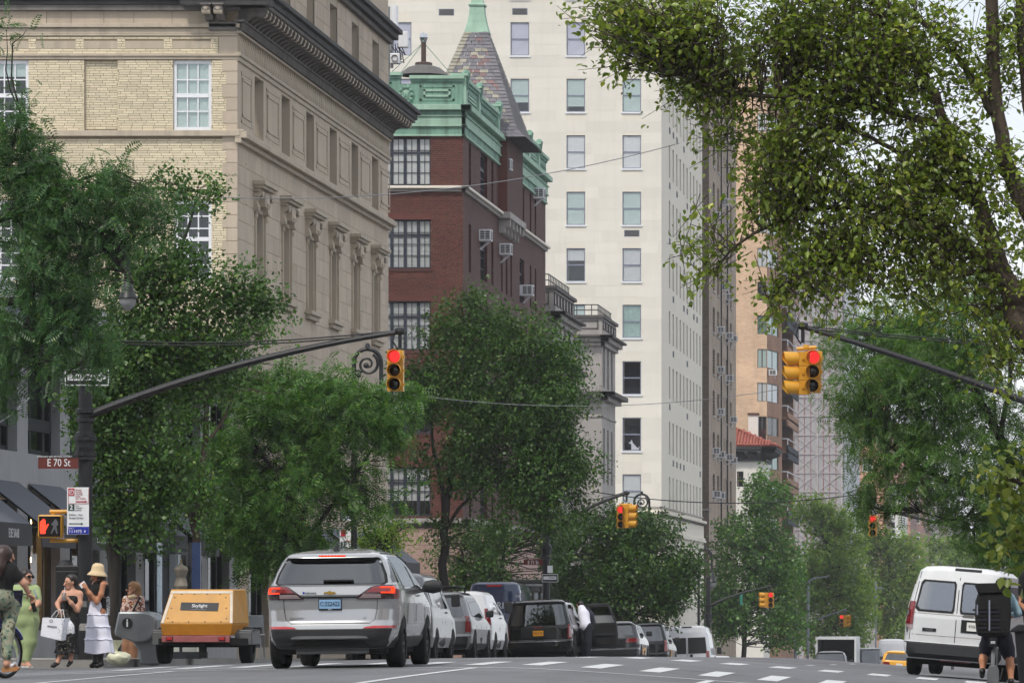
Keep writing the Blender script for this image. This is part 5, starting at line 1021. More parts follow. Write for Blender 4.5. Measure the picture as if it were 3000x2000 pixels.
# 71st corner
D7_ = 164.5; p7 = lambda x, y: tuple(P(x, y, D7_)); bx7 = X_(1600, D7_)
mast('signal_pole', 'dark signal pole carrying the E 71 St sign', (bx7, D7_, G(-16, D7_) + .14), Z_(1330, D7_), bez(p7(1603, 1568), p7(1720, 1475), p7(1836, 1445)), .13, [(p7(1600, 1470), p7(1832, 1441))])
b = MB(); b.tube([p7(1814, 1477), p7(1852, 1477)], .035, 'sig_yellow', 8); b.build('signal_bracket', bpy.data.objects['signal_pole.002'])
signal('yellow traffic light showing red at the E 71 St corner', (X_(1820, D7_), D7_, Z_(1481, D7_)), 0, s=1.05)
signal('side-on yellow traffic light at the E 71 St corner, visors pointing east', (X_(1842, D7_), D7_, Z_(1477, D7_)), PI / 2 - .2, s=1.1)
y7 = D7_ - .16; o = plate('street_sign', 'small brown street name sign reading E 71 St', 'street sign', X_(1534, y7), X_(1590, y7), Z_(1654, y7), Z_(1637, y7), y7, 'sign_brown'); text('E 71 St', o, (X_(1562, y7), y7 - .004, Z_(1647, y7)), .17, 'sign_white', sx=.75)
o = plate('one_way_sign', 'white and black one way sign behind the black van', 'traffic sign', X_(1588, y7), X_(1635, y7), Z_(1704, y7), Z_(1681, y7), y7, 'sign_white'); b = MB(); b.box(X_(1589.5, y7), X_(1633.5, y7), y7 - .004, y7, Z_(1702.5, y7), Z_(1682.5, y7), 'sign_black'); b.box(X_(1592, y7), X_(1630, y7), y7 - .008, y7 - .004, Z_(1697, y7), Z_(1687, y7), 'sign_white'); b.build('sign_face', o); text('WAY', o, (X_(1618, y7), y7 - .01, Z_(1692, y7)), .1, 'sign_black')
plate('regulation_sign', 'small white regulation sign under the E 71 St plate', 'traffic sign', X_(1604, y7), X_(1619, y7), Z_(1677, y7), Z_(1656, y7), y7, 'sign_white')
ax7 = 3.2
mast('signal_pole', 'farther black signal pole with mast arm over the avenue', (ax7, 165, G(XE, 165)), Z_(1450, 165), bez(P(VX + ax7 * F / 165, 1640, 165), P(2760, 1540, 165), P(2553, 1483, 165)), .13, [(tuple(P(VX + ax7 * F / 165, 1480, 165)), tuple(P(2556, 1480, 165)))])
signal('lone yellow traffic light showing red over the far avenue', (X_(2557, 165), 165, Z_(1508, 165)), 0, s=1.0)
# 72nd and 73rd, small in the distance
mast('signal_pole', 'distant dark signal pole among the trees with curved arm', (X_(2075, 242), 242, G(-16, 242)), Z_(1690, 242), bez(P(2078, 1775, 242), P(2150, 1735, 242), P(2254, 1718, 242)), .13)
signal('distant yellow traffic light showing red below the curved arm', (X_(2258, 242), 242, Z_(1734, 242)), 0, s=1.06); signal('distant side-on yellow traffic light paired with a red one below the curved arm', (X_(2240, 242), 242, Z_(1734, 242)), -PI / 2 + .3, s=1.06)
b = MB(); b.box(X_(2168, 242), X_(2176, 242), 241.9, 242, Z_(1770, 242), Z_(1740, 242), 'sign_teal'); b.build('street_sign', label='small green sign hanging from the distant curved arm', cat='street sign')
mast('signal_pole', 'far grey signal pole with silver mast arm', (X_(2330, 330), 330, G(-16, 330)), Z_(1780, 330), bez(P(2330, 1850, 330), P(2400, 1805, 330), P(2475, 1786, 330)), .12, [(tuple(P(2332, 1795, 330)), tuple(P(2474, 1786, 330)))], 'pole_grey', False)
signal('far yellow traffic light showing red above the box truck', (X_(2466, 330), 330, Z_(1800, 330)), 0, s=1.12); signal('far side-on yellow traffic light above the box truck', (X_(2480, 330), 330, Z_(1800, 330)), PI / 2 - .3, s=1.12)
mast('signal_pole', 'farthest grey signal pole with silver mast arm', (X_(2530, 420), 420, G(-16, 420)), Z_(1800, 420), bez(P(2540, 1840, 420), P(2590, 1820, 420), P(2640, 1813, 420)), .12, None, 'pole_grey', False)
# lamps
crook('street_lamp', 'ornate black lamp crook in front of the tan stone building', 1037, 1022, 118, .65, .62)
crook('street_lamp', 'ornate black lamp crook against the white tower', 1858, 1447, 222, .68, .6)
crook('street_lamp', 'distant ornate black lamp crook among dark trees', 2047, 1608, 250, .66, .7)
b = MB(); b.tube(bez(P(2368, 1703, 300), P(2385, 1690, 300), P(2404, 1691, 300)), .06, 'pole_grey', 6); b.prism([(X_(a, 300), Z_(c, 300)) for a, c in ((2402, 1692), (2405, 1688), (2430, 1684), (2432, 1686), (2420, 1690))], 'y', 299.8, 300.2, 'pole_grey'); b.tube([P(2368, 1703, 300), P(2366, 1990, 300)], .09, 'pole_grey', 8); b.build('cobra_lamp', label='plain grey cobra-head street lamp among far trees', cat='street lamp')
b = MB(); b.tube([P(2566, 1700, 400), P(2566, 1930, 400)], .09, 'pole_grey', 6); b.prism([(X_(a, 400), Z_(c, 400)) for a, c in ((2570, 1724), (2574, 1721), (2586, 1720), (2589, 1723), (2580, 1725))], 'y', 399.8, 400.2, 'pole_grey'); b.tube([P(2566, 1718, 400), P(2572, 1722, 400)], .06, 'pole_grey', 5); b.build('cobra_lamp', label='farther grey cobra-head street lamp beyond the first', cat='street lamp')
# cables
def cable(label, a, c, D0, D1_, sag, r=.0095, m='wire'):
    p0, p1 = P(*a, D0), P(*c, D1_); pts = [p0.lerp(p1, f) - Vector((0, 0, sag * 4 * f * (1 - f))) for f in np.linspace(0, 1, 25)]; b = MB(); b.tube(pts, r, m, 5); return b.build('cable', label=label, cat='cable')
cable('pale overhead cable crossing the tan and red brick fronts', (-60, 496), (1990, 420), 100, 104, .85); cable('pale overhead cable crossing below the grey mansions', (1160, 1150), (2420, 1115), 130, 132, .5, .009)
cable('dark overhead cable sagging across the base of the white tower', (1740, 1440), (2760, 1400), 168, 172, .6, .018, 'wire_dark'); cable('dark service cable beside the left awnings', (-10, 1240), (85, 1165), 84, 88, .05, .012)
# bus lane street sign and second parking sign seen through the trees
o = plate('parking_sign', 'white and red parking sign behind the silver car roof', 'parking sign', X_(997, 128), X_(1043, 128), Z_(1603, 128), Z_(1551, 128), 127.9, 'sign_white'); b = MB(); b.box(X_(999, 127.9), X_(1012, 127.9), 127.88, 127.9, Z_(1570, 127.9), Z_(1552, 127.9), 'sign_red'); b.box(X_(999, 127.9), X_(1012, 127.9), 127.88, 127.9, Z_(1602, 127.9), Z_(1585, 127.9), 'sign_green'); b.box(X_(1012, 127.9), X_(1041, 127.9), 127.88, 127.9, Z_(1585, 127.9), Z_(1583, 127.9), 'sign_red'); b.build('sign_panel', o); text('2', o, (X_(1005.5, 127.87), 127.87, Z_(1593.5, 127.87)), .14, 'sign_white')
b = MB(); b.tube([P(1036, 1640, 128), P(1036, 1440, 128)], .05, 'pole', 8); b.build('sign_post', label='black sign post behind the silver car roof', cat='pole')
o = plate('hanging_sign', 'white sign with blue lettering half hidden in leaves', 'sign', X_(1005, 126), X_(1046, 126), Z_(1524, 126), Z_(1462, 126), 126, 'sign_white'); text('SECURITY', o, (X_(1027, 126), 125.99, Z_(1502, 126)), .12, 'sign_blue'); text('CAMERAS', o, (X_(1027, 126), 125.99, Z_(1516, 126)), .12, 'sign_blue')
# trash bin at the right edge
tb = thing('trash_bin', 'dark grey wheeled trash bin cut off at the edge beside the cyclist', 'trash bin', (X_(3005, 62), 62, G(X_(3005, 62), 62)))
b = MB(); gz_ = G(X_(3005, 62), 62); zt = Z_(1850, 62); xl = X_(2972, 62)
b.add([(xl + .1, 61.7, gz_), (xl + .62, 61.7, gz_), (xl + .62, 62.3, gz_), (xl + .1, 62.3, gz_), (xl, 61.6, zt), (xl + .7, 61.6, zt), (xl + .7, 62.35, zt), (xl, 62.35, zt)], [(0, 1, 5, 4), (1, 2, 6, 5), (2, 3, 7, 6), (3, 0, 4, 7), (0, 3, 2, 1)], 'bin'); b.build('body', tb, bevel=.03)
b = MB(); b.prism([(xl - .06, zt), (xl + .76, zt), (xl + .7, zt + .07), (xl + .05, zt + .1), (xl - .04, zt + .04)], 'y', 61.5, 62.45, 'bin'); b.build('lid', tb, bevel=.02)
# ================================================================ vehicles
def ipol(tab):
    xs_ = np.array([t[0] for t in tab], float); ys_ = np.array([t[1] for t in tab], float)
    return lambda z: float(np.interp(z, xs_, ys_))
class Veh:
    """body as a stack of horizontal super-elliptic slices; local x right, y forward, rear bumper at y=0"""
    def __init__(s, name, label, cat, X, Y, wtab, rtab, ftab, paint, yaw=0, p=4.5, q=14, zlow=None, roll=0, group=None, nz=46, pitch=True):
        zs = sorted({t[0] for t in wtab + rtab + ftab}); s.z0, s.z1 = zs[0], zs[-1]
        s.w, s.yr, s.yf, s.p, s.q = ipol(wtab), ipol(rtab), ipol(ftab), p, q
        pt = math.atan2(G(X, Y + 3) - G(X, Y), 3.0) if pitch else 0; rl = math.atan2(G(X + .8, Y + 1) - G(X - .8, Y + 1), 1.6)
        s.t = thing(name, label, cat, (X, Y, G(X, Y)), (0, 0, 0), group)
        M_ = Matrix.Rotation(yaw, 4, 'Z') @ Matrix.Rotation(pt, 4, 'X') @ Matrix.Rotation(-rl - roll, 4, 'Y'); s.t.rotation_euler = M_.to_euler()
        lv = sorted(set(zs) | set(np.linspace(s.z0, s.z1, nz))); b = MB(); n = 72; vs = []
        s.lv = lv
        for z in lv:
            W, a, c = s.w(z), s.yr(z), s.yf(z); yc, l = (a + c) / 2, (c - a) / 2
            for k in range(n):
                t = 2 * PI * k / n; cs, sn = math.cos(t), math.sin(t); vs.append((W * math.copysign(abs(cs) ** (2 / p), cs), yc + l * math.copysign(abs(sn) ** (2 / q), sn), z))
        fs = [(i * n + k, i * n + (k + 1) % n, (i + 1) * n + (k + 1) % n, (i + 1) * n + k) for i in range(len(lv) - 1) for k in range(n)]
        fs.append(tuple(range(n))[::-1]); fs.append(tuple(range((len(lv) - 1) * n, len(lv) * n))); b.add(vs, fs, paint); s.body = b.build('body', s.t, True, .55, local=True)
    def rear(s, x, z):
        W, a, c = s.w(z), s.yr(z), s.yf(z); yc, l = (a + c) / 2, (c - a) / 2
        return yc - l * max(0, 1 - min(1, abs(x / W)) ** s.p) ** (1 / s.q)
    def side(s, y, z):
        W, a, c = s.w(z), s.yr(z), s.yf(z); yc, l = (a + c) / 2, (c - a) / 2
        return W * max(0, 1 - min(1, abs((y - yc) / l)) ** s.q) ** (1 / s.p)
    def patch(s, name, rows, m, side=0, off=.006, nc=14, par=None, dense=3, smooth=True):
        """rows: (z, a, b) from low to high; a..b is x (rear) or y (side=+1/-1)"""
        rr = []
        for (z0_, a0, b0), (z1, a1, b1) in zip(rows, rows[1:]):
            for k in range(dense): f = k / dense; rr.append((z0_ + (z1 - z0_) * f, a0 + (a1 - a0) * f, b0 + (b1 - b0) * f))
        rr.append(rows[-1]); vs = []
        for z, a, c in rr:
            for i in range(nc + 1):
                u = a + (c - a) * i / nc
                vs.append((u, s.rear(u, z) - off, z) if side == 0 else (side * (s.side(u, z) + off), u, z))
        N_ = len(rr); n = nc + 1; front = [(j * n + i, j * n + i + 1, (j + 1) * n + i + 1, (j + 1) * n + i) for j in range(N_ - 1) for i in range(nc)]
        d = Vector((0, off + .02, 0)) if side == 0 else Vector((-side * (off + .02), 0, 0))
        border = [i for i in range(nc + 1)] + [(j + 1) * n - 1 for j in range(1, N_)] + [(N_ - 1) * n + i for i in range(nc - 1, -1, -1)] + [j * n for j in range(N_ - 2, 0, -1)]
        o0 = len(vs); vs += [tuple(Vector(vs[i]) + d) for i in border]; k = len(border)
        front += [(border[i], border[(i + 1) % k], o0 + (i + 1) % k, o0 + i) for i in range(k)]
        b = MB(); b.add(vs, front, m); return b.build(name, par or s.t, smooth, .7, local=True)
    def box(s, name, x0, x1, y0, y1, z0_, z1, m, par=None, bevel=0):
        b = MB(); b.box(x0, x1, y0, y1, z0_, z1, m); return b.build(name, par or s.t, local=True, bevel=bevel)
    def wheels(s, ys_, r, wd, track, spokes=10, rim='alloy'):
        key = (r, wd, spokes, rim)
        if key not in BOXC:
            b = MB(); b.lathe([(r * .6, -wd / 2), (r * .88, -wd / 2), (r * .97, -wd * .42), (r, -wd * .3), (r, -wd * .09), (r * .975, -wd * .08), (r * .975, -wd * .05), (r, -wd * .04), (r, wd * .04), (r * .975, wd * .05), (r * .975, wd * .08), (r, wd * .09), (r, wd * .3), (r * .97, wd * .42), (r * .88, wd / 2), (r * .6, wd / 2)], (0, 0, 0), 'rubber', 28, 'x'); ty = b.mesh('wheel', True, .7)
            b = MB(); b.lathe([(r * .64, -wd * .5), (r * .66, 0), (r * .66, wd * .42), (r * .62, wd * .46)], (0, 0, 0), rim, 24, 'x'); b.lathe([(0, wd * .3), (r * .15, wd * .32), (r * .15, wd * .2)], (0, 0, 0), rim, 12, 'x'); b.lathe([(0, wd * .1), (r * .62, wd * .1)], (0, 0, 0), 'under', 20, 'x')
            for k in range(spokes):
                a = 2 * PI * k / spokes; c_, s_ = math.cos(a), math.sin(a); px_, pz_ = -s_ * r * .07, c_ * r * .07
                b.add([(wd * .3, c_ * r * .12 + px_, s_ * r * .12 + pz_), (wd * .3, c_ * r * .12 - px_, s_ * r * .12 - pz_), (wd * .4, c_ * r * .64 - px_, s_ * r * .64 - pz_), (wd * .4, c_ * r * .64 + px_, s_ * r * .64 + pz_)], [(0, 1, 2, 3)], rim)
            BOXC[key] = (ty, b.mesh('rim'))
        ty, rm = BOXC[key]
        for y in ys_:
            for sd in (-1, 1):
                o = link('wheel', ty, s.t, loc=(sd * track, y, r), local=True); link('rim', rm, o, rot=(0, 0, 0 if sd > 0 else PI), local=True)
    def arches(s, ys_, r, m='under', zmin=None, lip=None):
        for y in ys_:
            for sd in (-1, 1):
                rr = r * 1.17; rows = []
                for k in range(9):
                    z = max(s.z0 + .02, zmin or 0) + (r + rr - max(s.z0 + .02, zmin or 0)) * k / 8; h = math.sqrt(max(0.0004, rr * rr - (z - r) ** 2)) if z > r else rr; rows.append((z, y - h, y + h))
                s.patch('wheel_arch', rows, m, sd, .003, 10)
                if lip:
                    for k in range(0): pass
def lettering(V, s_, x, z, size, m, off=.012, sx=1.0, par=None, bold=0):
    return text(s_, par or V.t, (x, V.rear(x, z) - off, z), size, m, (PI / 2, 0, 0), sx, local=True, bold=bold)
# --- silver compact SUV, the nearest car
V = Veh('silver_suv', 'silver SUV with lit brake lights stopped at the crosswalk', 'car', X_(966, 68.2), 68.2,
        [(.27, .80), (.4, .875), (.6, .91), (.9, .925), (1.08, .912), (1.18, .875), (1.35, .80), (1.48, .735), (1.57, .655), (1.62, .54), (1.67, .25)],
        [(.27, .22), (.34, .06), (.42, .0), (.54, .01), (.6, .06), (.66, .10), (.82, .13), (.95, .12), (1.02, .09), (1.12, .12), (1.18, .19), (1.5, .43), (1.535, .40), (1.58, .44), (1.63, .9), (1.67, 1.7)],
        [(.27, 4.4), (.5, 4.62), (.7, 4.6), (.85, 4.4), (.98, 3.9), (1.05, 3.6), (1.15, 3.35), (1.35, 2.95), (1.5, 2.6), (1.6, 2.3), (1.67, 1.9)], 'silver')
V.patch('bumper', [(.28, -.76, .76), (.34, -.82, .82), (.45, -.86, .86), (.535, -.895, .895), (.55, -.885, .885)], 'plastic', 0, .012, 30)
V.patch('bumper_trim', [(.405, -.52, .52), (.42, -.54, .54), (.445, -.5, .5), (.455, -.42, .42)], 'fender', 0, .026, 16)
V.patch('diffuser', [(.31, -.52, .52), (.32, -.54, .54), (.39, -.46, .46)], 'under', 0, .03, 14)
for sd in (-1, 1):
    V.patch('side_cladding', [(.28, .35, 4.2), (.36, .3, 4.3), (.43, .4, 4.2)], 'plastic', sd, .01, 30)
V.patch('rear_window', [(1.17, -.70, .70), (1.19, -.74, .74), (1.3, -.72, .72), (1.49, -.63, .63), (1.52, -.6, .6)], 'glass_car', 0, .012, 24)
V.patch('window_surround', [(1.155, -.73, .73), (1.19, -.78, .78), (1.3, -.755, .755), (1.5, -.665, .665), (1.53, -.63, .63)], 'gap', 0, .006, 24)
V.patch('spoiler', [(1.534, -.58, .58), (1.545, -.62, .62), (1.59, -.58, .58), (1.62, -.46, .46)], 'silver', 0, .05, 20)
V.patch('brake_lamp', [(1.545, -.185, .185), (1.567, -.185, .185)], 'brake_dim', 0, .056, 8)
b = MB()
for k in range(8): x = -.16 + k * .0457; b.box(x - .014, x + .014, -.004, 0, 1.549, 1.563, 'brake')
o = b.build('brake_lamp', V.t, local=True); o.location = (0, V.rear(0, 1.556) - .058, 0)
for sd in (-1, 1):
    L_ = lambda a, c: (min(sd * a, sd * c), max(sd * a, sd * c))
    tl = V.patch('tail_lamp', [(0.955, *L_(.4, .905)), (0.965, *L_(.36, .92)), (1.025, *L_(.42, .915)), (1.125, *L_(.56, .90)), (1.150, *L_(.66, .885)), (1.155, *L_(.7, .88))], 'tail_dark', 0, .014, 20)
    V.patch('lens', [(1.050, *L_(.5, .9)), (1.120, *L_(.585, .89)), (1.135, *L_(.66, .875))], 'tail_red', 0, .02, 14, tl); V.patch('lens', [(0.970, *L_(.4, .70)), (1.025, *L_(.46, .70))], 'tail_clear', 0, .02, 10, tl)
    for z0_, z1, a, c in ((1.11, 1.127, .69, .86), (1.035, 1.11, .83, .875), (1.038, 1.055, .70, .85)): V.patch('brake_lamp', [(z0_, *L_(a, c)), (z1, *L_(a, c))], 'brake', 0, .026, 6, tl)
    V.patch('side_lamp', [(0.955, .12, .42), (1.045, .12, .5), (1.135, .15, .36)], 'tail_red', sd, .008, 8, tl)
    V.patch('reflector', [(.556, *L_(.46, .87)), (.575, *L_(.49, .885)), (.59, *L_(.6, .885))], 'refl_red', 0, .016, 10)
    V.patch('side_window', [(1.12, 1.12, 3.25), (1.16, 1.0, 3.25), (1.28, .95, 3.0), (1.44, .9, 2.65), (1.52, .9, 2.45), (1.56, .98, 2.3)], 'glass_car', sd, .006, 24)
    V.patch('window_trim', [(1.1, 1.08, 3.33), (1.12, 1.05, 3.34)], 'chrome', sd, .008, 20); V.patch('quarter_window', [(1.19, .36, .78), (1.28, .42, .84), (1.46, .6, .86), (1.51, .68, .82)], 'glass_car', sd, .007, 8)
    for y in (1.35, 2.3, 3.3): V.patch('door_gap', [(.42, y, y + .012), (1.1, y, y + .012)], 'gap', sd, .002, 2)
    V.patch('window_post', [(1.12, 2.24, 2.36), (1.55, 2.1, 2.2)], 'gap', sd, .009, 2)
    for y in (1.5, 2.5): V.patch('door_handle', [(.99, y, y + .22), (1.015, y, y + .22)], 'silver', sd, .035, 4)
    V.patch('roof_rail', [(1.6, .9, 2.3), (1.615, .95, 2.25)], 'silver2', sd, .02, 14)
    b = MB(); b.lathe([(0, -.13), (.1, -.1), (.13, 0), (.1, .1), (0, .13)], (0, 0, 0), 'plastic', 12, 'x'); o = b.build('mirror', V.t, True, local=True); o.location = (sd * 1.06, 3.12, 1.13); o.scale = (1.15, .5, .78)
    b = MB(); b.box(sd * .86 - .06, sd * .86 + .14 * (sd > 0) , 3.1, 3.16, 1.05, 1.11, 'plastic'); b.build('mirror_arm', V.t, local=True)
    V.patch('tailgate_gap', [(.63, *L_(.54, .548)), (.68, *L_(.61, .618)), (.8, *L_(.635, .643)), (.97, *L_(.645, .653))], 'gap', 0, .003, 2)
V.patch('tailgate_gap', [(.622, -.55, .55), (.63, -.55, .55)], 'gap', 0, .003, 16); V.patch('tailgate_recess', [(.975, -.4, .4), (.99, -.44, .44), (.995, -.44, .44)], 'gap', 0, .004, 12)
V.patch('tailgate_crease', [(1.15, -.7, .7), (1.156, -.7, .7)], 'silver', 0, .012, 24)
pl = V.box('license_plate', -.16, .16, V.rear(0, .88) - .03, V.rear(0, .88) - .015, .81, .97, 'ink', bevel=.006); b = MB(); b.box(-.148, .148, V.rear(0, .88) - .034, V.rear(0, .88) - .03, .83, .955, 'plate_blue'); b.build('plate_face', pl, local=True)
text('C:322422', pl, (0, V.rear(0, .88) - .038, .893), .085, 'ink', sx=.82, local=True); text('BECK', pl, (0, V.rear(0, .88) - .034, .818), .022, 'sign_white', local=True)
b = MB(); em = [(-.085, .888), (-.02, .888), (-.016, .876), (.03, .876), (.036, .888), (.085, .888), (.072, .912), (.02, .912), (.018, .924), (-.028, .924), (-.03, .912), (-.072, .912)]; b.prism(em, 'y', 0, .012, 'gold'); o = b.build('emblem', V.t, local=True); o.location = (0, V.rear(0, 1.05) - .018, .148)
lettering(V, 'labcorp', -.26, 1.05, .05, 'ink', .014); b = MB(); b.lathe([(0, 0), (.016, 0)], (-.36, V.rear(-.36, 1.05) - .014, 1.05), 'sign_blue', 12, 'y'); b.build('decal', V.t, local=True)
lettering(V, 'EQUINOX', -.46, .7, .032, 'fender', .012, 1.3); lettering(V, 'LT', .48, .7, .032, 'fender', .012, 1.2)
V.box('wiper', -.1, .32, V.rear(0, 1.21) - .05, V.rear(0, 1.21) - .02, 1.2, 1.23, 'gap', bevel=.01)
b = MB(); b.lathe([(.05, 0), (.045, .03), (.02, .1), (0, .11)], (-.02, .95, 1.605), 'plastic', 8); b.build('antenna_fin', V.t, local=True)
V.box('underbody', -.74, .74, .35, 4.2, .2, .3, 'under'); b = MB(); b.tube([(-.5, .3, .24), (.5, .3, .24)], .04, 'fender', 8); b.box(-.6, .6, .9, 1.0, .2, .34, 'under'); b.build('axle', V.t, local=True)
for x in (-.36, -.18, 0, .18, .36): V.box('roof_rib', x - .012, x + .012, 1.35, 1.95, 1.62, 1.655 if abs(x) > .3 else 1.665, 'silver')
V.wheels((.93, 3.655), .335, .235, .80); V.arches((.93, 3.655), .335)
# --- generic kinds
def van_like(name, label, X, Y, paint, L_, W, H, yaw=0, glass=True, kind='cargo', **k):
    hw = W / 2
    v = Veh(name, label, 'van', X, Y, [(.32, hw * .93), (.55, hw), (1.0, hw), (1.25, hw * .97), (H - .35, hw * .86), (H - .12, hw * .8), (H - .04, hw * .7), (H, hw * .45)],
            [(.32, .08), (.42, 0), (.6, .02), (.64, .09), (1.1, .1), (H - .3, .24), (H - .1, .3), (H - .03, .42), (H, .8)], [(.32, L_ - .2), (.6, L_), (.95, L_ - .15), (1.1, L_ - .8), (1.25, L_ - 1.0), (H - .3, L_ - 1.75), (H, L_ - 2.3)], paint, yaw, 5.5, 22, **k)
    v.patch('bumper', [(.34, -hw * .95, hw * .95), (.42, -hw, hw), (.6, -hw, hw), (.63, -hw * .97, hw * .97)], 'plastic', 0, .05, 20)
    for sd in (-1, 1):
        Lx = lambda a, c: (min(sd * a, sd * c), max(sd * a, sd * c))
        v.patch('tail_lamp', [(.95, *Lx(hw * .82, hw * .995)), (1.38, *Lx(hw * .8, hw * .965))], 'tail_red', 0, .02, 7); v.patch('lens', [(.86, *Lx(hw * .82, hw * .995)), (.945, *Lx(hw * .82, hw * .995))], 'tail_clear', 0, .014, 5)
        v.patch('side_window', [(1.22, L_ - 2.3, L_ - 1.2), (H - .38, L_ - 2.3, L_ - 1.75), (H - .34, L_ - 2.2, L_ - 1.85)], 'glass_car', sd, .008, 8); v.patch('side_panel', [(1.25, .5, L_ - 2.5), (H - .38, .5, L_ - 2.5)], 'glass_car' if kind == 'windows' else paint, sd, .012, 10)
        for y in (L_ - 2.4, L_ - 1.15, L_ * .42): v.patch('door_gap', [(.5, y, y + .014), (H - .3, y, y + .014)], 'gap', sd, .003, 2)
        v.patch('door_handle', [(1.12, L_ - 2.25, L_ - 2.05), (1.15, L_ - 2.25, L_ - 2.05)], 'plastic', sd, .03, 3)
        b = MB(); b.box(0, .2, 0, .1, 0, .3, 'plastic'); o = b.build('mirror', v.t, local=True, bevel=.03); o.location = (sd * (hw + .02) - (.2 if sd < 0 else 0), L_ - 1.35, 1.28)
    if glass:
        for sd in (-1, 1):
            Lx = lambda a, c: (min(sd * a, sd * c), max(sd * a, sd * c))
            v.patch('window_seal', [(1.2, *Lx(.07, hw * .74)), (1.26, *Lx(.05, hw * .8)), (H - .34, *Lx(.05, hw * .73)), (H - .28, *Lx(.08, hw * .68))], 'gap', 0, .01, 10); v.patch('rear_window', [(1.24, *Lx(.1, hw * .7)), (1.3, *Lx(.085, hw * .755)), (H - .38, *Lx(.085, hw * .69)), (H - .32, *Lx(.1, hw * .64))], 'glass_car' if kind != 'old' else 'glass_pale', 0, .016, 10)
    v.patch('door_gap', [(.66, -.007, .007), (H - .2, -.007, .007)], 'gap', 0, .004, 2)
    v.box('underbody', -hw * .8, hw * .8, .4, L_ - .5, .22, .36, 'under')
    v.wheels((1.05, L_ - 1.0), .36, .24, hw * .84, 8, 'fender'); v.arches((1.05, L_ - 1.0), .36); return v
glass('glass_pale', (.45, .5, .5), .28, .06)
# white old van, right
V = van_like('white_van', 'white cargo van with black bumper standing in the traffic lane', X_(2786, 92), 92, 'white_old', 5.5, 1.98, 2.08, -.1, True, 'old')
V.patch('roof_tape', [(2.0, -.12, .38), (2.05, -.12, .38)], 'gap', 0, .012, 6); hw = .99
V.patch('plate_recess', [(.86, .1, .62), (1.1, .1, .62)], 'gap', 0, .012, 6); y = V.rear(.36, .98); V.box('license_plate', .21, .52, y - .03, y - .015, .9, 1.06, 'plate_white'); text('97455-JH', V.t, (.365, y - .034, .98), .075, 'ink', sx=.85, local=True)
b = MB(); b.box(-.62, -.36, V.rear(-.5, .86) - .014, V.rear(-.5, .86) - .002, .84, .9, 'gap'); b.build('badge', V.t, local=True); lettering(V, 'E150', -.49, .87, .055, 'alloy', .018, 1.2)
for x in (-.86, .86): V.patch('door_gap', [(.66, x - .006, x + .006), (1.2, x * .985 - .006, x * .985 + .006), (1.95, x * .86 - .006, x * .86 + .006)], 'gap', 0, .004, 2)
V.patch('body_crease', [(1.16, -.92, .92), (1.175, -.92, .92)], 'mansion', 0, .003, 16); V.patch('body_crease', [(.76, -.93, .93), (.775, -.93, .93)], 'mansion', 0, .003, 16)
V.patch('scuff', [(1.14, .12, .36), (1.17, .1, .3), (1.19, .14, .38)], 'louvre', 0, .006, 8)
for z in (.8, 1.12): V.box('hinge', -.93, -.9, V.rear(-.9, z) - .03, V.rear(-.9, z), z, z + .09, 'fender')
V.box('hitch', -.25, .3, .1, .6, .3, .45, 'rusty')
for sd in (-1, 1): V.patch('window_band', [(1.26, .6, 3.0), (1.78, .7, 3.1)], 'glass_car', sd, .014, 8)
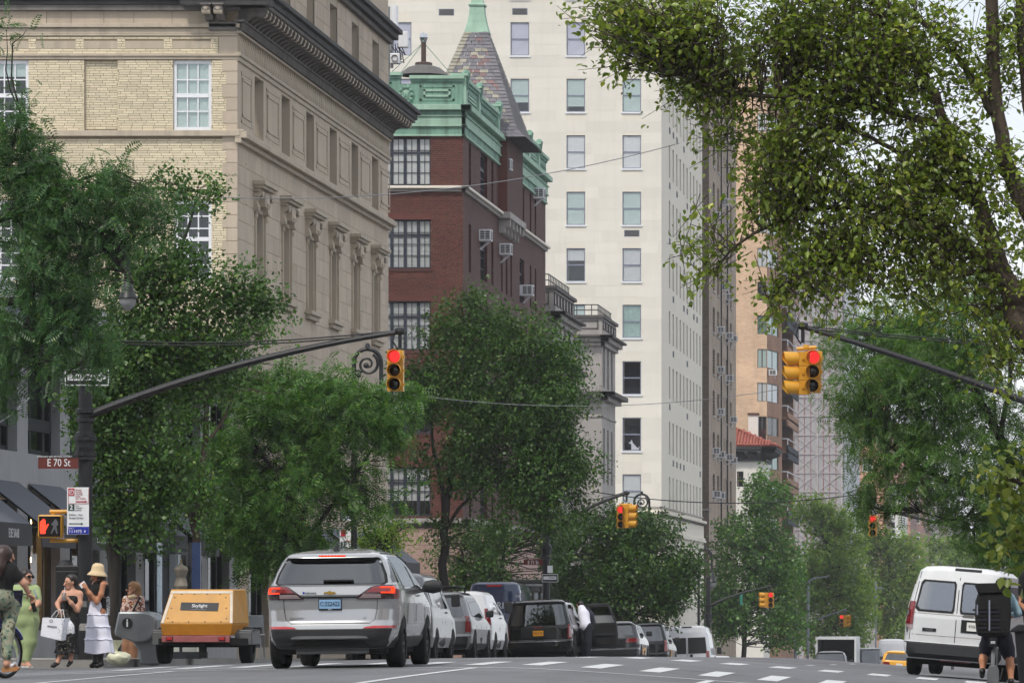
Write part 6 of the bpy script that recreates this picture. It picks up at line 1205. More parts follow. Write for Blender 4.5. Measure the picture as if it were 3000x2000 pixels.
# parked row on the west side
van_like('cargo_van', 'silver cargo van parked behind the nearest silver SUV', -14.55, 113, 'silver2', 5.2, 1.98, 2.05)
def suv(name, label, X, Y, paint, L_=4.9, W=1.96, H=1.76, lamps='tall', yaw=0, plate='plate_white', txt=None, cat='car', glassm='glass_car', rails=True):
    hw = W / 2
    v = Veh(name, label, cat, X, Y, [(.3, hw * .9), (.45, hw * .97), (.8, hw), (1.0, hw * .985), (1.12, hw * .95), (1.45, hw * .86), (H - .12, hw * .78), (H - .05, hw * .68), (H, hw * .35)],
            [(.3, .12), (.4, 0), (.62, .0), (.68, .06), (1.0, .07), (1.08, .1), (H - .18, .3), (H - .1, .26), (H - .05, .36), (H, .9)], [(.3, L_ - .2), (.6, L_), (.9, L_ - .1), (1.02, L_ - .7), (1.1, L_ - 1.2), (H - .2, L_ - 2.0), (H, L_ - 2.6)], paint, yaw, 5, 18)
    v.patch('bumper', [(.32, -hw * .9, hw * .9), (.42, -hw * .97, hw * .97), (.58, -hw, hw), (.62, -hw * .95, hw * .95)], 'plastic' if paint != 'black_car' else 'black_car', 0, .03, 20)
    v.patch('rear_window', [(1.1, -hw * .76, hw * .76), (1.14, -hw * .8, hw * .8), (H - .22, -hw * .7, hw * .7), (H - .18, -hw * .66, hw * .66)], glassm, 0, .012, 16)
    for sd in (-1, 1):
        Lx = lambda a, c: (min(sd * a, sd * c), max(sd * a, sd * c))
        if lamps == 'tall': v.patch('tail_lamp', [(.72, *Lx(hw * .84, hw * .985)), (1.08, *Lx(hw * .86, hw * .96)), (1.12, *Lx(hw * .82, hw * .94))], 'tail_red', 0, .014, 5)
        elif lamps == 'clear':
            o = v.patch('tail_lamp', [(.68, *Lx(hw * .84, hw * .99)), (1.1, *Lx(hw * .86, hw * .96))], 'tail_red', 0, .014, 5); v.patch('lens', [(.72, *Lx(hw * .88, hw * .95)), (1.05, *Lx(hw * .89, hw * .93))], 'tail_clear', 0, .02, 4, o)
        else: v.patch('tail_lamp', [(.86, *Lx(hw * .5, hw * .98)), (1.0, *Lx(hw * .56, hw * .97))], 'tail_red', 0, .014, 8)
        v.patch('side_window', [(1.1, .75, L_ - 1.65), (1.16, .6, L_ - 1.7), (H - .22, .55, L_ - 2.3), (H - .17, .7, L_ - 2.5)], 'glass_car', sd, .008, 14)
        for y in (1.3, L_ * .48, L_ * .7): v.patch('door_gap', [(.4, y, y + .012), (1.08, y, y + .012)], 'gap', sd, .003, 2)
        v.patch('side_cladding', [(.31, .3, L_ - .3), (.44, .25, L_ - .3)], 'plastic', sd, .012, 16)
        b = MB(); b.box(0, .2, 0, .1, 0, .18, 'plastic'); o = b.build('mirror', v.t, local=True, bevel=.04); o.location = (sd * hw - (.16 if sd < 0 else -.0), L_ - 1.65, 1.1)
        if rails: v.patch('roof_rail', [(H - .07, .7, L_ - 2.7), (H - .03, .75, L_ - 2.8)], 'gap', sd, .05, 8)
    y = v.rear(0, .85); v.box('license_plate', -.155, .155, y - .03, y - .01, .78, .94, plate)
    if txt: text(txt, v.t, (0, y - .034, .86), .085, 'ink', sx=.8, local=True)
    v.box('underbody', -hw * .8, hw * .8, .35, L_ - .5, .2, .33, 'under'); v.wheels((.95, L_ - .95), .37, .25, hw * .86); v.arches((.95, L_ - .95), .37); return v
V = suv('parked_suv', 'silver SUV with tall red tail lamps parked beside the cargo van', -14.65, 122, 'silver2', 5.0, 1.97, 1.76, 'tall'); 
b = MB()
for x in (-.6, .6): b.tube([(x, .7, 1.73), (x, .7, 1.86), (x, 2.3, 1.86), (x, 2.3, 1.73)], .025, 'gap', 5)
for y in (.7, 1.5, 2.3): b.tube([(-.6, y, 1.86), (.6, y, 1.86)], .02, 'gap', 5)
b.build('roof_rack', V.t, local=True)
van_like('small_van', 'small white panel van parked behind the black SUV', -14.8, 128.5, 'white_car', 4.6, 1.86, 1.86, 0, False)
V = van_like('delivery_van', 'dark blue delivery van with white RIST lettering', -17.25, 160, 'navy_car', 6.0, 1.96, 2.8, 0, False)
lettering(V, 'RIST', .36, 2.0, .3, 'sign_white', .02, .95); lettering(V, '374', .74, 2.3, .12, 'sign_white', .02); V.patch('brake_lamp', [(2.62, -.25, .25), (2.68, -.25, .25)], 'refl_red', 0, .02, 5)
b = MB()
for k in range(6): a = k * PI / 3; b.tube([(-.62, V.rear(-.6, 1.85) - .012, 1.85), (-.62 + .12 * math.cos(a), V.rear(-.6, 1.85) - .012, 1.85 + .12 * math.sin(a))], .012, 'sign_white', 4)
b.build('emblem', V.t, local=True)
V = van_like('passenger_van', 'tall black van with roof unit beyond the blue delivery van', -17.1, 168, 'black_car', 6.0, 2.0, 2.95, 0, True); V.box('roof_unit', -.55, .55, 1.2, 2.6, 2.9, 3.1, 'gap', bevel=.06)
V = suv('black_suv', 'large black SUV with yellow plate, its side door open', X_(1579, 147), 147, 'black_car', 5.3, 2.05, 1.89, 'clear', 0, 'plate_yellow', 'T801214C')
V.patch('plate_recess', [(.72, -.5, .5), (.76, -.52, .52), (1.02, -.52, .52), (1.06, -.5, .5)], 'gap', 0, .006, 10); lettering(V, 'GMC', 0, 1.03, .09, 'ink_red', .02, 1.3); lettering(V, 'YUKON XL', -.66, .64, .05, 'chrome', .014, 1.2); V.patch('bumper_trim', [(.6, -.85, .85), (.62, -.85, .85)], 'chrome', 0, .036, 12)
b = MB(); hx = 1.06; dr = [(0, .42), (.98, .42), (1.02, .62), (1.0, 1.1), (.78, 1.72), (.7, 1.76), (.1, 1.76), (0, 1.68)]
b.prism([(hx + x, z) for x, z in dr], 'y', 3.62, 3.72, 'plastic'); do = b.build('open_door', V.t, local=True, bevel=.02)
b = MB(); b.prism([(hx + x, z) for x, z in ((.1, 1.16), (.94, 1.16), (.72, 1.66), (.12, 1.66))], 'y', 3.6, 3.74, 'glass_car'); b.build('pane', do, local=True)
b = MB(); b.prism([(hx + x, z) for x, z in ((.06, .5), (.94, .5), (.96, 1.1), (.04, 1.1))], 'y', 3.585, 3.615, 'cl_black'); b.box(hx + .25, hx + .9, 3.54, 3.6, .78, .86, 'plastic'); b.box(hx + .15, hx + .3, 3.57, 3.6, .98, 1.03, 'chrome'); b.build('door_lining', do, local=True)
suv('dark_crossover', 'dark grey crossover parked beyond the open car door', X_(1793, 168), 168, 'dark_car', 4.75, 1.92, 1.62, 'wide')
suv('dark_suv', 'black SUV parked between the crossover and white van', X_(1880, 180.5), 180.5, 'black_car', 4.9, 2.0, 1.82, 'tall')
V = van_like('shuttle_van', 'white van with two dark rear windows farther down the avenue', X_(2016, 216), 216, 'white_car', 5.6, 2.04, 2.52, 0, False)
for sd in (-1, 1): V.patch('rear_window', [(1.28, min(sd * .04, sd * .86), max(sd * .04, sd * .86)), (1.98, min(sd * .04, sd * .8), max(sd * .04, sd * .8))], 'gap', 0, .014, 6)
V.patch('brake_lamp', [(2.42, -.22, .22), (2.48, -.22, .22)], 'gap', 0, .02, 5); V.box('door_handle', .12, .24, V.rear(.2, 1.1) - .03, V.rear(.2, 1.1), 1.05, 1.25, 'gap')
suv('far_car', 'dark SUV with brake lamp in front of the box truck', X_(2432, 268), 268, 'dark_car', 4.8, 1.9, 1.76, 'wide'); 
bt = thing('box_truck', 'white box truck with an open dark cargo bay', 'truck', (X_(2449, 290), 290, G(X_(2449, 290), 290))); x0, gz_ = X_(2449, 290), G(X_(2449, 290), 290)
b = MB(); z0_, zt = gz_ + .95, Z_(1865, 290)
b.box(x0 - 1.2, x0 - 1.08, 290, 296, z0_, zt, 'white_old'); b.box(x0 + 1.08, x0 + 1.2, 290, 296, z0_, zt, 'white_old'); b.box(x0 - 1.08, x0 + 1.08, 290, 296, zt - .14, zt, 'white_old'); b.box(x0 - 1.08, x0 + 1.08, 290, 296, z0_, z0_ + .1, 'louvre'); b.box(x0 - 1.08, x0 + 1.08, 295.8, 296, z0_ + .1, zt - .14, 'room'); b.build('cargo_box', bt)
b = MB(); b.box(x0 - 1.0, x0 + 1.0, 296.2, 298, gz_ + .6, gz_ + 2.4, 'white_old'); b.build('cab', bt, bevel=.08)
for sx in (-1, 1):
    for y in (291.5, 297): b = MB(); b.lathe([(.2, -.13), (.45, -.13), (.48, 0), (.45, .13), (.2, .13)], (x0 + sx * .95, y, gz_ + .48), 'rubber', 18, 'x'); b.build('wheel', bt)
suv('far_car', 'silver car beside the box truck in the distance', X_(2545, 300), 300, 'silver2', 4.7, 1.85, 2.3, 'wide'); suv('far_car', 'farther silver car beyond the yellow taxi', X_(2585, 330), 330, 'silver2', 4.7, 1.85, 1.9, 'tall')
van_like('far_van', 'white van with rounded roof beyond the yellow taxi', X_(2612, 310), 310, 'white_car', 5.4, 2.0, 2.9, 0, False)
V = suv('taxi', 'yellow taxi half hidden by the white cargo van', X_(2632, 250), 250, 'taxi', 4.7, 1.86, 1.6, 'wide', cat='taxi')
suv('far_car', 'small white car under trees beside the white shuttle van', X_(2100, 262), 262, 'white_car', 4.6, 1.8, 1.6, 'wide')
# --- yellow compressor trailer
DT = 85.0; tx = X_(590, DT); gz_ = G(tx, DT); T = thing('compressor_trailer', 'yellow towable compressor trailer at the kerb', 'trailer', (tx, DT, gz_)); s_ = DT / F
q = lambda x, y: ((x - 590) * s_, (VY - y) * s_ + CZ - gz_)
A = [q(489, 1725), q(672, 1725), q(682, 1826), q(469, 1826)]; C_ = [q(469, 1826), q(682, 1826), q(675, 1860), q(474, 1860)]
b = MB()
def slab(poly, y0s, y1_, m, zs): b.add([(p[0], y0s[i], p[1]) for i, p in enumerate(poly)] + [(p[0] + (.12 if i in (1, 2) else -.02), y1_, p[1]) for i, p in enumerate(poly)], [(0, 1, 2, 3), (1, 5, 6, 2), (0, 3, 7, 4), (0, 4, 5, 1), (3, 2, 6, 7)], m)
slab(A, [.42, .42, .0, .0], 1.0, 'machine', 0); b.build('canopy', T, local=True, bevel=.015); b = MB(); slab(C_, [0, 0, .05, .05], 1.0, 'machine_lo', 0); b.build('lower_hood', T, local=True, bevel=.01)
sl_ = lambda px, py, o=.012: ((px - 590) * s_, .42 * (1826 - py) / 101 - o, (VY - py) * s_ + CZ - gz_)
def face(name, pts, m, o=.01, par=None): bb = MB(); bb.add([sl_(*p, o) for p in pts] + [sl_(*p, o - .012) for p in pts], [(0, 1, 2, 3), (0, 1, 5, 4), (1, 2, 6, 5), (2, 3, 7, 6), (3, 0, 4, 7)], m); return bb.build(name, par or T, local=True)
face('reflective_tape', [(490, 1730), (671, 1730), (672, 1737), (489, 1737)], 'tape'); face('reflective_tape', [(489, 1739), (497, 1739), (479, 1824), (471, 1824)], 'tape'); face('reflective_tape', [(664, 1738), (672, 1738), (681, 1824), (673, 1824)], 'tape')
face('access_panel', [(496, 1740), (664, 1740), (671, 1822), (484, 1822)], 'machine', .008); pn = face('name_plate', [(524, 1763), (635, 1765), (634, 1789), (523, 1786)], 'txt_plate' if False else 'shop_dark', .016)
text('Skylight', T, sl_(579, 1773.5, .022), .088, 'sign_white', (PI / 2 - .55, 0, 0), local=True); text('DEVELOPMENT', T, sl_(579, 1785, .022), .03, 'frame_grey', (PI / 2 - .55, 0, 0), 1.3, local=True)
for px, py in ((522, 1739), (560, 1739), (597, 1739), (635, 1739), (503, 1749), (653, 1749), (497, 1780), (658, 1780), (490, 1810), (662, 1811), (505, 1820), (552, 1820), (600, 1820), (647, 1820)):
    b = MB(); b.lathe([(0, -.014), (.011, -.01), (.012, 0)], sl_(px, py, .008), 'louvre', 8, 'y'); b.build('bolt', T, local=True)
b = MB(); a0, a1 = q(474, 1861), q(673, 1880); b.box(a0[0], a1[0], -.02, .1, a1[1], a0[1], 'rusty'); bar = b.build('light_bar', T, local=True, bevel=.008)
for px in (497, 651):
    b = MB(); c0, c1 = q(px - 10, 1863), q(px + 10, 1876); b.box(c0[0], c1[0], -.035, -.02, c1[1], c0[1], 'gap'); b.build('lamp_bezel', bar, local=True, bevel=.006); b = MB(); b.box(c0[0] + .012, c1[0] - .012, -.045, -.035, c1[1] + .012, c0[1] - .012, 'refl_red'); b.build('tail_lamp', bar, local=True, bevel=.006)
for x0, x1_, px in ((436, 478, 459), (680, 730, 703)):
    b = MB(); c0, c1 = q(x0, 1844), q(x1_, 1888); b.box(c0[0], c1[0], .35, 1.25, c0[1] - .03, c0[1], 'fender'); b.box(c0[0], c1[0], .3, .35, c1[1], c0[1] - .03, 'fender'); b.box(c0[0] if px > 600 else c0[0], c0[0] + .02, .3, 1.25, c1[1], c0[1], 'fender'); b.box(c1[0] - .02, c1[0], .3, 1.25, c1[1], c0[1], 'fender'); b.build('mudguard', T, local=True, bevel=.02)
    b = MB(); b.lathe([(.15, -.11), (.27, -.11), (.315, -.09), (.325, -.03), (.325, .03), (.315, .09), (.27, .11), (.15, .11)], ((px - 590) * s_, .8, .325), 'rubber', 22, 'x'); b.build('wheel', T, True, .7, local=True)
b = MB(); b.box(-.75, .75, .05, 1.3, .33, .45, 'under'); b.tube([(-.7, .8, .325), (.7, .8, .325)], .04, 'under', 6); b.box(-.06, .06, .1, .2, .12, .4, 'under'); b.build('chassis', T, local=True)
b = MB(); b.tube([(0, 1.3, .4), (0, 3.0, .42)], .05, 'under', 6); b.build('tow_bar', T, local=True)
# ================================================================ people: one continuous surface per body, grown from a distance field
def sdf_eval(prims, Pn, blend):
    d = None; best = None; mi = None
    for pr in prims:
        k = pr[0]
        if k == 'c':
            a, b_, ra, rb = np.array(pr[1]), np.array(pr[2]), pr[3], pr[4]; ab = b_ - a; L2 = max(1e-9, float(ab @ ab)); t = np.clip(((Pn - a) @ ab) / L2, 0, 1); q = Pn - a - t[:, None] * ab
            fl = pr[6] if len(pr) > 6 else None
            if fl is not None: q = q * np.array(fl)
            di = np.sqrt((q ** 2).sum(1)) - (ra + (rb - ra) * t)
        else:
            c, r = np.array(pr[1]), np.array(pr[2]); q = (Pn - c) / r; L_ = np.sqrt((q ** 2).sum(1)); di = (L_ - 1) * r.min() * .9 + (L_ - 1) * .1 * r.max()
        m = pr[5] if k == 'c' else pr[3]; mm = np.full(len(Pn), m)
        if d is None: d, best, mi = di, di.copy(), mm
        else:
            h = np.clip(.5 + .5 * (d - di) / blend, 0, 1); d = d * (1 - h) + di * h - blend * h * (1 - h); w_ = di < best; best[w_] = di[w_]; mi[w_] = m
    return d, mi
def surface_net(prims, res, blend):
    lo = np.full(3, 1e9); hi = -lo
    for pr in prims:
        if pr[0] == 'c':
            for p, r in ((pr[1], pr[3]), (pr[2], pr[4])): lo = np.minimum(lo, np.array(p) - r * 1.9); hi = np.maximum(hi, np.array(p) + r * 1.9)
        else: lo = np.minimum(lo, np.array(pr[1]) - np.array(pr[2]) * 1.2); hi = np.maximum(hi, np.array(pr[1]) + np.array(pr[2]) * 1.2)
    lo -= 2 * res; n = np.ceil((hi + 2 * res - lo) / res).astype(int) + 1
    gx = [lo[i] + res * np.arange(n[i]) for i in range(3)]; Pn = np.stack(np.meshgrid(*gx, indexing='ij'), -1).reshape(-1, 3)
    K = 4; nc = (n + K - 1) // K; gc = [lo[i] + res * (K * np.arange(nc[i]) + (K - 1) / 2) for i in range(3)]; dc, _ = sdf_eval(prims, np.stack(np.meshgrid(*gc, indexing='ij'), -1).reshape(-1, 3), blend)
    dc = dc.reshape(nc).repeat(K, 0).repeat(K, 1).repeat(K, 2)[:n[0], :n[1], :n[2]].reshape(-1); near_ = np.abs(dc) < res * K * 2.2 + blend * .5; d = dc.copy(); d[near_] = sdf_eval(prims, Pn[near_], blend)[0]; D = d.reshape(n); s = D < 0
    c = [s[i:n[0] - 1 + i, j:n[1] - 1 + j, k:n[2] - 1 + k] for i in (0, 1) for j in (0, 1) for k in (0, 1)]; tot = sum(x.astype(int) for x in c); act = (tot > 0) & (tot < 8); idx = np.argwhere(act); vid = -np.ones(act.shape, int); vid[act] = np.arange(len(idx))
    acc = np.zeros((len(idx), 3)); cnt = np.zeros(len(idx)); off = [(i, j, k) for i in (0, 1) for j in (0, 1) for k in (0, 1)]
    for a in range(8):
        for ax in range(3):
            if off[a][ax]: continue
            o0 = np.array(off[a]); o1 = o0.copy(); o1[ax] = 1; A = D[tuple((idx + o0).T)]; B = D[tuple((idx + o1).T)]; x = (A < 0) != (B < 0); t = np.where(x, A / np.where(A - B == 0, 1, A - B), 0); acc[x] += (o0 + (o1 - o0) * t[:, None])[x]; cnt[x] += 1
    V_ = lo + res * (idx + acc / cnt[:, None]); fs = []
    for ax in range(3):
        sl0 = [slice(None)] * 3; sl1 = [slice(None)] * 3; sl0[ax] = slice(0, n[ax] - 1); sl1[ax] = slice(1, n[ax]); x = s[tuple(sl0)] != s[tuple(sl1)]; e = np.argwhere(x); b_, c_ = [i for i in range(3) if i != ax]
        e = e[(e[:, b_] > 0) & (e[:, c_] > 0) & (e[:, b_] < n[b_] - 1) & (e[:, c_] < n[c_] - 1)]
        if not len(e): continue
        def vv(db, dc): q = e.copy(); q[:, b_] -= db; q[:, c_] -= dc; return vid[tuple(q.T)]
        Q = np.stack([vv(0, 0), vv(1, 0), vv(1, 1), vv(0, 1)], 1); fl = s[tuple(e.T)] ^ (ax == 1); Q[~fl] = Q[~fl][:, ::-1]; fs.append(Q)
    fs = np.concatenate(fs); fs = fs[(fs >= 0).all(1)]; _, mi = sdf_eval(prims, V_[fs].mean(1), blend); return V_, fs, mi
def sdf_obj(name, prims, mats, parent=None, res=.013, blend=.03, extra=None, **k):
    mats = list(mats) + ['eye'] * (10 - len(mats)); sets = [(prims, res, blend)] + (extra or []); b = MB()
    for p, r, bl in sets:
        V_, fs, mi = surface_net(p, r, bl)
        o = len(b.v); b.v += [tuple(v) for v in V_.tolist()]
        for f, m in zip(fs.tolist(), mi.tolist()): b.f.append([i + o for i in f]); b.m.append(b.mi(mats[m]))
    return b.build(name, parent, True, 0, **k)
def hand(p, d, up, m=0, grip=.6, s=1.0):
    """palm and five bent fingers; d points along the fingers, up along the back of the hand"""
    p, d, up = Vector(p), Vector(d).normalized(), Vector(up); sd = d.cross(up).normalized(); up = sd.cross(d).normalized(); out = []
    for i in range(4):
        o = (i - 1.5) * .019 * s; L_ = [.068, .078, .074, .058][i] * s; k0 = p + d * .075 * s + sd * o; out.append(('c', p + sd * o * .6, k0, .016 * s, .0125 * s, m)); a = grip; k1 = k0 + (d * math.cos(a) - up * math.sin(a)) * L_ * .5; k2 = k1 + (d * math.cos(2 * a) - up * math.sin(2 * a)) * L_ * .5; out += [('c', k0, k1, .0105 * s, .0095 * s, m), ('c', k1, k2, .0095 * s, .008 * s, m)]
    t0 = p + sd * -.028 * s + d * .012 * s; t1 = t0 + (d * .5 - sd * .7 - up * .4 * grip).normalized() * .036 * s; t2 = t1 + (d * .9 - sd * .1 - up * .6 * grip).normalized() * .03 * s; out += [('c', p, t0, .017 * s, .014 * s, m), ('c', t0, t1, .0135 * s, .011 * s, m), ('c', t1, t2, .011 * s, .0085 * s, m)]
    return [(a[0], tuple(a[1]), tuple(a[2]), *a[3:]) for a in out]
def head(c, f, m=0, r=.098, lip=1, ear=True):
    """skull, jaw, nose, lips, ears; f = facing direction"""
    c, f = Vector(c), Vector(f).normalized(); up = Vector((0, 0, 1)); sd = f.cross(up).normalized(); u2 = sd.cross(f); T = lambda a, b_, k: tuple(c + sd * a * r / .098 + f * b_ * r / .098 + u2 * k * r / .098)
    out = [('e', T(0, -.01, .025), (r * .86, r * .86, r * .98), m), ('c', T(0, .01, .0), T(0, .045, -.075), .07, .042, m), ('c', T(0, .085, .005), T(0, .112, -.028), .011, .016, m), ('c', T(-.018, .082, -.058), T(.018, .082, -.058), .0105, .0105, lip), ('c', T(-.04, .066, .01), T(-.04, .07, -.01), .025, .02, m), ('c', T(.04, .066, .01), T(.04, .07, -.01), .025, .02, m)]
    out += [('c', T(s * .036, .083, .012), T(s * .036, .088, .012), .011, .011, 9) for s in (-1, 1)] + [('c', T(s * .02, .088, .03), T(s * .055, .078, .032), .006, .005, 9) for s in (-1, 1)]
    if ear: out += [('c', T(s * .083, -.01, .008), T(s * .086, -.005, -.025), .016, .011, m) for s in (-1, 1)]
    return out, T
def clusters(prims):
    out = []
    for p in prims:
        c = np.array(p[1]); hit = [g_ for g_ in out if any(np.abs(np.array(q[1]) - c).max() < .16 for q in g_)]
        if hit:
            hit[0].append(p)
            for h in hit[1:]: hit[0].extend(h); out.remove(h)
        else: out.append([p])
    return out
class Person:
    def __init__(s, name, label, D):
        s.D = D; s.name = name; s.label = label; s.pr = []; s.fine = []
    def j(s, px, py, dd=0): return tuple(P(px, py, s.D + dd) if dd == 0 else Vector((X_(px, s.D), s.D + dd, Z_(py, s.D))))
    def limb(s, pts, rs, m):
        for (a, ra), (b_, rb) in zip(zip(pts, rs), list(zip(pts, rs))[1:]): s.pr.append(('c', a, b_, ra, rb, m))
    def body(s, mats, res=.0135, blend=.035):
        s.o = sdf_obj('person', s.pr, mats, None, res, blend, [(c, .0055, .008) for c in clusters(s.fine)], label=s.label, cat='person'); return s.o
def hairmesh(par, prims, m, res=.013, blend=.03, name='hair'): return sdf_obj(name, prims, [m], par, res, blend)
# ---- woman in bucket hat and white skirt
W_ = Person('w', 'woman in straw bucket hat and tiered white skirt, looking at her phone', 81.0); j = W_.j
hp, T = head(j(283, 1683), (-.9, -.25, -.45), 0, .096, 1); W_.fine += hp
W_.limb([j(286, 1690, .02), j(291, 1707, .03)], [.05, .048], 0); W_.pr += [('e', j(293, 1727, .02), (.15, .1, .16), 2), ('e', j(291, 1750, .02), (.115, .085, .14), 0), ('e', j(285, 1777, .02), (.12, .1, .12), 3), ('c', j(278, 1709, .03), j(306, 1709, .0), .05, .05, 0)]
W_.limb([j(306, 1711, -.12), j(301, 1740, -.14), j(289, 1763, -.16)], [.048, .043, .036], 0); W_.limb([j(289, 1763, -.16), j(270, 1737, -.2), j(261, 1722, -.2)], [.038, .034, .024], 0)
W_.limb([j(276, 1711, .12), j(272, 1742, .1), j(266, 1756, .04)], [.046, .04, .036], 0); W_.limb([j(266, 1756, .04), j(260, 1735, -.08), j(256, 1724, -.12)], [.036, .03, .024], 0)
W_.fine += hand(j(259, 1720, -.2), (-.5, -.1, .6), (.6, -.5, .4), 0, .7) + hand(j(256, 1722, -.13), (-.4, -.15, .7), (.4, .7, .3), 0, .7)
for px, dd in ((280, .05), (296, -.03)): W_.limb([j(px + 2, 1790, dd), j(px, 1850, dd), j(px - 1, 1915, dd)], [.07, .055, .042], 0); W_.limb([j(px - 1, 1914, dd), j(px - 2, 1943, dd)], [.052, .05], 4); W_.limb([j(px + 1, 1944, dd + .02), j(px - 9, 1948, dd - .05), j(px - 13, 1949, dd - .07)], [.042, .036, .026], 4)
W_.pr.append(('c', j(299, 1757, .0), j(303, 1780, -.02), .07, .05, 2)); o = W_.body(['skin_tan', 'lip', 'cl_black', 'cl_white', 'leather'])
def skirt(par, name, rings, m, n=40, seed=0, fold=.06, depth=.75):
    """rings: (px_center, py, half-width px) top to bottom at depth D with pleats growing to the hem"""
    rs = np.random.default_rng(seed); ph = rs.random(4) * 6; vs = []; D = rings[0][3]
    for k, (cx, py, hw_, D) in enumerate(rings):
        f = k / (len(rings) - 1)
        for i in range(n):
            a = 2 * PI * i / n; w_ = 1 + fold * f * (math.sin(7 * a + ph[0]) + .6 * math.sin(11 * a + ph[1]) + .4 * math.sin(17 * a + ph[2])); r = hw_ * D / F * w_; vs.append((X_(cx, D) + r * math.cos(a), D + r * depth * math.sin(a), Z_(py + 2.5 * f * math.sin(3 * a + ph[3]), D)))
    b = MB(); b.add(vs, [(k * n + i, k * n + (i + 1) % n, (k + 1) * n + (i + 1) % n, (k + 1) * n + i) for k in range(len(rings) - 1) for i in range(n)], m); return b.build(name, par, True, 0)
d_ = 81.0; rg = [(285, 1762, 21, d_), (285, 1768, 22, d_), (285, 1785, 25, d_), (286, 1799, 27, d_), (286, 1801, 29, d_), (286, 1820, 31, d_), (287, 1834, 33, d_), (287, 1836, 34.5, d_), (288, 1855, 36, d_), (289, 1871, 38, d_), (289, 1873, 39.5, d_), (291, 1892, 41, d_), (292, 1912, 43, d_)]
sk = skirt(o, 'skirt', rg, 'cl_white', 56, 2, .035)
for py, hw_ in ((1800, 28.5), (1835, 34.5), (1872, 39.5)):
    b = MB(); pts = []; cx = 286 + (py - 1800) * .04
    for i in range(41): a = 2 * PI * i / 40; pts.append((X_(cx, d_) + hw_ * d_ / F * 1.02 * math.cos(a), d_ + hw_ * d_ / F * .77 * math.sin(a), Z_(py + 1.2 * math.sin(9 * a), d_)))
    b.tube(pts, .011, 'cl_white', 5, False); b.build('ruffle', sk)
b = MB(); hc = j(286, 1672, .01); tl_ = Matrix.Rotation(-.12, 3, 'Y'); b.lathe([(.168, -.075), (.17, -.07), (.125, -.02), (.108, .0), (.104, .06), (.088, .105), (.05, .128), (0, .132)], (0, 0, 0), 'straw', 26); ob = b.build('hat', o, True, 0, local=False); ob.location = hc; ob.rotation_euler = (0, .1, 0); ob.matrix_parent_inverse = wmat(o).inverted()
hairmesh(o, [('e', j(290, 1683, .03), (.092, .1, .1), 0), ('c', j(297, 1688, .05), j(302, 1706, .08), .055, .05, 0), ('c', j(302, 1706, .08), j(309, 1742, .1), .05, .02, 0), ('c', j(283, 1700, -.02), j(287, 1708, -.06), .02, .012, 0)], 'hair_brown')
b = MB(); c_ = Vector(j(250, 1712, -.22)); b.box(-.036, .036, -.005, .005, -.07, .07, 'sign_white'); ob = b.build('phone', label='white phone held by the woman in the straw hat', cat='phone', bevel=.008); ob.location = c_; ob.rotation_euler = (-.5, .9, .5)
b = MB(); q0 = Vector(j(311, 1775, .04)); b.box(q0.x - .05, q0.x + .05, q0.y - .06, q0.y + .06, q0.z - .16, q0.z + .16, 'zebra'); ob = b.build('tote_bag', label='zebra striped bag at the hip of the hatted woman', cat='bag', bevel=.03)
# ---- woman in black sequinned dress with shopping bags
W_ = Person('w', 'woman in black sequinned dress sipping an iced drink and carrying shopping bags', 80.4); j = W_.j
hp, T = head(j(205, 1705), (-.75, -.66, -.12), 0, .094, 1); W_.fine += hp
W_.limb([j(208, 1716, .02), j(211, 1729, .03)], [.05, .05], 0); W_.pr += [('e', j(211, 1741, .03), (.155, .095, .09), 0), ('e', j(209, 1762, .02), (.135, .1, .12), 2), ('e', j(209, 1790, .02), (.125, .095, .13), 2), ('e', j(206, 1815, .02), (.16, .12, .15), 2), ('c', j(190, 1735, .03), j(231, 1739, .03), .05, .05, 0), ('c', j(201, 1756, -.05), j(218, 1756, -.05), .06, .06, 2)]
W_.limb([j(189, 1737, .0), j(178, 1756, -.03), j(170, 1768, -.05)], [.047, .042, .036], 0); W_.limb([j(170, 1768, -.05), j(174, 1776, -.1), j(178, 1783, -.14)], [.036, .031, .024], 0); W_.limb([j(233, 1741, .02), j(234, 1768, -.02), j(229, 1786, -.06)], [.05, .045, .038], 0); W_.limb([j(229, 1786, -.06), j(214, 1766, -.15), j(205, 1752, -.18)], [.038, .032, .024], 0)
W_.fine += hand(j(204, 1752, -.18), (-.6, -.2, .35), (.2, -.9, .3), 0, .8) + hand(j(178, 1783, -.14), (.05, -.1, -1), (-.8, -.5, 0), 0, 1.1)
W_.limb([j(200, 1822, .03), j(190, 1870, .0), j(181, 1912, -.02), j(170, 1938, -.04)], [.088, .062, .045, .032], 0); W_.limb([j(214, 1822, .03), j(212, 1880, .03), j(206, 1930, .03)], [.088, .058, .034], 0); W_.limb([j(169, 1941, -.03), j(160, 1948, -.08), j(156, 1949, -.1)], [.036, .032, .024], 4); W_.limb([j(206, 1938, .04), j(200, 1948, -.03)], [.036, .028], 4)
o = W_.body(['skin', 'lip', 'cl_black', 'cl_white', 'leather']); d_ = 80.4
dr = skirt(o, 'dress_skirt', [(206, 1806, 22, d_), (205, 1825, 27, d_), (202, 1850, 29, d_), (199, 1880, 30, d_), (197, 1902, 33, d_), (196, 1914, 35, d_)], 'cl_black', 40, 5, .05)
b = MB(); rs = random.Random(5)
for k in range(170):
    px, py = 176 + rs.random() * 52, 1748 + rs.random() * 164
    if py > 1800 and (px < 178 - (py - 1800) * .1 + 6): continue
    if py < 1800 and not 196 < px < 224: continue
    z = Vector(j(px, py, -.13 - (.14 if py > 1815 else 0))); b.box(z.x - .005, z.x + .005, z.y, z.y + .004, z.z - .005, z.z + .005, 'sequin')
b.build('sequins', o, kind='stuff')
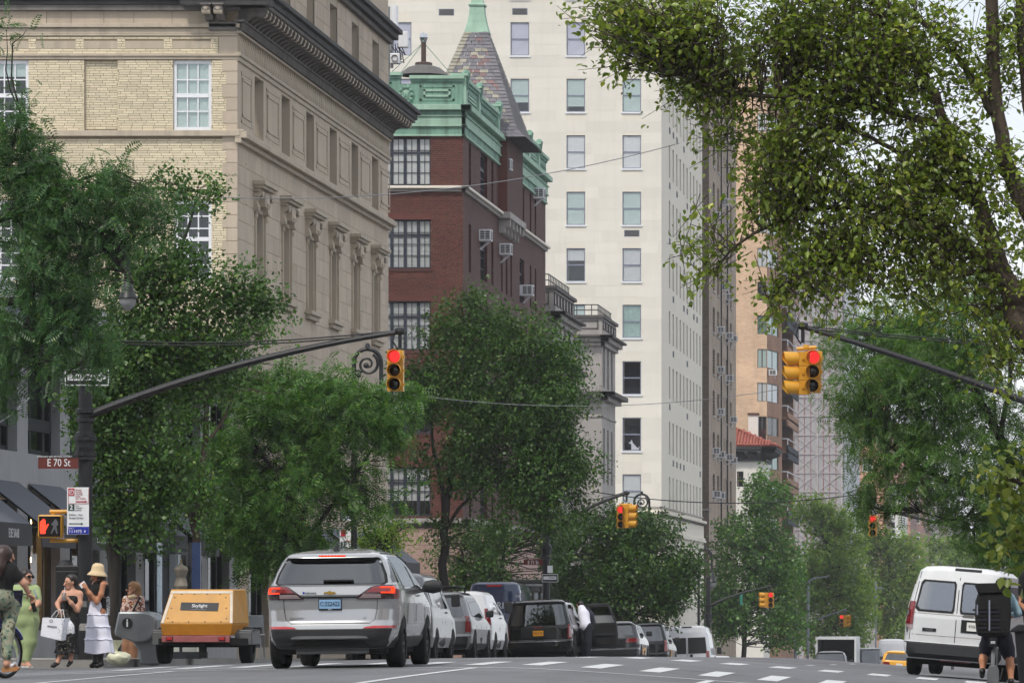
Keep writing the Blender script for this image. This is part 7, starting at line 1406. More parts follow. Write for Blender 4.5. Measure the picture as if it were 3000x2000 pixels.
hairmesh(o, [('e', j(209, 1698, .03), (.103, .105, .1), 0), ('c', j(217, 1704, .06), j(224, 1728, .06), .045, .045, 0), ('c', j(224, 1728, .06), j(230, 1758, .07), .045, .02, 0), ('c', j(205, 1687, -.02), j(213, 1690, -.03), .03, .03, 0)], 'hair_dark')
b = MB(); b.lathe([(.03, 0), (.042, .12), (.04, .12), (.028, .005)], j(195, 1757, -.22), 'glass_clear', 12); cu = b.build('drink_cup', label='clear plastic cup of iced drink with a straw', cat='cup'); b = MB(); b.lathe([(.027, .006), (.036, .075), (0, .075)], j(195, 1757, -.22), 'milk', 12); b.build('drink', cu); b = MB(); b.tube([j(195, 1750, -.22), j(197, 1719, -.2)], .005, 'sign_white', 6); b.build('straw', cu)
bg_ = thing('shopping_bag', 'white glossy shopping bag with rope handles and PRADA lettering', 'shopping bag', j(150, 1875, -.2)); y = d_ - .24
fr = [(124, 1808), (188, 1810), (178, 1876), (118, 1862)]; b = MB(); b.add([(X_(a, y), y, Z_(c, y)) for a, c in fr] + [(X_(a + 14, y), y + .16, Z_(c - 2, y)) for a, c in fr], [(0, 1, 2, 3), (1, 5, 6, 2), (3, 2, 6, 7), (0, 3, 7, 4)], 'paper_white'); b.build('body', bg_, bevel=.008)
t_ = text('PRADA', bg_, (X_(153, y), y - .008, Z_(1834.5, y)), .045, 'ink', sx=1.1); t_.rotation_euler = (PI / 2, .09, 0)
b = MB()
for dx in (0, 10): b.tube(bez((X_(150 + dx, y), y + dx * .01, Z_(1808, y)), (X_(168 + dx, y), y, Z_(1780, y)), (X_(176 + dx, y), y + .02, Z_(1786, y))), .006, 'sign_white', 5); b.tube(bez((X_(176 + dx, y), y + .02, Z_(1786, y)), (X_(180 + dx * .5, y), y, Z_(1795, y)), (X_(180 + dx, y), y, Z_(1810, y))), .006, 'sign_white', 5)
b.build('handle', bg_); b = MB(); b.lathe([(.02, -.002), (.026, 0), (.02, .002)], (X_(150, y), y - .006, Z_(1818, y)), 'ink', 12, 'y'); b.build('tassel', bg_)
bag('cloth_bag', 'crumpled white cloth bag hanging behind the glossy shopping bag', 203, 1872, d_ - .05, .11, .17, 'paper_white', 8)
b = MB(); b.prism([(X_(a, 80.3), Z_(c, 80.3)) for a, c in ((172, 1806), (186, 1806), (182, 1788), (178, 1786))], 'y', 80.28, 80.34, 'paper_kraft'); b.build('paper_bag', label='small brown paper bag in the hand with the white bags', cat='bag')
# ---- woman in sage green
W_ = Person('w', 'woman in loose sage green top and trousers with dark glasses', 81.2); j = W_.j
hp, T = head(j(79, 1690), (.8, -.6, -.05), 0, .1, 1); W_.fine += hp
W_.limb([j(76, 1704, .03), j(73, 1718, .05)], [.06, .06], 0); W_.pr += [('e', j(73, 1745, .05), (.22, .16, .2), 2), ('e', j(72, 1785, .04), (.23, .18, .2), 2), ('e', j(72, 1815, .04), (.24, .18, .18), 2), ('c', j(46, 1726, .05), j(100, 1727, .03), .08, .08, 2)]
W_.limb([j(103, 1728, .0), j(110, 1752, -.06)], [.085, .08], 2); W_.limb([j(110, 1752, -.06), j(117, 1766, -.12), j(112, 1776, -.2)], [.05, .042, .028], 0); W_.fine += hand(j(112, 1775, -.2), (-.7, -.3, -.1), (.2, -.3, .9), 0, .9)
W_.limb([j(44, 1730, .05), j(35, 1765, .0), j(50, 1790, -.1)], [.085, .08, .05], 2)
W_.limb([j(62, 1825, .05), j(60, 1880, .04), j(62, 1925, .04)], [.14, .125, .075], 2); W_.limb([j(88, 1825, .03), j(86, 1880, .02), j(78, 1928, .0)], [.14, .12, .075], 2)
for px, dd in ((66, .03), (80, -.03)): W_.limb([j(px, 1932, dd), j(px + 2, 1944, dd)], [.035, .034], 0); W_.limb([j(px + 2, 1945, dd), j(px + 12, 1949, dd - .06)], [.034, .026], 0)
o = W_.body(['skin', 'lip', 'cl_green']); hairmesh(o, [('e', j(74, 1682, .03), (.112, .115, .1), 0), ('e', j(68, 1669, .05), (.045, .045, .045), 0), ('c', j(70, 1692, .06), j(71, 1702, .07), .05, .04, 0)], 'hair_dark')
b = MB()
for a in (-.036, .038): c_ = T(a, .098, .012); b.lathe([(0, -.012), (.028, -.008), (.03, .008), (0, .012)], c_, 'eye', 10, 'y')
b.tube([T(-.07, .09, .016), T(.07, .09, .016)], .006, 'eye', 5); b.tube([T(.07, .09, .016), T(.085, -.01, .012)], .006, 'eye', 5); b.build('sunglasses', o)
b = MB(); b.lathe([(0, 0), (.036, .0), (.036, .16), (.02, .2), (.02, .23), (0, .23)], (0, 0, 0), 'cl_black', 12); ob = b.build('water_bottle', True, label='black bottle held by the woman in green', cat='bottle') if False else b.build('water_bottle', label='black bottle held by the woman in green', cat='bottle'); ob.location = j(112, 1790, -.26); ob.rotation_euler = (.2, -.25, 0)
b = MB(); b.tube([j(62, 1714, .0), j(70, 1738, -.14), j(88, 1742, -.16), j(98, 1716, .0)], .012, 'louvre', 6); b.tube([j(103, 1728, -.09), j(112, 1745, -.15), j(118, 1770, -.1)], .014, 'frame_grey', 6); b.build('strap', o)
for px, dd in ((68, .03), (82, -.03)): b = MB(); c_ = Vector(j(px + 5, 1950, dd - .02)); b.box(c_.x - .05, c_.x + .06, c_.y - .05, c_.y + .05, c_.z - .02, c_.z, 'sign_white'); b.build('sandal', o)
# ---- woman in floral blouse behind the kiosk
W_ = Person('w', 'blonde woman in floral blouse and sunglasses behind the steel kiosk', 90.0); j = W_.j
hp, T = head(j(388, 1723), (-.85, -.5, 0), 0, .1, 1); W_.fine += hp
W_.limb([j(390, 1738, .02), j(391, 1748, .02)], [.05, .055], 2); W_.pr += [('e', j(391, 1768, .02), (.17, .11, .17), 2), ('e', j(391, 1800, .02), (.15, .11, .16), 2), ('e', j(390, 1830, .02), (.17, .12, .14), 3), ('c', j(370, 1753, .02), j(412, 1753, .02), .06, .06, 2)]
W_.limb([j(367, 1756, .0), j(363, 1785, -.04), j(357, 1812, -.1)], [.055, .045, .036], 2); W_.limb([j(414, 1756, .0), j(417, 1785, -.02), j(412, 1812, -.08)], [.06, .05, .036], 2); W_.limb([j(357, 1812, -.1), j(355, 1818, -.12)], [.034, .03], 0); W_.fine += hand(j(355, 1818, -.12), (0, -.2, -1), (-.8, -.4, 0), 0, .6)
for px in (378, 398): W_.limb([j(px, 1845, .03), j(px - 8, 1890, .03), j(px - 10, 1930, .03)], [.1, .085, .08], 3); W_.limb([j(px - 10, 1936, .03), j(px - 18, 1941, -.04)], [.045, .03], 4)
o = W_.body(['skin', 'lip', 'floral', 'cl_brown', 'leather']); hairmesh(o, [('e', j(394, 1718, .02), (.115, .11, .1), 0), ('c', j(402, 1724, .03), j(405, 1742, .03), .07, .06, 0), ('c', j(388, 1710, -.03), j(382, 1712, -.05), .05, .03, 0)], 'hair_blond')
b = MB(); c_ = T(-.03, .1, .012); b.lathe([(0, -.014), (.03, -.01), (.032, .01), (0, .014)], c_, 'eye', 10, 'y'); b.tube([c_, T(-.085, -.01, .012)], .006, 'eye', 5); b.build('sunglasses', o); b = MB(); b.tube([j(413, 1748, -.1), j(402, 1775, -.16), j(392, 1795, -.16)], .018, 'cl_black', 5); b.build('strap', o); b = MB(); b.lathe([(.07, 0), (.085, .03), (.06, .06)], j(388, 1752, -.04), 'straw', 12); b.build('scarf', o)
# ---- driver leaning into the black SUV
W_ = Person('w', 'man in white shirt and dark trousers leaning into the black SUV', 149.6); j = W_.j
W_.pr += [('c', j(1716, 1832, .0), j(1708, 1800, .25), .16, .17, 0), ('c', j(1708, 1800, .25), j(1700, 1782, .45), .17, .12, 0)]; W_.limb([j(1702, 1790, .35), j(1692, 1812, .6)], [.07, .05], 0); W_.limb([j(1692, 1812, .6), j(1688, 1825, .8)], [.045, .035], 2); hp, T = head(j(1693, 1772, .62), (-.6, .8, -.2), 2, .098, 2); W_.fine += hp + hand(j(1688, 1826, .8), (-.4, .8, -.2), (0, 0, 1), 2, .6)
W_.limb([j(1712, 1836, .05), j(1709, 1880, .1), j(1707, 1922, .1)], [.14, .1, .08], 1); W_.limb([j(1723, 1836, -.02), j(1724, 1880, -.05), j(1722, 1922, -.02)], [.14, .1, .08], 1); W_.limb([j(1707, 1927, .1), j(1700, 1930, .15)], [.05, .04], 3); W_.limb([j(1722, 1927, 0), j(1716, 1930, .1)], [.05, .04], 3)
o = W_.body(['cl_white', 'cl_navy', 'skin', 'leather'], .018, .04); hairmesh(o, [('e', j(1695, 1768, .6), (.1, .1, .085), 0)], 'hair_dark', .018)
# ---- cyclist at the left edge
DB = 64.5; W_ = Person('w', 'cyclist in black tee and camouflage trousers, long brown hair', DB); j = W_.j
hp, T = head(j(17, 1627), (.75, .6, -.1), 0, .1, 1); W_.fine += hp
W_.limb([j(13, 1645), j(8, 1658)], [.055, .055], 0); W_.pr += [('e', j(5, 1680), (.2, .14, .2), 2), ('e', j(0, 1715), (.17, .13, .2), 2), ('e', j(-4, 1748), (.2, .16, .17), 3), ('c', j(-22, 1668), j(35, 1668), .07, .065, 2)]
W_.limb([j(37, 1668, 0), j(54, 1690, .0)], [.068, .06], 2); W_.limb([j(50, 1684, 0), j(68, 1707, .02), j(80, 1738, .1)], [.046, .042, .03], 0); W_.fine += hand(j(81, 1741, .1), (.35, .5, -.35), (.2, .2, .9), 0, .9, 1.05)
W_.limb([j(-24, 1668, 0), j(-50, 1700, .1), j(-40, 1735, .3)], [.06, .05, .03], 0); W_.limb([j(8, 1752, .0), j(26, 1778, .18), j(24, 1810, .12)], [.12, .105, .085], 3); W_.limb([j(24, 1800, .14), j(22, 1860, .0), j(24, 1918, -.08)], [.09, .082, .07], 3); W_.limb([j(24, 1920, -.08), j(24, 1940, -.08)], [.038, .034], 0); W_.limb([j(22, 1944, -.1), j(40, 1950, .06)], [.036, .03], 0)
W_.limb([j(-20, 1752, .0), j(-30, 1790, .2), j(-40, 1880, .2)], [.12, .1, .07], 3)
o = W_.body(['skin', 'lip', 'cl_black', 'camo'], .014); hairmesh(o, [('e', j(11, 1621, -.02), (.118, .125, .118), 0), ('c', j(8, 1630, -.07), j(4, 1660, -.12), .085, .075, 0), ('c', j(4, 1660, -.12), j(6, 1684, -.15), .075, .03, 0), ('c', j(-6, 1640, -.08), j(-8, 1668, -.13), .06, .03, 0)], 'hair_brown')
b = MB(); c_ = Vector(j(30, 1957, -.03)); b.prism([(c_.x - .1, c_.z - .01), (c_.x - .08, c_.z + .02), (c_.x + .1, c_.z + .03), (c_.x + .13, c_.z + .01), (c_.x + .1, c_.z - .03), (c_.x - .08, c_.z - .05)], 'y', c_.y - .06, c_.y + .06, 'tan_sole'); b.build('sandal', o)
b = MB(); b.tube([j(36, 1950, -.1), j(42, 1940, .0), j(46, 1950, .06)], .02, 'sign_white', 6); b.build('sandal_strap', o)
def bike(label, name, F0, R0, paint, wr=.335, fat=.022, basket=False):
    """wheel hubs F0 (front) and R0 (rear)"""
    t = thing(name, label, 'bicycle', (*R0[:2], R0[2] - wr)); F0, R0 = Vector(F0), Vector(R0); d = (F0 - R0).normalized(); up = Vector((0, 0, 1)); sd = d.cross(up).normalized()
    for c, nm in ((F0, 'wheel'), (R0, 'wheel')):
        b = MB(); b.tube([c + (d * math.cos(a) + up * math.sin(a)) * (wr - fat) for a in np.linspace(0, 2 * PI, 37)], fat, 'rubber', 8, False); wl = b.build(nm, t, True)
        b = MB(); b.tube([c + (d * math.cos(a) + up * math.sin(a)) * (wr - fat * 2.4) for a in np.linspace(0, 2 * PI, 37)], fat * .7, 'alloy', 6, False); b.tube([c - sd * .05, c + sd * .05], .025, 'alloy', 8)
        for k in range(18): a = k * PI / 9; b.tube([c + sd * .02 * (-1) ** k, c + (d * math.cos(a) + up * math.sin(a)) * (wr - fat * 2.5)], .0025, 'alloy', 3, False)
        b.build('rim', wl)
        b = MB(); b.tube([c + (d * math.cos(a) + up * math.sin(a)) * (wr + .035) for a in np.linspace(.5 if c is F0 else .3, 3.0, 16)], .03, paint, 6); b.build('mudguard', t, True)
    bb = R0.lerp(F0, .42) - up * .04; seat = R0.lerp(F0, .25) + up * .6; hd = F0 - d * .18 + up * .52; b = MB(); b.tube([R0, bb], .016, paint, 6); b.tube([bb, seat], .022, paint, 8); b.tube([bb, bb.lerp(hd, .5) - up * .03, hd], .04, paint, 8); b.tube([hd + up * .12, hd, F0 + up * .3, F0], .024, paint, 8); b.build('frame', t, True)
    b = MB(); b.lathe([(0, .0), (.07, .01), (.1, .04), (.06, .07), (0, .07)], seat, 'cl_black', 10); b.build('saddle', t); top = hd + up * .42 - d * .06; b = MB(); b.tube([hd, top], .018, 'pole', 8); b.tube([top - sd * .3 - d * .14, top - sd * .26, top - sd * .1, top + sd * .1, top + sd * .26, top + sd * .3 - d * .14], .016, 'pole', 8); b.build('handlebar', t, True)
    b = MB(); b.tube([bb - sd * .12 - up * .16, bb - sd * .08, bb + sd * .08, bb + sd * .12 + up * .16], .014, 'alloy', 6); b.lathe([(0, -.01), (.09, -.008), (.09, .008), (0, .01)], bb + sd * .06, 'pole', 14, 'x'); b.build('crank', t)
    if basket:
        c = hd + d * .16 + up * .12; b = MB()
        for h in (-.05, .03, .1, .16):
            w_ = .15 + h * .25; b.tube([c + sd * a * w_ + d * e * .13 + up * h for a, e in ((-1, -1), (1, -1), (1, 1), (-1, 1), (-1, -1))], .009, 'cl_black', 5)
        for a, e in ((-1, -1), (1, -1), (1, 1), (-1, 1), (0, 1), (0, -1)): b.tube([c + sd * a * .14 + d * e * .13 - up * .05, c + sd * a * .19 + d * e * .13 + up * .16], .009, 'cl_black', 5)
        b.build('basket', t); b = MB(); q0 = c + d * .15 + up * .06; b.add([q0 + sd * x + up * z for x, z in ((-.15, -.1), (.15, -.1), (.17, .12), (-.17, .12))] + [q0 + d * .02 + sd * x + up * z for x, z in ((-.15, -.1), (.15, -.1), (.17, .12), (-.17, .12))], [(0, 1, 2, 3), (4, 5, 6, 7), (0, 1, 5, 4), (1, 2, 6, 5)], 'bike_blue'); b.build('basket_panel', t)
    return t
gF = P(18, 1913, DB + .35); fz = G(gF.x, gF.y) + .335
bike('blue share bicycle with front basket at the left edge', 'bicycle', (gF.x, DB + .3, fz), (gF.x - .5, DB - .62, fz), 'bike_blue', .335, .024, True)
# ---- cyclist with black backpack at the right
DR = 70.0; W_ = Person('w', 'cyclist in light blue shirt, dark shorts and cap wearing a black backpack', DR); j = W_.j
hp, T = head(j(2938, 1716, .12), (.1, .98, -.1), 0, .1, 1); W_.fine += hp
W_.limb([j(2932, 1730, .08), j(2926, 1742, .04)], [.06, .06], 0); W_.pr += [('e', j(2922, 1765, .02), (.2, .13, .2), 2), ('e', j(2918, 1810, .0), (.18, .13, .2), 2), ('e', j(2918, 1858, -.02), (.19, .17, .16), 3), ('c', j(2892, 1752, .04), j(2955, 1750, .04), .07, .07, 2)]
W_.limb([j(2960, 1752, .06), j(2976, 1776, .08), j(2983, 1795, .06)], [.068, .06, .052], 2); W_.limb([j(2983, 1795, .06), j(2974, 1800, .3), j(2966, 1796, .5)], [.05, .04, .03], 2); W_.fine += hand(j(2966, 1796, .52), (-.3, .9, -.1), (0, 0, 1), 0, .9); W_.limb([j(2888, 1754, .05), j(2878, 1780, .12), j(2885, 1796, .4)], [.066, .055, .04], 2)
W_.limb([j(2900, 1868, .0), j(2890, 1892, .12), j(2886, 1908, .12)], [.12, .1, .088], 3); W_.limb([j(2884, 1905, .13), j(2880, 1932, .06), j(2878, 1962, .0)], [.058, .056, .036], 0); W_.limb([j(2878, 1966, -.03), j(2877, 1979, .1)], [.044, .036], 4)
W_.limb([j(2940, 1868, .0), j(2950, 1900, .15), j(2955, 1918, .15)], [.13, .105, .09], 3); W_.limb([j(2956, 1915, .15), j(2960, 1950, .06), j(2962, 1990, .0)], [.06, .056, .038], 0); W_.limb([j(2962, 1995, -.03), j(2962, 2004, .1)], [.044, .036], 4)
o = W_.body(['skin_tan', 'lip', 'cl_blue', 'cl_navy', 'leather'], .014); hairmesh(o, [('e', j(2938, 1708, .1), (.108, .115, .085), 0), ('c', j(2932, 1712, .2), j(2940, 1712, .22), .03, .03, 0)], 'cl_black', .012, .02, 'cap')
bp = thing('backpack', 'large black roll-top backpack with webbing straps on the cyclist', 'backpack', j(2910, 1862, -.25)); y = DR - .34
b = MB(); k_ = DR / F
def q3(px, py): return ((px - VX) * k_, CZ + (VY - py) * k_)
prof_b = [(2862, 1862), (2958, 1862), (2963, 1800), (2961, 1745), (2955, 1730), (2868, 1730), (2858, 1760), (2857, 1810)]
b.prism([q3(*p) for p in prof_b], 'y', y, y + .26, 'cl_black'); b.build('body', bp, bevel=.05)
b = MB(); b.prism([q3(*p) for p in ((2856, 1712), (2862, 1708), (2950, 1706), (2962, 1712), (2958, 1735), (2866, 1738))], 'y', y - .03, y + .28, 'cl_black'); b.build('roll_top', bp, bevel=.04)
for k in range(7):
    for x0, x1_ in ((2866, 2892), (2904, 2930)): b = MB(); a0, a1 = q3(x0, 1783 + k * 11.5), q3(x1_, 1777 + k * 11.5); b.box(a0[0], a1[0], y - .016, y, a0[1], a1[1], 'cl_navy' if k % 2 else 'cl_black'); b.build('webbing', bp)
b = MB(); a0, a1 = q3(2897, 1846), q3(2901.5, 1757); b.box(a0[0], a1[0], y - .022, y, a0[1], a1[1], 'frame_grey'); b.build('strap', bp); b = MB(); a0, a1 = q3(2862, 1800), q3(2866, 1770); b.box(a0[0], a1[0], y - .02, y + .1, a0[1], a1[1], 'frame_grey'); b.build('strap', bp)
gz_ = G(X_(2911, DR), DR); wr = .33; rx = X_(2911, DR); bt_ = bike('grey electric bicycle with wide mudguard ridden by the backpack cyclist', 'bicycle', (rx + .02, DR + .75, gz_ + wr), (rx, DR - .3, gz_ + wr), 'fender', wr, .03)
b = MB(); b.prism([(rx - .085, gz_ + .1), (rx + .085, gz_ + .1), (rx + .08, Z_(1960, DR)), (rx + .05, Z_(1946, DR)), (rx - .05, Z_(1946, DR)), (rx - .085, Z_(1962, DR))], 'y', DR - .75, DR - .72, 'fender'); b.build('mud_flap', bt_, bevel=.01)
b = MB(); b.box(rx - .06, rx + .05, DR - .55, DR - .3, Z_(1893, DR), Z_(1866, DR), 'cl_black'); b.box(rx - .04, rx + .03, DR - .56, DR - .55, Z_(1884, DR), Z_(1876, DR), 'chrome'); b.build('rack_box', bt_, bevel=.01)
# ---- passer-by whose arm shows at the right edge
W_ = Person('w', 'person in black tee mostly cut off by the frame edge', 66.0); j = W_.j
hp, T = head(j(3030, 1640), (-.3, -.9, 0), 0, .1, 1); W_.fine += hp; W_.limb([j(3030, 1655), j(3030, 1670)], [.06, .06], 0); W_.pr += [('e', j(3030, 1710), (.2, .13, .22), 2), ('e', j(3030, 1770), (.18, .13, .25), 2), ('c', j(3004, 1690), j(3056, 1690), .07, .07, 2)]; W_.limb([j(3002, 1692), j(2997, 1735)], [.075, .065], 2); W_.limb([j(2997, 1730), j(2995, 1765), j(3012, 1790, -.15)], [.05, .045, .03], 0); W_.fine += hand(j(3014, 1792, -.16), (.8, -.4, -.1), (0, -.3, .9), 0, .5)
for px in (3020, 3042): W_.limb([j(px, 1815), j(px, 1900), j(px, 1985)], [.1, .075, .055], 3); W_.limb([j(px, 1992), j(px - 6, 1998, -.12)], [.045, .035], 4)
W_.body(['skin_tan', 'lip', 'cl_black', 'cl_navy', 'leather'], .016)
# ================================================================ trees
def np_mesh(name, V_, faces, m, smooth=False):
    """V_ (n,3); faces (k,4) quads"""
    me = bpy.data.meshes.new(name); n, k = len(V_), len(faces); s = faces.shape[1]
    me.vertices.add(n); me.vertices.foreach_set('co', V_.astype(np.float32).ravel()); me.loops.add(k * s); me.loops.foreach_set('vertex_index', faces.astype(np.int32).ravel())
    me.polygons.add(k); me.polygons.foreach_set('loop_start', np.arange(0, k * s, s, dtype=np.int32)); me.materials.append(MAT[m]); me.update(calc_edges=True); return me
def tpl_leaf(L_, W, rich):
    if rich: v = [(0, 0, 0), (W * .42, L_ * .3, W * .16), (W * .4, L_ * .62, W * .14), (0, L_, -L_ * .12), (-W * .4, L_ * .62, W * .14), (-W * .42, L_ * .3, W * .16)]; f = [(0, 1, 2, 3), (0, 3, 4, 5)]
    else: v = [(0, 0, 0), (W * .5, L_ * .45, W * .15), (0, L_, -L_ * .1), (-W * .5, L_ * .45, W * .15)]; f = [(0, 1, 2, 3)]
    return np.array(v), np.array(f)
def tpl_pinnate(L_, nl, l, w_):
    v = []; f = []
    for i in range(nl):
        t = .12 + .88 * i / (nl - 1); y = L_ * t; z = -L_ * .28 * t * t; sc_ = .75 + .5 * math.sin(PI * min(1, t * 1.05))
        for sd in (-1, 1):
            a = .35; dx, dy = sd * math.cos(a) * l * sc_, math.sin(a) * l * sc_; o = len(v); nx, ny = -math.sin(a) * w_ * sd * .5, math.cos(a) * w_ * .5
            v += [(0, y, z), (dx * .5 + nx, y + dy * .5 + ny, z + .002), (dx, y + dy, z - l * .25), (dx * .5 - nx, y + dy * .5 - ny, z + .002)]; f.append((o, o + 1, o + 2, o + 3))
    return np.array(v), np.array(f)
class Field:
    def __init__(s, rs, sc_): s.k = np.concatenate([rs.normal(size=(9, 3)) * sc_, rs.normal(size=(7, 3)) * sc_ * 2.8]); s.p = rs.random(16) * 6.28; s.a = np.array([1.0] * 9 + [.75] * 7)
    def __call__(s, q): return (np.sin(q @ s.k.T + s.p) * s.a).sum(1) / 3.4
def tree(label, D, base_px, blobs, limbs, leaf, leafmat, layers=2.6, clump=.3, per=16, bark='bark_dark', seed=1, gap=-.35, rich=False, pin=None, trunk_r=.13, droop=.5, cap=48000, name='street_tree', twig=True, ntw=420, base_y=None, up=.85, dz=1.0):
    rs = np.random.default_rng(seed); S = F / D; bx_ = X_(base_px, D); gz_ = (G(bx_, D) + .1) if base_y is None else Z_(base_y, D)
    t = thing(name, label, 'tree', (bx_, D, gz_), group='street trees')
    # clump centres
    C_ = []; fld = Field(rs, 1.5); tot = 0; L_, W = leaf
    la = (.55 * L_ * W if pin is None else pin[1] * 2 * .5 * pin[2] * pin[3]) * S * S * .62
    for bl in blobs:
        px, py, rx, ry = bl[:4]; wt = bl[4] if len(bl) > 4 else 1.0; dc = bl[5] if len(bl) > 5 else 0.0; A = PI * rx * ry; n = int(layers * wt * A / la / per); tot += n
        u = rs.normal(size=(n * 3 + 8, 3)); u /= np.linalg.norm(u, axis=1)[:, None]; r = rs.random(len(u)) ** (1 / 2.1) * (1 + .28 * (rs.random(len(u)) < .16) * rs.random(len(u))); q = u * r[:, None]; rd = min(rx, ry) / S * dz * 1.05
        c = np.array([X_(px, D), D + dc, Z_(py, D)]) + q * np.array([rx / S, rd, ry / S]); c = c[fld(c) > gap][:n]; C_.append(c)
    C_ = np.concatenate(C_); per_ = per; N = len(C_) * per_
    if N > cap: k = cap / N; C_ = C_[rs.random(len(C_)) < k]; N = len(C_) * per_
    # each clump is a short twig with leaves strung along it
    cc = C_.mean(0); od = C_ - cc; od /= np.linalg.norm(od, axis=1)[:, None] + 1e-6; td = od * .7 + rs.normal(size=od.shape) * .55; td[:, 2] -= .1; td /= np.linalg.norm(td, axis=1)[:, None]
    f = rs.random((len(C_), per_, 1)) - .5; jit = rs.normal(size=(len(C_), per_, 3)) * clump * .19; Pn = (C_[:, None] + td[:, None] * f * clump * 2.2 + jit).reshape(-1, 3)
    yd = rs.normal(size=(N, 3)) + np.repeat(td, per_, 0) * .7; yd[:, 2] -= droop; yd /= np.linalg.norm(yd, axis=1)[:, None]; zd = rs.normal(size=(N, 3)) * .75; zd[:, 2] += up + .4; zd -= (zd * yd).sum(1)[:, None] * yd; zd /= np.linalg.norm(zd, axis=1)[:, None]; xd = np.cross(yd, zd)
    v, fc = tpl_leaf(L_, W, rich) if pin is None else tpl_pinnate(*pin); sc_ = (.5 + .8 * rs.random(N))[:, None, None]
    V_ = Pn[:, None] + sc_ * (v[None, :, 0:1] * xd[:, None] + v[None, :, 1:2] * yd[:, None] + v[None, :, 2:3] * zd[:, None]); Fc = (fc[None] + (np.arange(N) * len(v))[:, None, None]).reshape(-1, fc.shape[1])
    link('crown', np_mesh('crown', V_.reshape(-1, 3), Fc, leafmat), t)
    # trunk and limbs
    b = MB(); skel = []
    for lim in limbs:
        pts = [Vector((X_(p[0], D), D + (p[3] if len(p) > 3 else 0), Z_(p[1], D))) for p in lim]; rr = [p[2] for p in lim]; fine = []; fr = []
        for i in range(len(pts) - 1):
            p0, p1, p2, p3 = pts[max(i - 1, 0)], pts[i], pts[i + 1], pts[min(i + 2, len(pts) - 1)]
            for k in range(5):
                a = k / 5; fine.append(.5 * ((2 * p1) + (p2 - p0) * a + (2 * p0 - 5 * p1 + 4 * p2 - p3) * a * a + (3 * p1 - p0 - 3 * p2 + p3) * a ** 3) + Vector(rs.normal(size=3) * rr[i] * .18)); fr.append(rr[i] * (1 - a) + rr[i + 1] * a)
        fine.append(pts[-1]); fr.append(rr[-1]); b.tube(fine, fr, bark, 9); skel += [(p, r) for p, r in zip(fine, fr)]
    b.build('trunk', t, True, 0)
    if twig and skel:
        SK = np.array([list(p) for p, _ in skel]); b = MB(); pick = C_[rs.permutation(len(C_))[:min(len(C_), ntw)]]
        for c in pick:
            dd_ = ((SK - c) ** 2).sum(1) + np.maximum(0, SK[:, 2] - c[2]) * .8; p0 = Vector(SK[int(np.argmin(dd_))]); p1 = Vector(c); mid = p0.lerp(p1, .5) + Vector(rs.normal(size=3) * .1 * (p1 - p0).length) + Vector((0, 0, .1 * (p1 - p0).length)); r0 = min(.035, .006 + .009 * (p1 - p0).length)
            b.tube([p0, p0.lerp(mid, .55) + Vector(rs.normal(size=3) * .03), mid, mid.lerp(p1, .5) + Vector(rs.normal(size=3) * .04), p1], [r0, r0 * .8, r0 * .62, r0 * .45, .004], bark, 4, False)
        if ntw > 420:
            for c, d_ in zip(C_, td): b.tube([Vector(c - d_ * clump * 1.1), Vector(c + d_ * clump * 1.15)], [.006, .003], bark, 3, False)
        b.build('branches', t, True, 0, kind='stuff')
    return t
PEAR = (.078, .058)
# big callery pear overhanging from the right
tree('large pear tree spreading over the top right with glossy leaves', 57, 3480, [(2300, 110, 520, 230), (2560, 200, 210, 230), (2900, 330, 130, 240, .7), (2750, 440, 180, 130), (2790, 110, 130, 130, .3), (2960, 80, 70, 120, .5), (2600, 560, 420, 200), (2300, 430, 300, 200), (2010, 150, 260, 190), (1800, 50, 150, 90, .8), (1870, 300, 110, 130, .55), (2080, 600, 140, 80, .8), (2060, 775, 95, 60, .75), (2240, 880, 110, 45, .6), (2460, 780, 230, 150), (2800, 770, 230, 170, .9), (2940, 980, 120, 160, .6), (1960, 480, 120, 60, .45)],
     [[(3480, 2100, .3), (3380, 1500, .27), (3200, 1180, .22), (3010, 970, .17), (2946, 816, .13), (2861, 600, .09), (2770, 370, .06), (2712, 230, .055), (2617, 96, .04), (2563, -20, .03)], [(2861, 600, .06), (2760, 540, .045), (2640, 450, .03), (2500, 380, .02)], [(2946, 816, .09), (2700, 640, .05), (2450, 606, .03), (2260, 660, .022), (2156, 720, .016), (2090, 800, .008)], [(3200, 1180, .16), (3040, 700, .12), (2930, 400, .085), (2904, 0, .075), (2890, -120, .06)], [(3040, 700, .1), (3010, 300, .07), (2985, -50, .06)], [(2770, 370, .05), (2560, 320, .04), (2360, 290, .03), (2150, 270, .02), (1980, 220, .01)], [(2712, 230, .04), (2640, 100, .03), (2600, 0, .02)], [(2904, 330, .05), (2820, 190, .035), (2680, 40, .03)], [(2700, 640, .035), (2560, 690, .025), (2400, 760, .018), (2250, 870, .008)]],
     PEAR, 'leaf_pear', 1.9, .34, 16, 'bark', 3, -.1, True, cap=60000, dz=.8, ntw=1300)
# nearer lime spray at the right edge
tree('bright large-leaved branch hanging in at the right edge', 46, 3400, [(2900, 1400, 110, 80, .8), (2965, 1540, 70, 110, .9), (2985, 1340, 40, 60, .6), (2940, 1640, 50, 50, .4)], [[(3400, 2200, .16), (3380, 1700, .13), (3200, 1450, .06), (3040, 1420, .03), (2920, 1400, .012)], [(3200, 1450, .04), (3060, 1530, .02), (2960, 1560, .01)]], (.1, .085), 'leaf_near', 1.8, .3, 10, 'bark', 5, -.6, True, dz=.5)
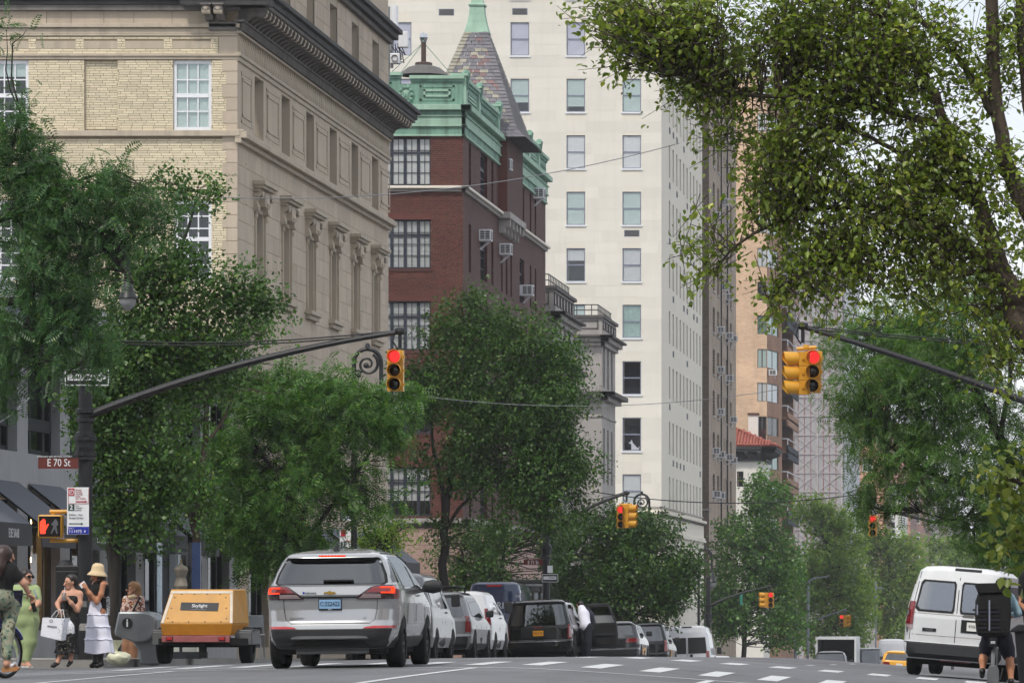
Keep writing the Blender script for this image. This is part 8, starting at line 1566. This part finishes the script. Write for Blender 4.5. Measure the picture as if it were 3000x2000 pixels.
# honey locust east side
PIN = (.23, 7, .058, .023)
tree('feathery honey locust behind the paired signal on the right', 112, 3190, [(2620, 1100, 220, 180), (2830, 1030, 240, 240), (2700, 1330, 220, 170), (2900, 1400, 200, 220), (2500, 1230, 100, 80, .7), (2430, 1180, 60, 45, .6), (2600, 1480, 140, 60, .7), (2950, 1580, 120, 110, .8), (2560, 960, 170, 100, .8)],
     [[(3190, 2050, .22), (3150, 1700, .2), (3040, 1480, .16), (2930, 1280, .11), (2840, 1120, .08), (2740, 1000, .05), (2640, 940, .03)], [(3040, 1480, .1), (2880, 1440, .07), (2780, 1410, .05), (2660, 1350, .03), (2560, 1260, .02)], [(2930, 1280, .07), (2960, 1050, .05), (2900, 850, .03)], [(2880, 1440, .05), (2820, 1520, .03), (2700, 1500, .02)]],
     (.05, .02), 'leaf_locust_e', 3.0, .4, 9, 'bark_dark', 8, -.45, pin=(.25, 6, .075, .03), cap=13000)
# honey locust west side, nearest left
tree('feathery honey locust covering the upper left above the shoppers', 75, -190, [(45, 90, 55, 40, .35), (60, 335, 90, 40, .6), (90, 450, 160, 90), (60, 640, 150, 190), (260, 600, 170, 130), (300, 500, 60, 45, .5), (160, 820, 170, 150), (400, 620, 130, 100, .8), (150, 1010, 180, 120), (60, 1100, 90, 80, .8), (220, 1050, 80, 60, .9)],
     [[(-190, 1990, .22), (-190, 1300, .19), (-130, 900, .15), (-60, 680, .11), (40, 622, .08), (140, 615, .07), (230, 665, .06), (310, 730, .05), (390, 830, .025)], [(-130, 900, .1), (60, 880, .06), (180, 940, .04), (300, 990, .02)], [(-60, 680, .05), (20, 470, .03), (60, 330, .015)], [(140, 615, .04), (210, 540, .03), (320, 500, .012)], [(60, 880, .04), (120, 1020, .025), (200, 1090, .012)]],
     (.05, .02), 'leaf_locust', 3.2, .36, 9, 'bark_dark', 12, -.35, pin=PIN, cap=13000)
# pears and others along the west kerb
tree('dark pear tree rising behind the corner signal pole', 88, 332, [(560, 560, 90, 60, .4), (480, 560, 60, 50, .4), (440, 820, 150, 130), (670, 860, 130, 90, .9), (770, 900, 80, 50, .6), (440, 1040, 180, 170), (600, 1050, 140, 130, .9), (340, 1290, 120, 170), (310, 1130, 120, 150), (460, 1370, 110, 140, .9), (330, 1470, 90, 120, .8), (430, 1540, 110, 80, .6), (640, 560, 40, 50, .4), (540, 760, 70, 60, .5)],
     [[(332, 1950, .13), (330, 1700, .12), (338, 1480, .11), (345, 1300, .09), (380, 1100, .07), (450, 900, .05), (540, 700, .03), (580, 560, .015)], [(345, 1300, .07), (300, 1100, .05), (330, 900, .03)], [(380, 1100, .05), (520, 980, .035), (660, 850, .02), (760, 900, .01)], [(450, 900, .035), (420, 720, .02)]], (.085, .066), 'leaf_dark', 4.0, .34, 15, 'bark_dark', 21, -.6, cap=70000)
tree('slim multi-stemmed tree with yellowing leaves beside the dress form', 96, 585, [(530, 1230, 80, 130, .8), (640, 1100, 110, 90, .8), (720, 980, 110, 80, .6), (800, 1080, 100, 80, .7), (580, 1420, 100, 130, .8), (480, 1420, 60, 90, .6), (500, 1100, 70, 80, .7)], [[(585, 1935, .085), (580, 1700, .08), (575, 1500, .07), (600, 1300, .06), (610, 1150, .05), (650, 1030, .02)], [(580, 1600, .06), (545, 1450, .05), (520, 1300, .035), (530, 1150, .015)], [(600, 1300, .04), (660, 1220, .03), (700, 1100, .012)]], (.085, .066), 'leaf_mid', 2.6, .34, 14, 'bark', 22, -.35)
tree('bushy green tree filling the middle beyond the compressor trailer', 110, 880, [(800, 1250, 190, 140), (1000, 1220, 170, 120), (900, 1420, 220, 170), (1130, 1200, 80, 80, .7), (700, 1480, 120, 130), (1150, 1290, 80, 80, .7), (1080, 1450, 120, 90, .8), (870, 1140, 120, 60, .8), (760, 1620, 110, 80, .8), (930, 1590, 110, 60, .6), (1190, 1140, 60, 40, .5), (740, 1150, 90, 70, .8), (990, 1110, 60, 35, .5), (660, 1330, 80, 90, .7)],
     [[(880, 1940, .12), (875, 1700, .11), (880, 1500, .09), (900, 1350, .06), (950, 1200, .03)], [(880, 1500, .06), (780, 1350, .04), (720, 1250, .02)], [(875, 1600, .05), (1000, 1450, .035), (1100, 1300, .02)]], (.05, .02), 'leaf_mid', 3.8, .38, 9, 'bark_dark', 23, -.6, pin=(.25, 5, .085, .036), cap=14000)
tree('small bright green tree behind the silver SUV roof', 119, 1130, [(1130, 1600, 70, 50), (1170, 1560, 50, 40, .8), (1080, 1560, 50, 40, .8), (1150, 1650, 60, 30, .8)], [[(1130, 1930, .06), (1128, 1720, .05), (1130, 1590, .02)]], PEAR, 'leaf_far', 2.4, .28, 14, 'bark_dark', 24, -.5)
tree('tall dark pear tree in front of the red brick building', 136, 1303, [(1385, 865, 60, 40, .6), (1380, 960, 140, 90, .9), (1290, 1080, 140, 120), (1520, 1010, 150, 110), (1430, 1200, 230, 160), (1610, 1180, 140, 150), (1680, 1320, 90, 120, .9), (1330, 1340, 120, 120, .9), (1540, 1390, 200, 140), (1450, 1550, 90, 70, .4), (1300, 1540, 80, 60, .4), (1640, 1480, 110, 100, .9), (1230, 1200, 60, 60, .7), (1250, 980, 70, 60, .6), (1640, 1050, 90, 80, .8)],
     [[(1303, 1930, .13), (1300, 1720, .125), (1303, 1560, .12), (1312, 1440, .1), (1330, 1300, .07), (1370, 1100, .05), (1390, 920, .02)], [(1303, 1500, .08), (1285, 1380, .06), (1265, 1280, .04), (1270, 1120, .02)], [(1312, 1540, .06), (1345, 1490, .05), (1420, 1420, .035), (1560, 1330, .02)], [(1330, 1300, .05), (1450, 1180, .035), (1580, 1080, .02)]], (.095, .074), 'leaf_dark', 3.6, .36, 14, 'bark_dark', 25, -.5, cap=60000)
tree('dark low tree screening the pink stone base behind the vans', 173, 1460, [(1480, 1620, 140, 100, .8), (1340, 1650, 90, 100, .7), (1620, 1600, 70, 80, .8), (1420, 1740, 130, 70)], [[(1460, 1990, .12), (1462, 1750, .1), (1480, 1600, .05)], [(1360, 1950, .1), (1362, 1700, .08), (1350, 1600, .03)]], (.1, .08), 'leaf_dark', 3, .38, 14, 'bark_dark', 26, -.4, cap=22000)
tree('broad dark tree behind the open car door', 186, 1850, [(1780, 1560, 130, 90), (1850, 1680, 190, 130), (1720, 1750, 130, 130), (1940, 1730, 80, 100), (1900, 1560, 100, 60, .9), (2020, 1670, 50, 70, .8), (1650, 1650, 60, 110, .9), (1820, 1850, 110, 70)], [[(1850, 2000, .14), (1850, 1800, .12), (1840, 1640, .07), (1800, 1540, .03)]], (.13, .1), 'leaf_dark', 4.2, .4, 14, 'bark_dark', 27, -.9, cap=50000)
tree('tall green ginkgo beside the white shuttle van', 280, 2178, [(2240, 1460, 75, 70), (2200, 1590, 115, 100), (2150, 1750, 100, 120), (2280, 1680, 90, 110), (2290, 1830, 80, 80), (2230, 1410, 30, 40, .8), (2120, 1800, 60, 80)], [[(2178, 2000, .16), (2180, 1860, .14), (2195, 1700, .1), (2220, 1500, .05)]], (.19, .16), 'leaf_mid', 4.2, .55, 13, 'bark_dark', 28, -.9, cap=32000)
tree('pale green tree below the scaffolded building', 350, 2420, [(2390, 1510, 75, 60), (2440, 1630, 105, 110), (2360, 1740, 80, 110), (2490, 1760, 85, 110), (2440, 1860, 110, 60), (2470, 1530, 45, 50, .8)], [[(2420, 2000, .16), (2422, 1800, .12), (2430, 1600, .06)]], (.22, .19), 'leaf_far', 4.2, .6, 13, 'bark_dark', 29, -.9, cap=28000)
tree('yellow-green tree beside the far lone signal', 420, 2600, [(2560, 1590, 60, 55), (2640, 1610, 70, 60), (2580, 1710, 85, 80), (2660, 1720, 65, 85), (2610, 1820, 90, 60), (2545, 1520, 25, 40, .8)], [[(2600, 2000, .16), (2600, 1800, .12), (2605, 1640, .06)]], (.26, .22), 'leaf_far', 4, .7, 13, 'bark_dark', 30, -.9, cap=24000)
tree('hazy grey-green tree at the far end above the white van', 520, 2790, [(2780, 1610, 75, 45), (2860, 1630, 75, 50), (2740, 1690, 60, 60), (2900, 1590, 60, 45, .8), (2820, 1700, 80, 60)], [[(2790, 2000, .18), (2790, 1800, .14), (2795, 1650, .06)]], (.3, .25), 'leaf_far', 4, .8, 13, 'bark_dark', 31, -.9, cap=22000)
tree('dark green tree behind the white van roof at the right', 128, 3130, [(2965, 1540, 70, 100), (2985, 1700, 50, 130), (2900, 1480, 60, 50, .6), (2990, 1850, 40, 90)], [[(3130, 2000, .15), (3120, 1800, .13), (3060, 1650, .08), (2980, 1560, .03)]], (.09, .07), 'leaf_mid', 3.4, .36, 14, 'bark_dark', 32, -.7)
# ================================================================ haze
b = MB(); b.box(-140, 60, -40, 2600, -14, 62, 'stone'); hz = b.build('haze', kind='stuff'); hz.data.materials.clear()
g = N('haze_air'); pv = g.n('ShaderNodeVolumePrincipled'); pv.inputs['Color'].default_value = (.9, .94, 1, 1); pv.inputs['Density'].default_value = .0002; g.l(pv.outputs[0], g.out.inputs['Volume']); MAT['haze'] = g.m; hz.data.materials.append(g.m); hz['label'] = 'thin summer haze over the avenue'
hz.display_type = 'WIRE'
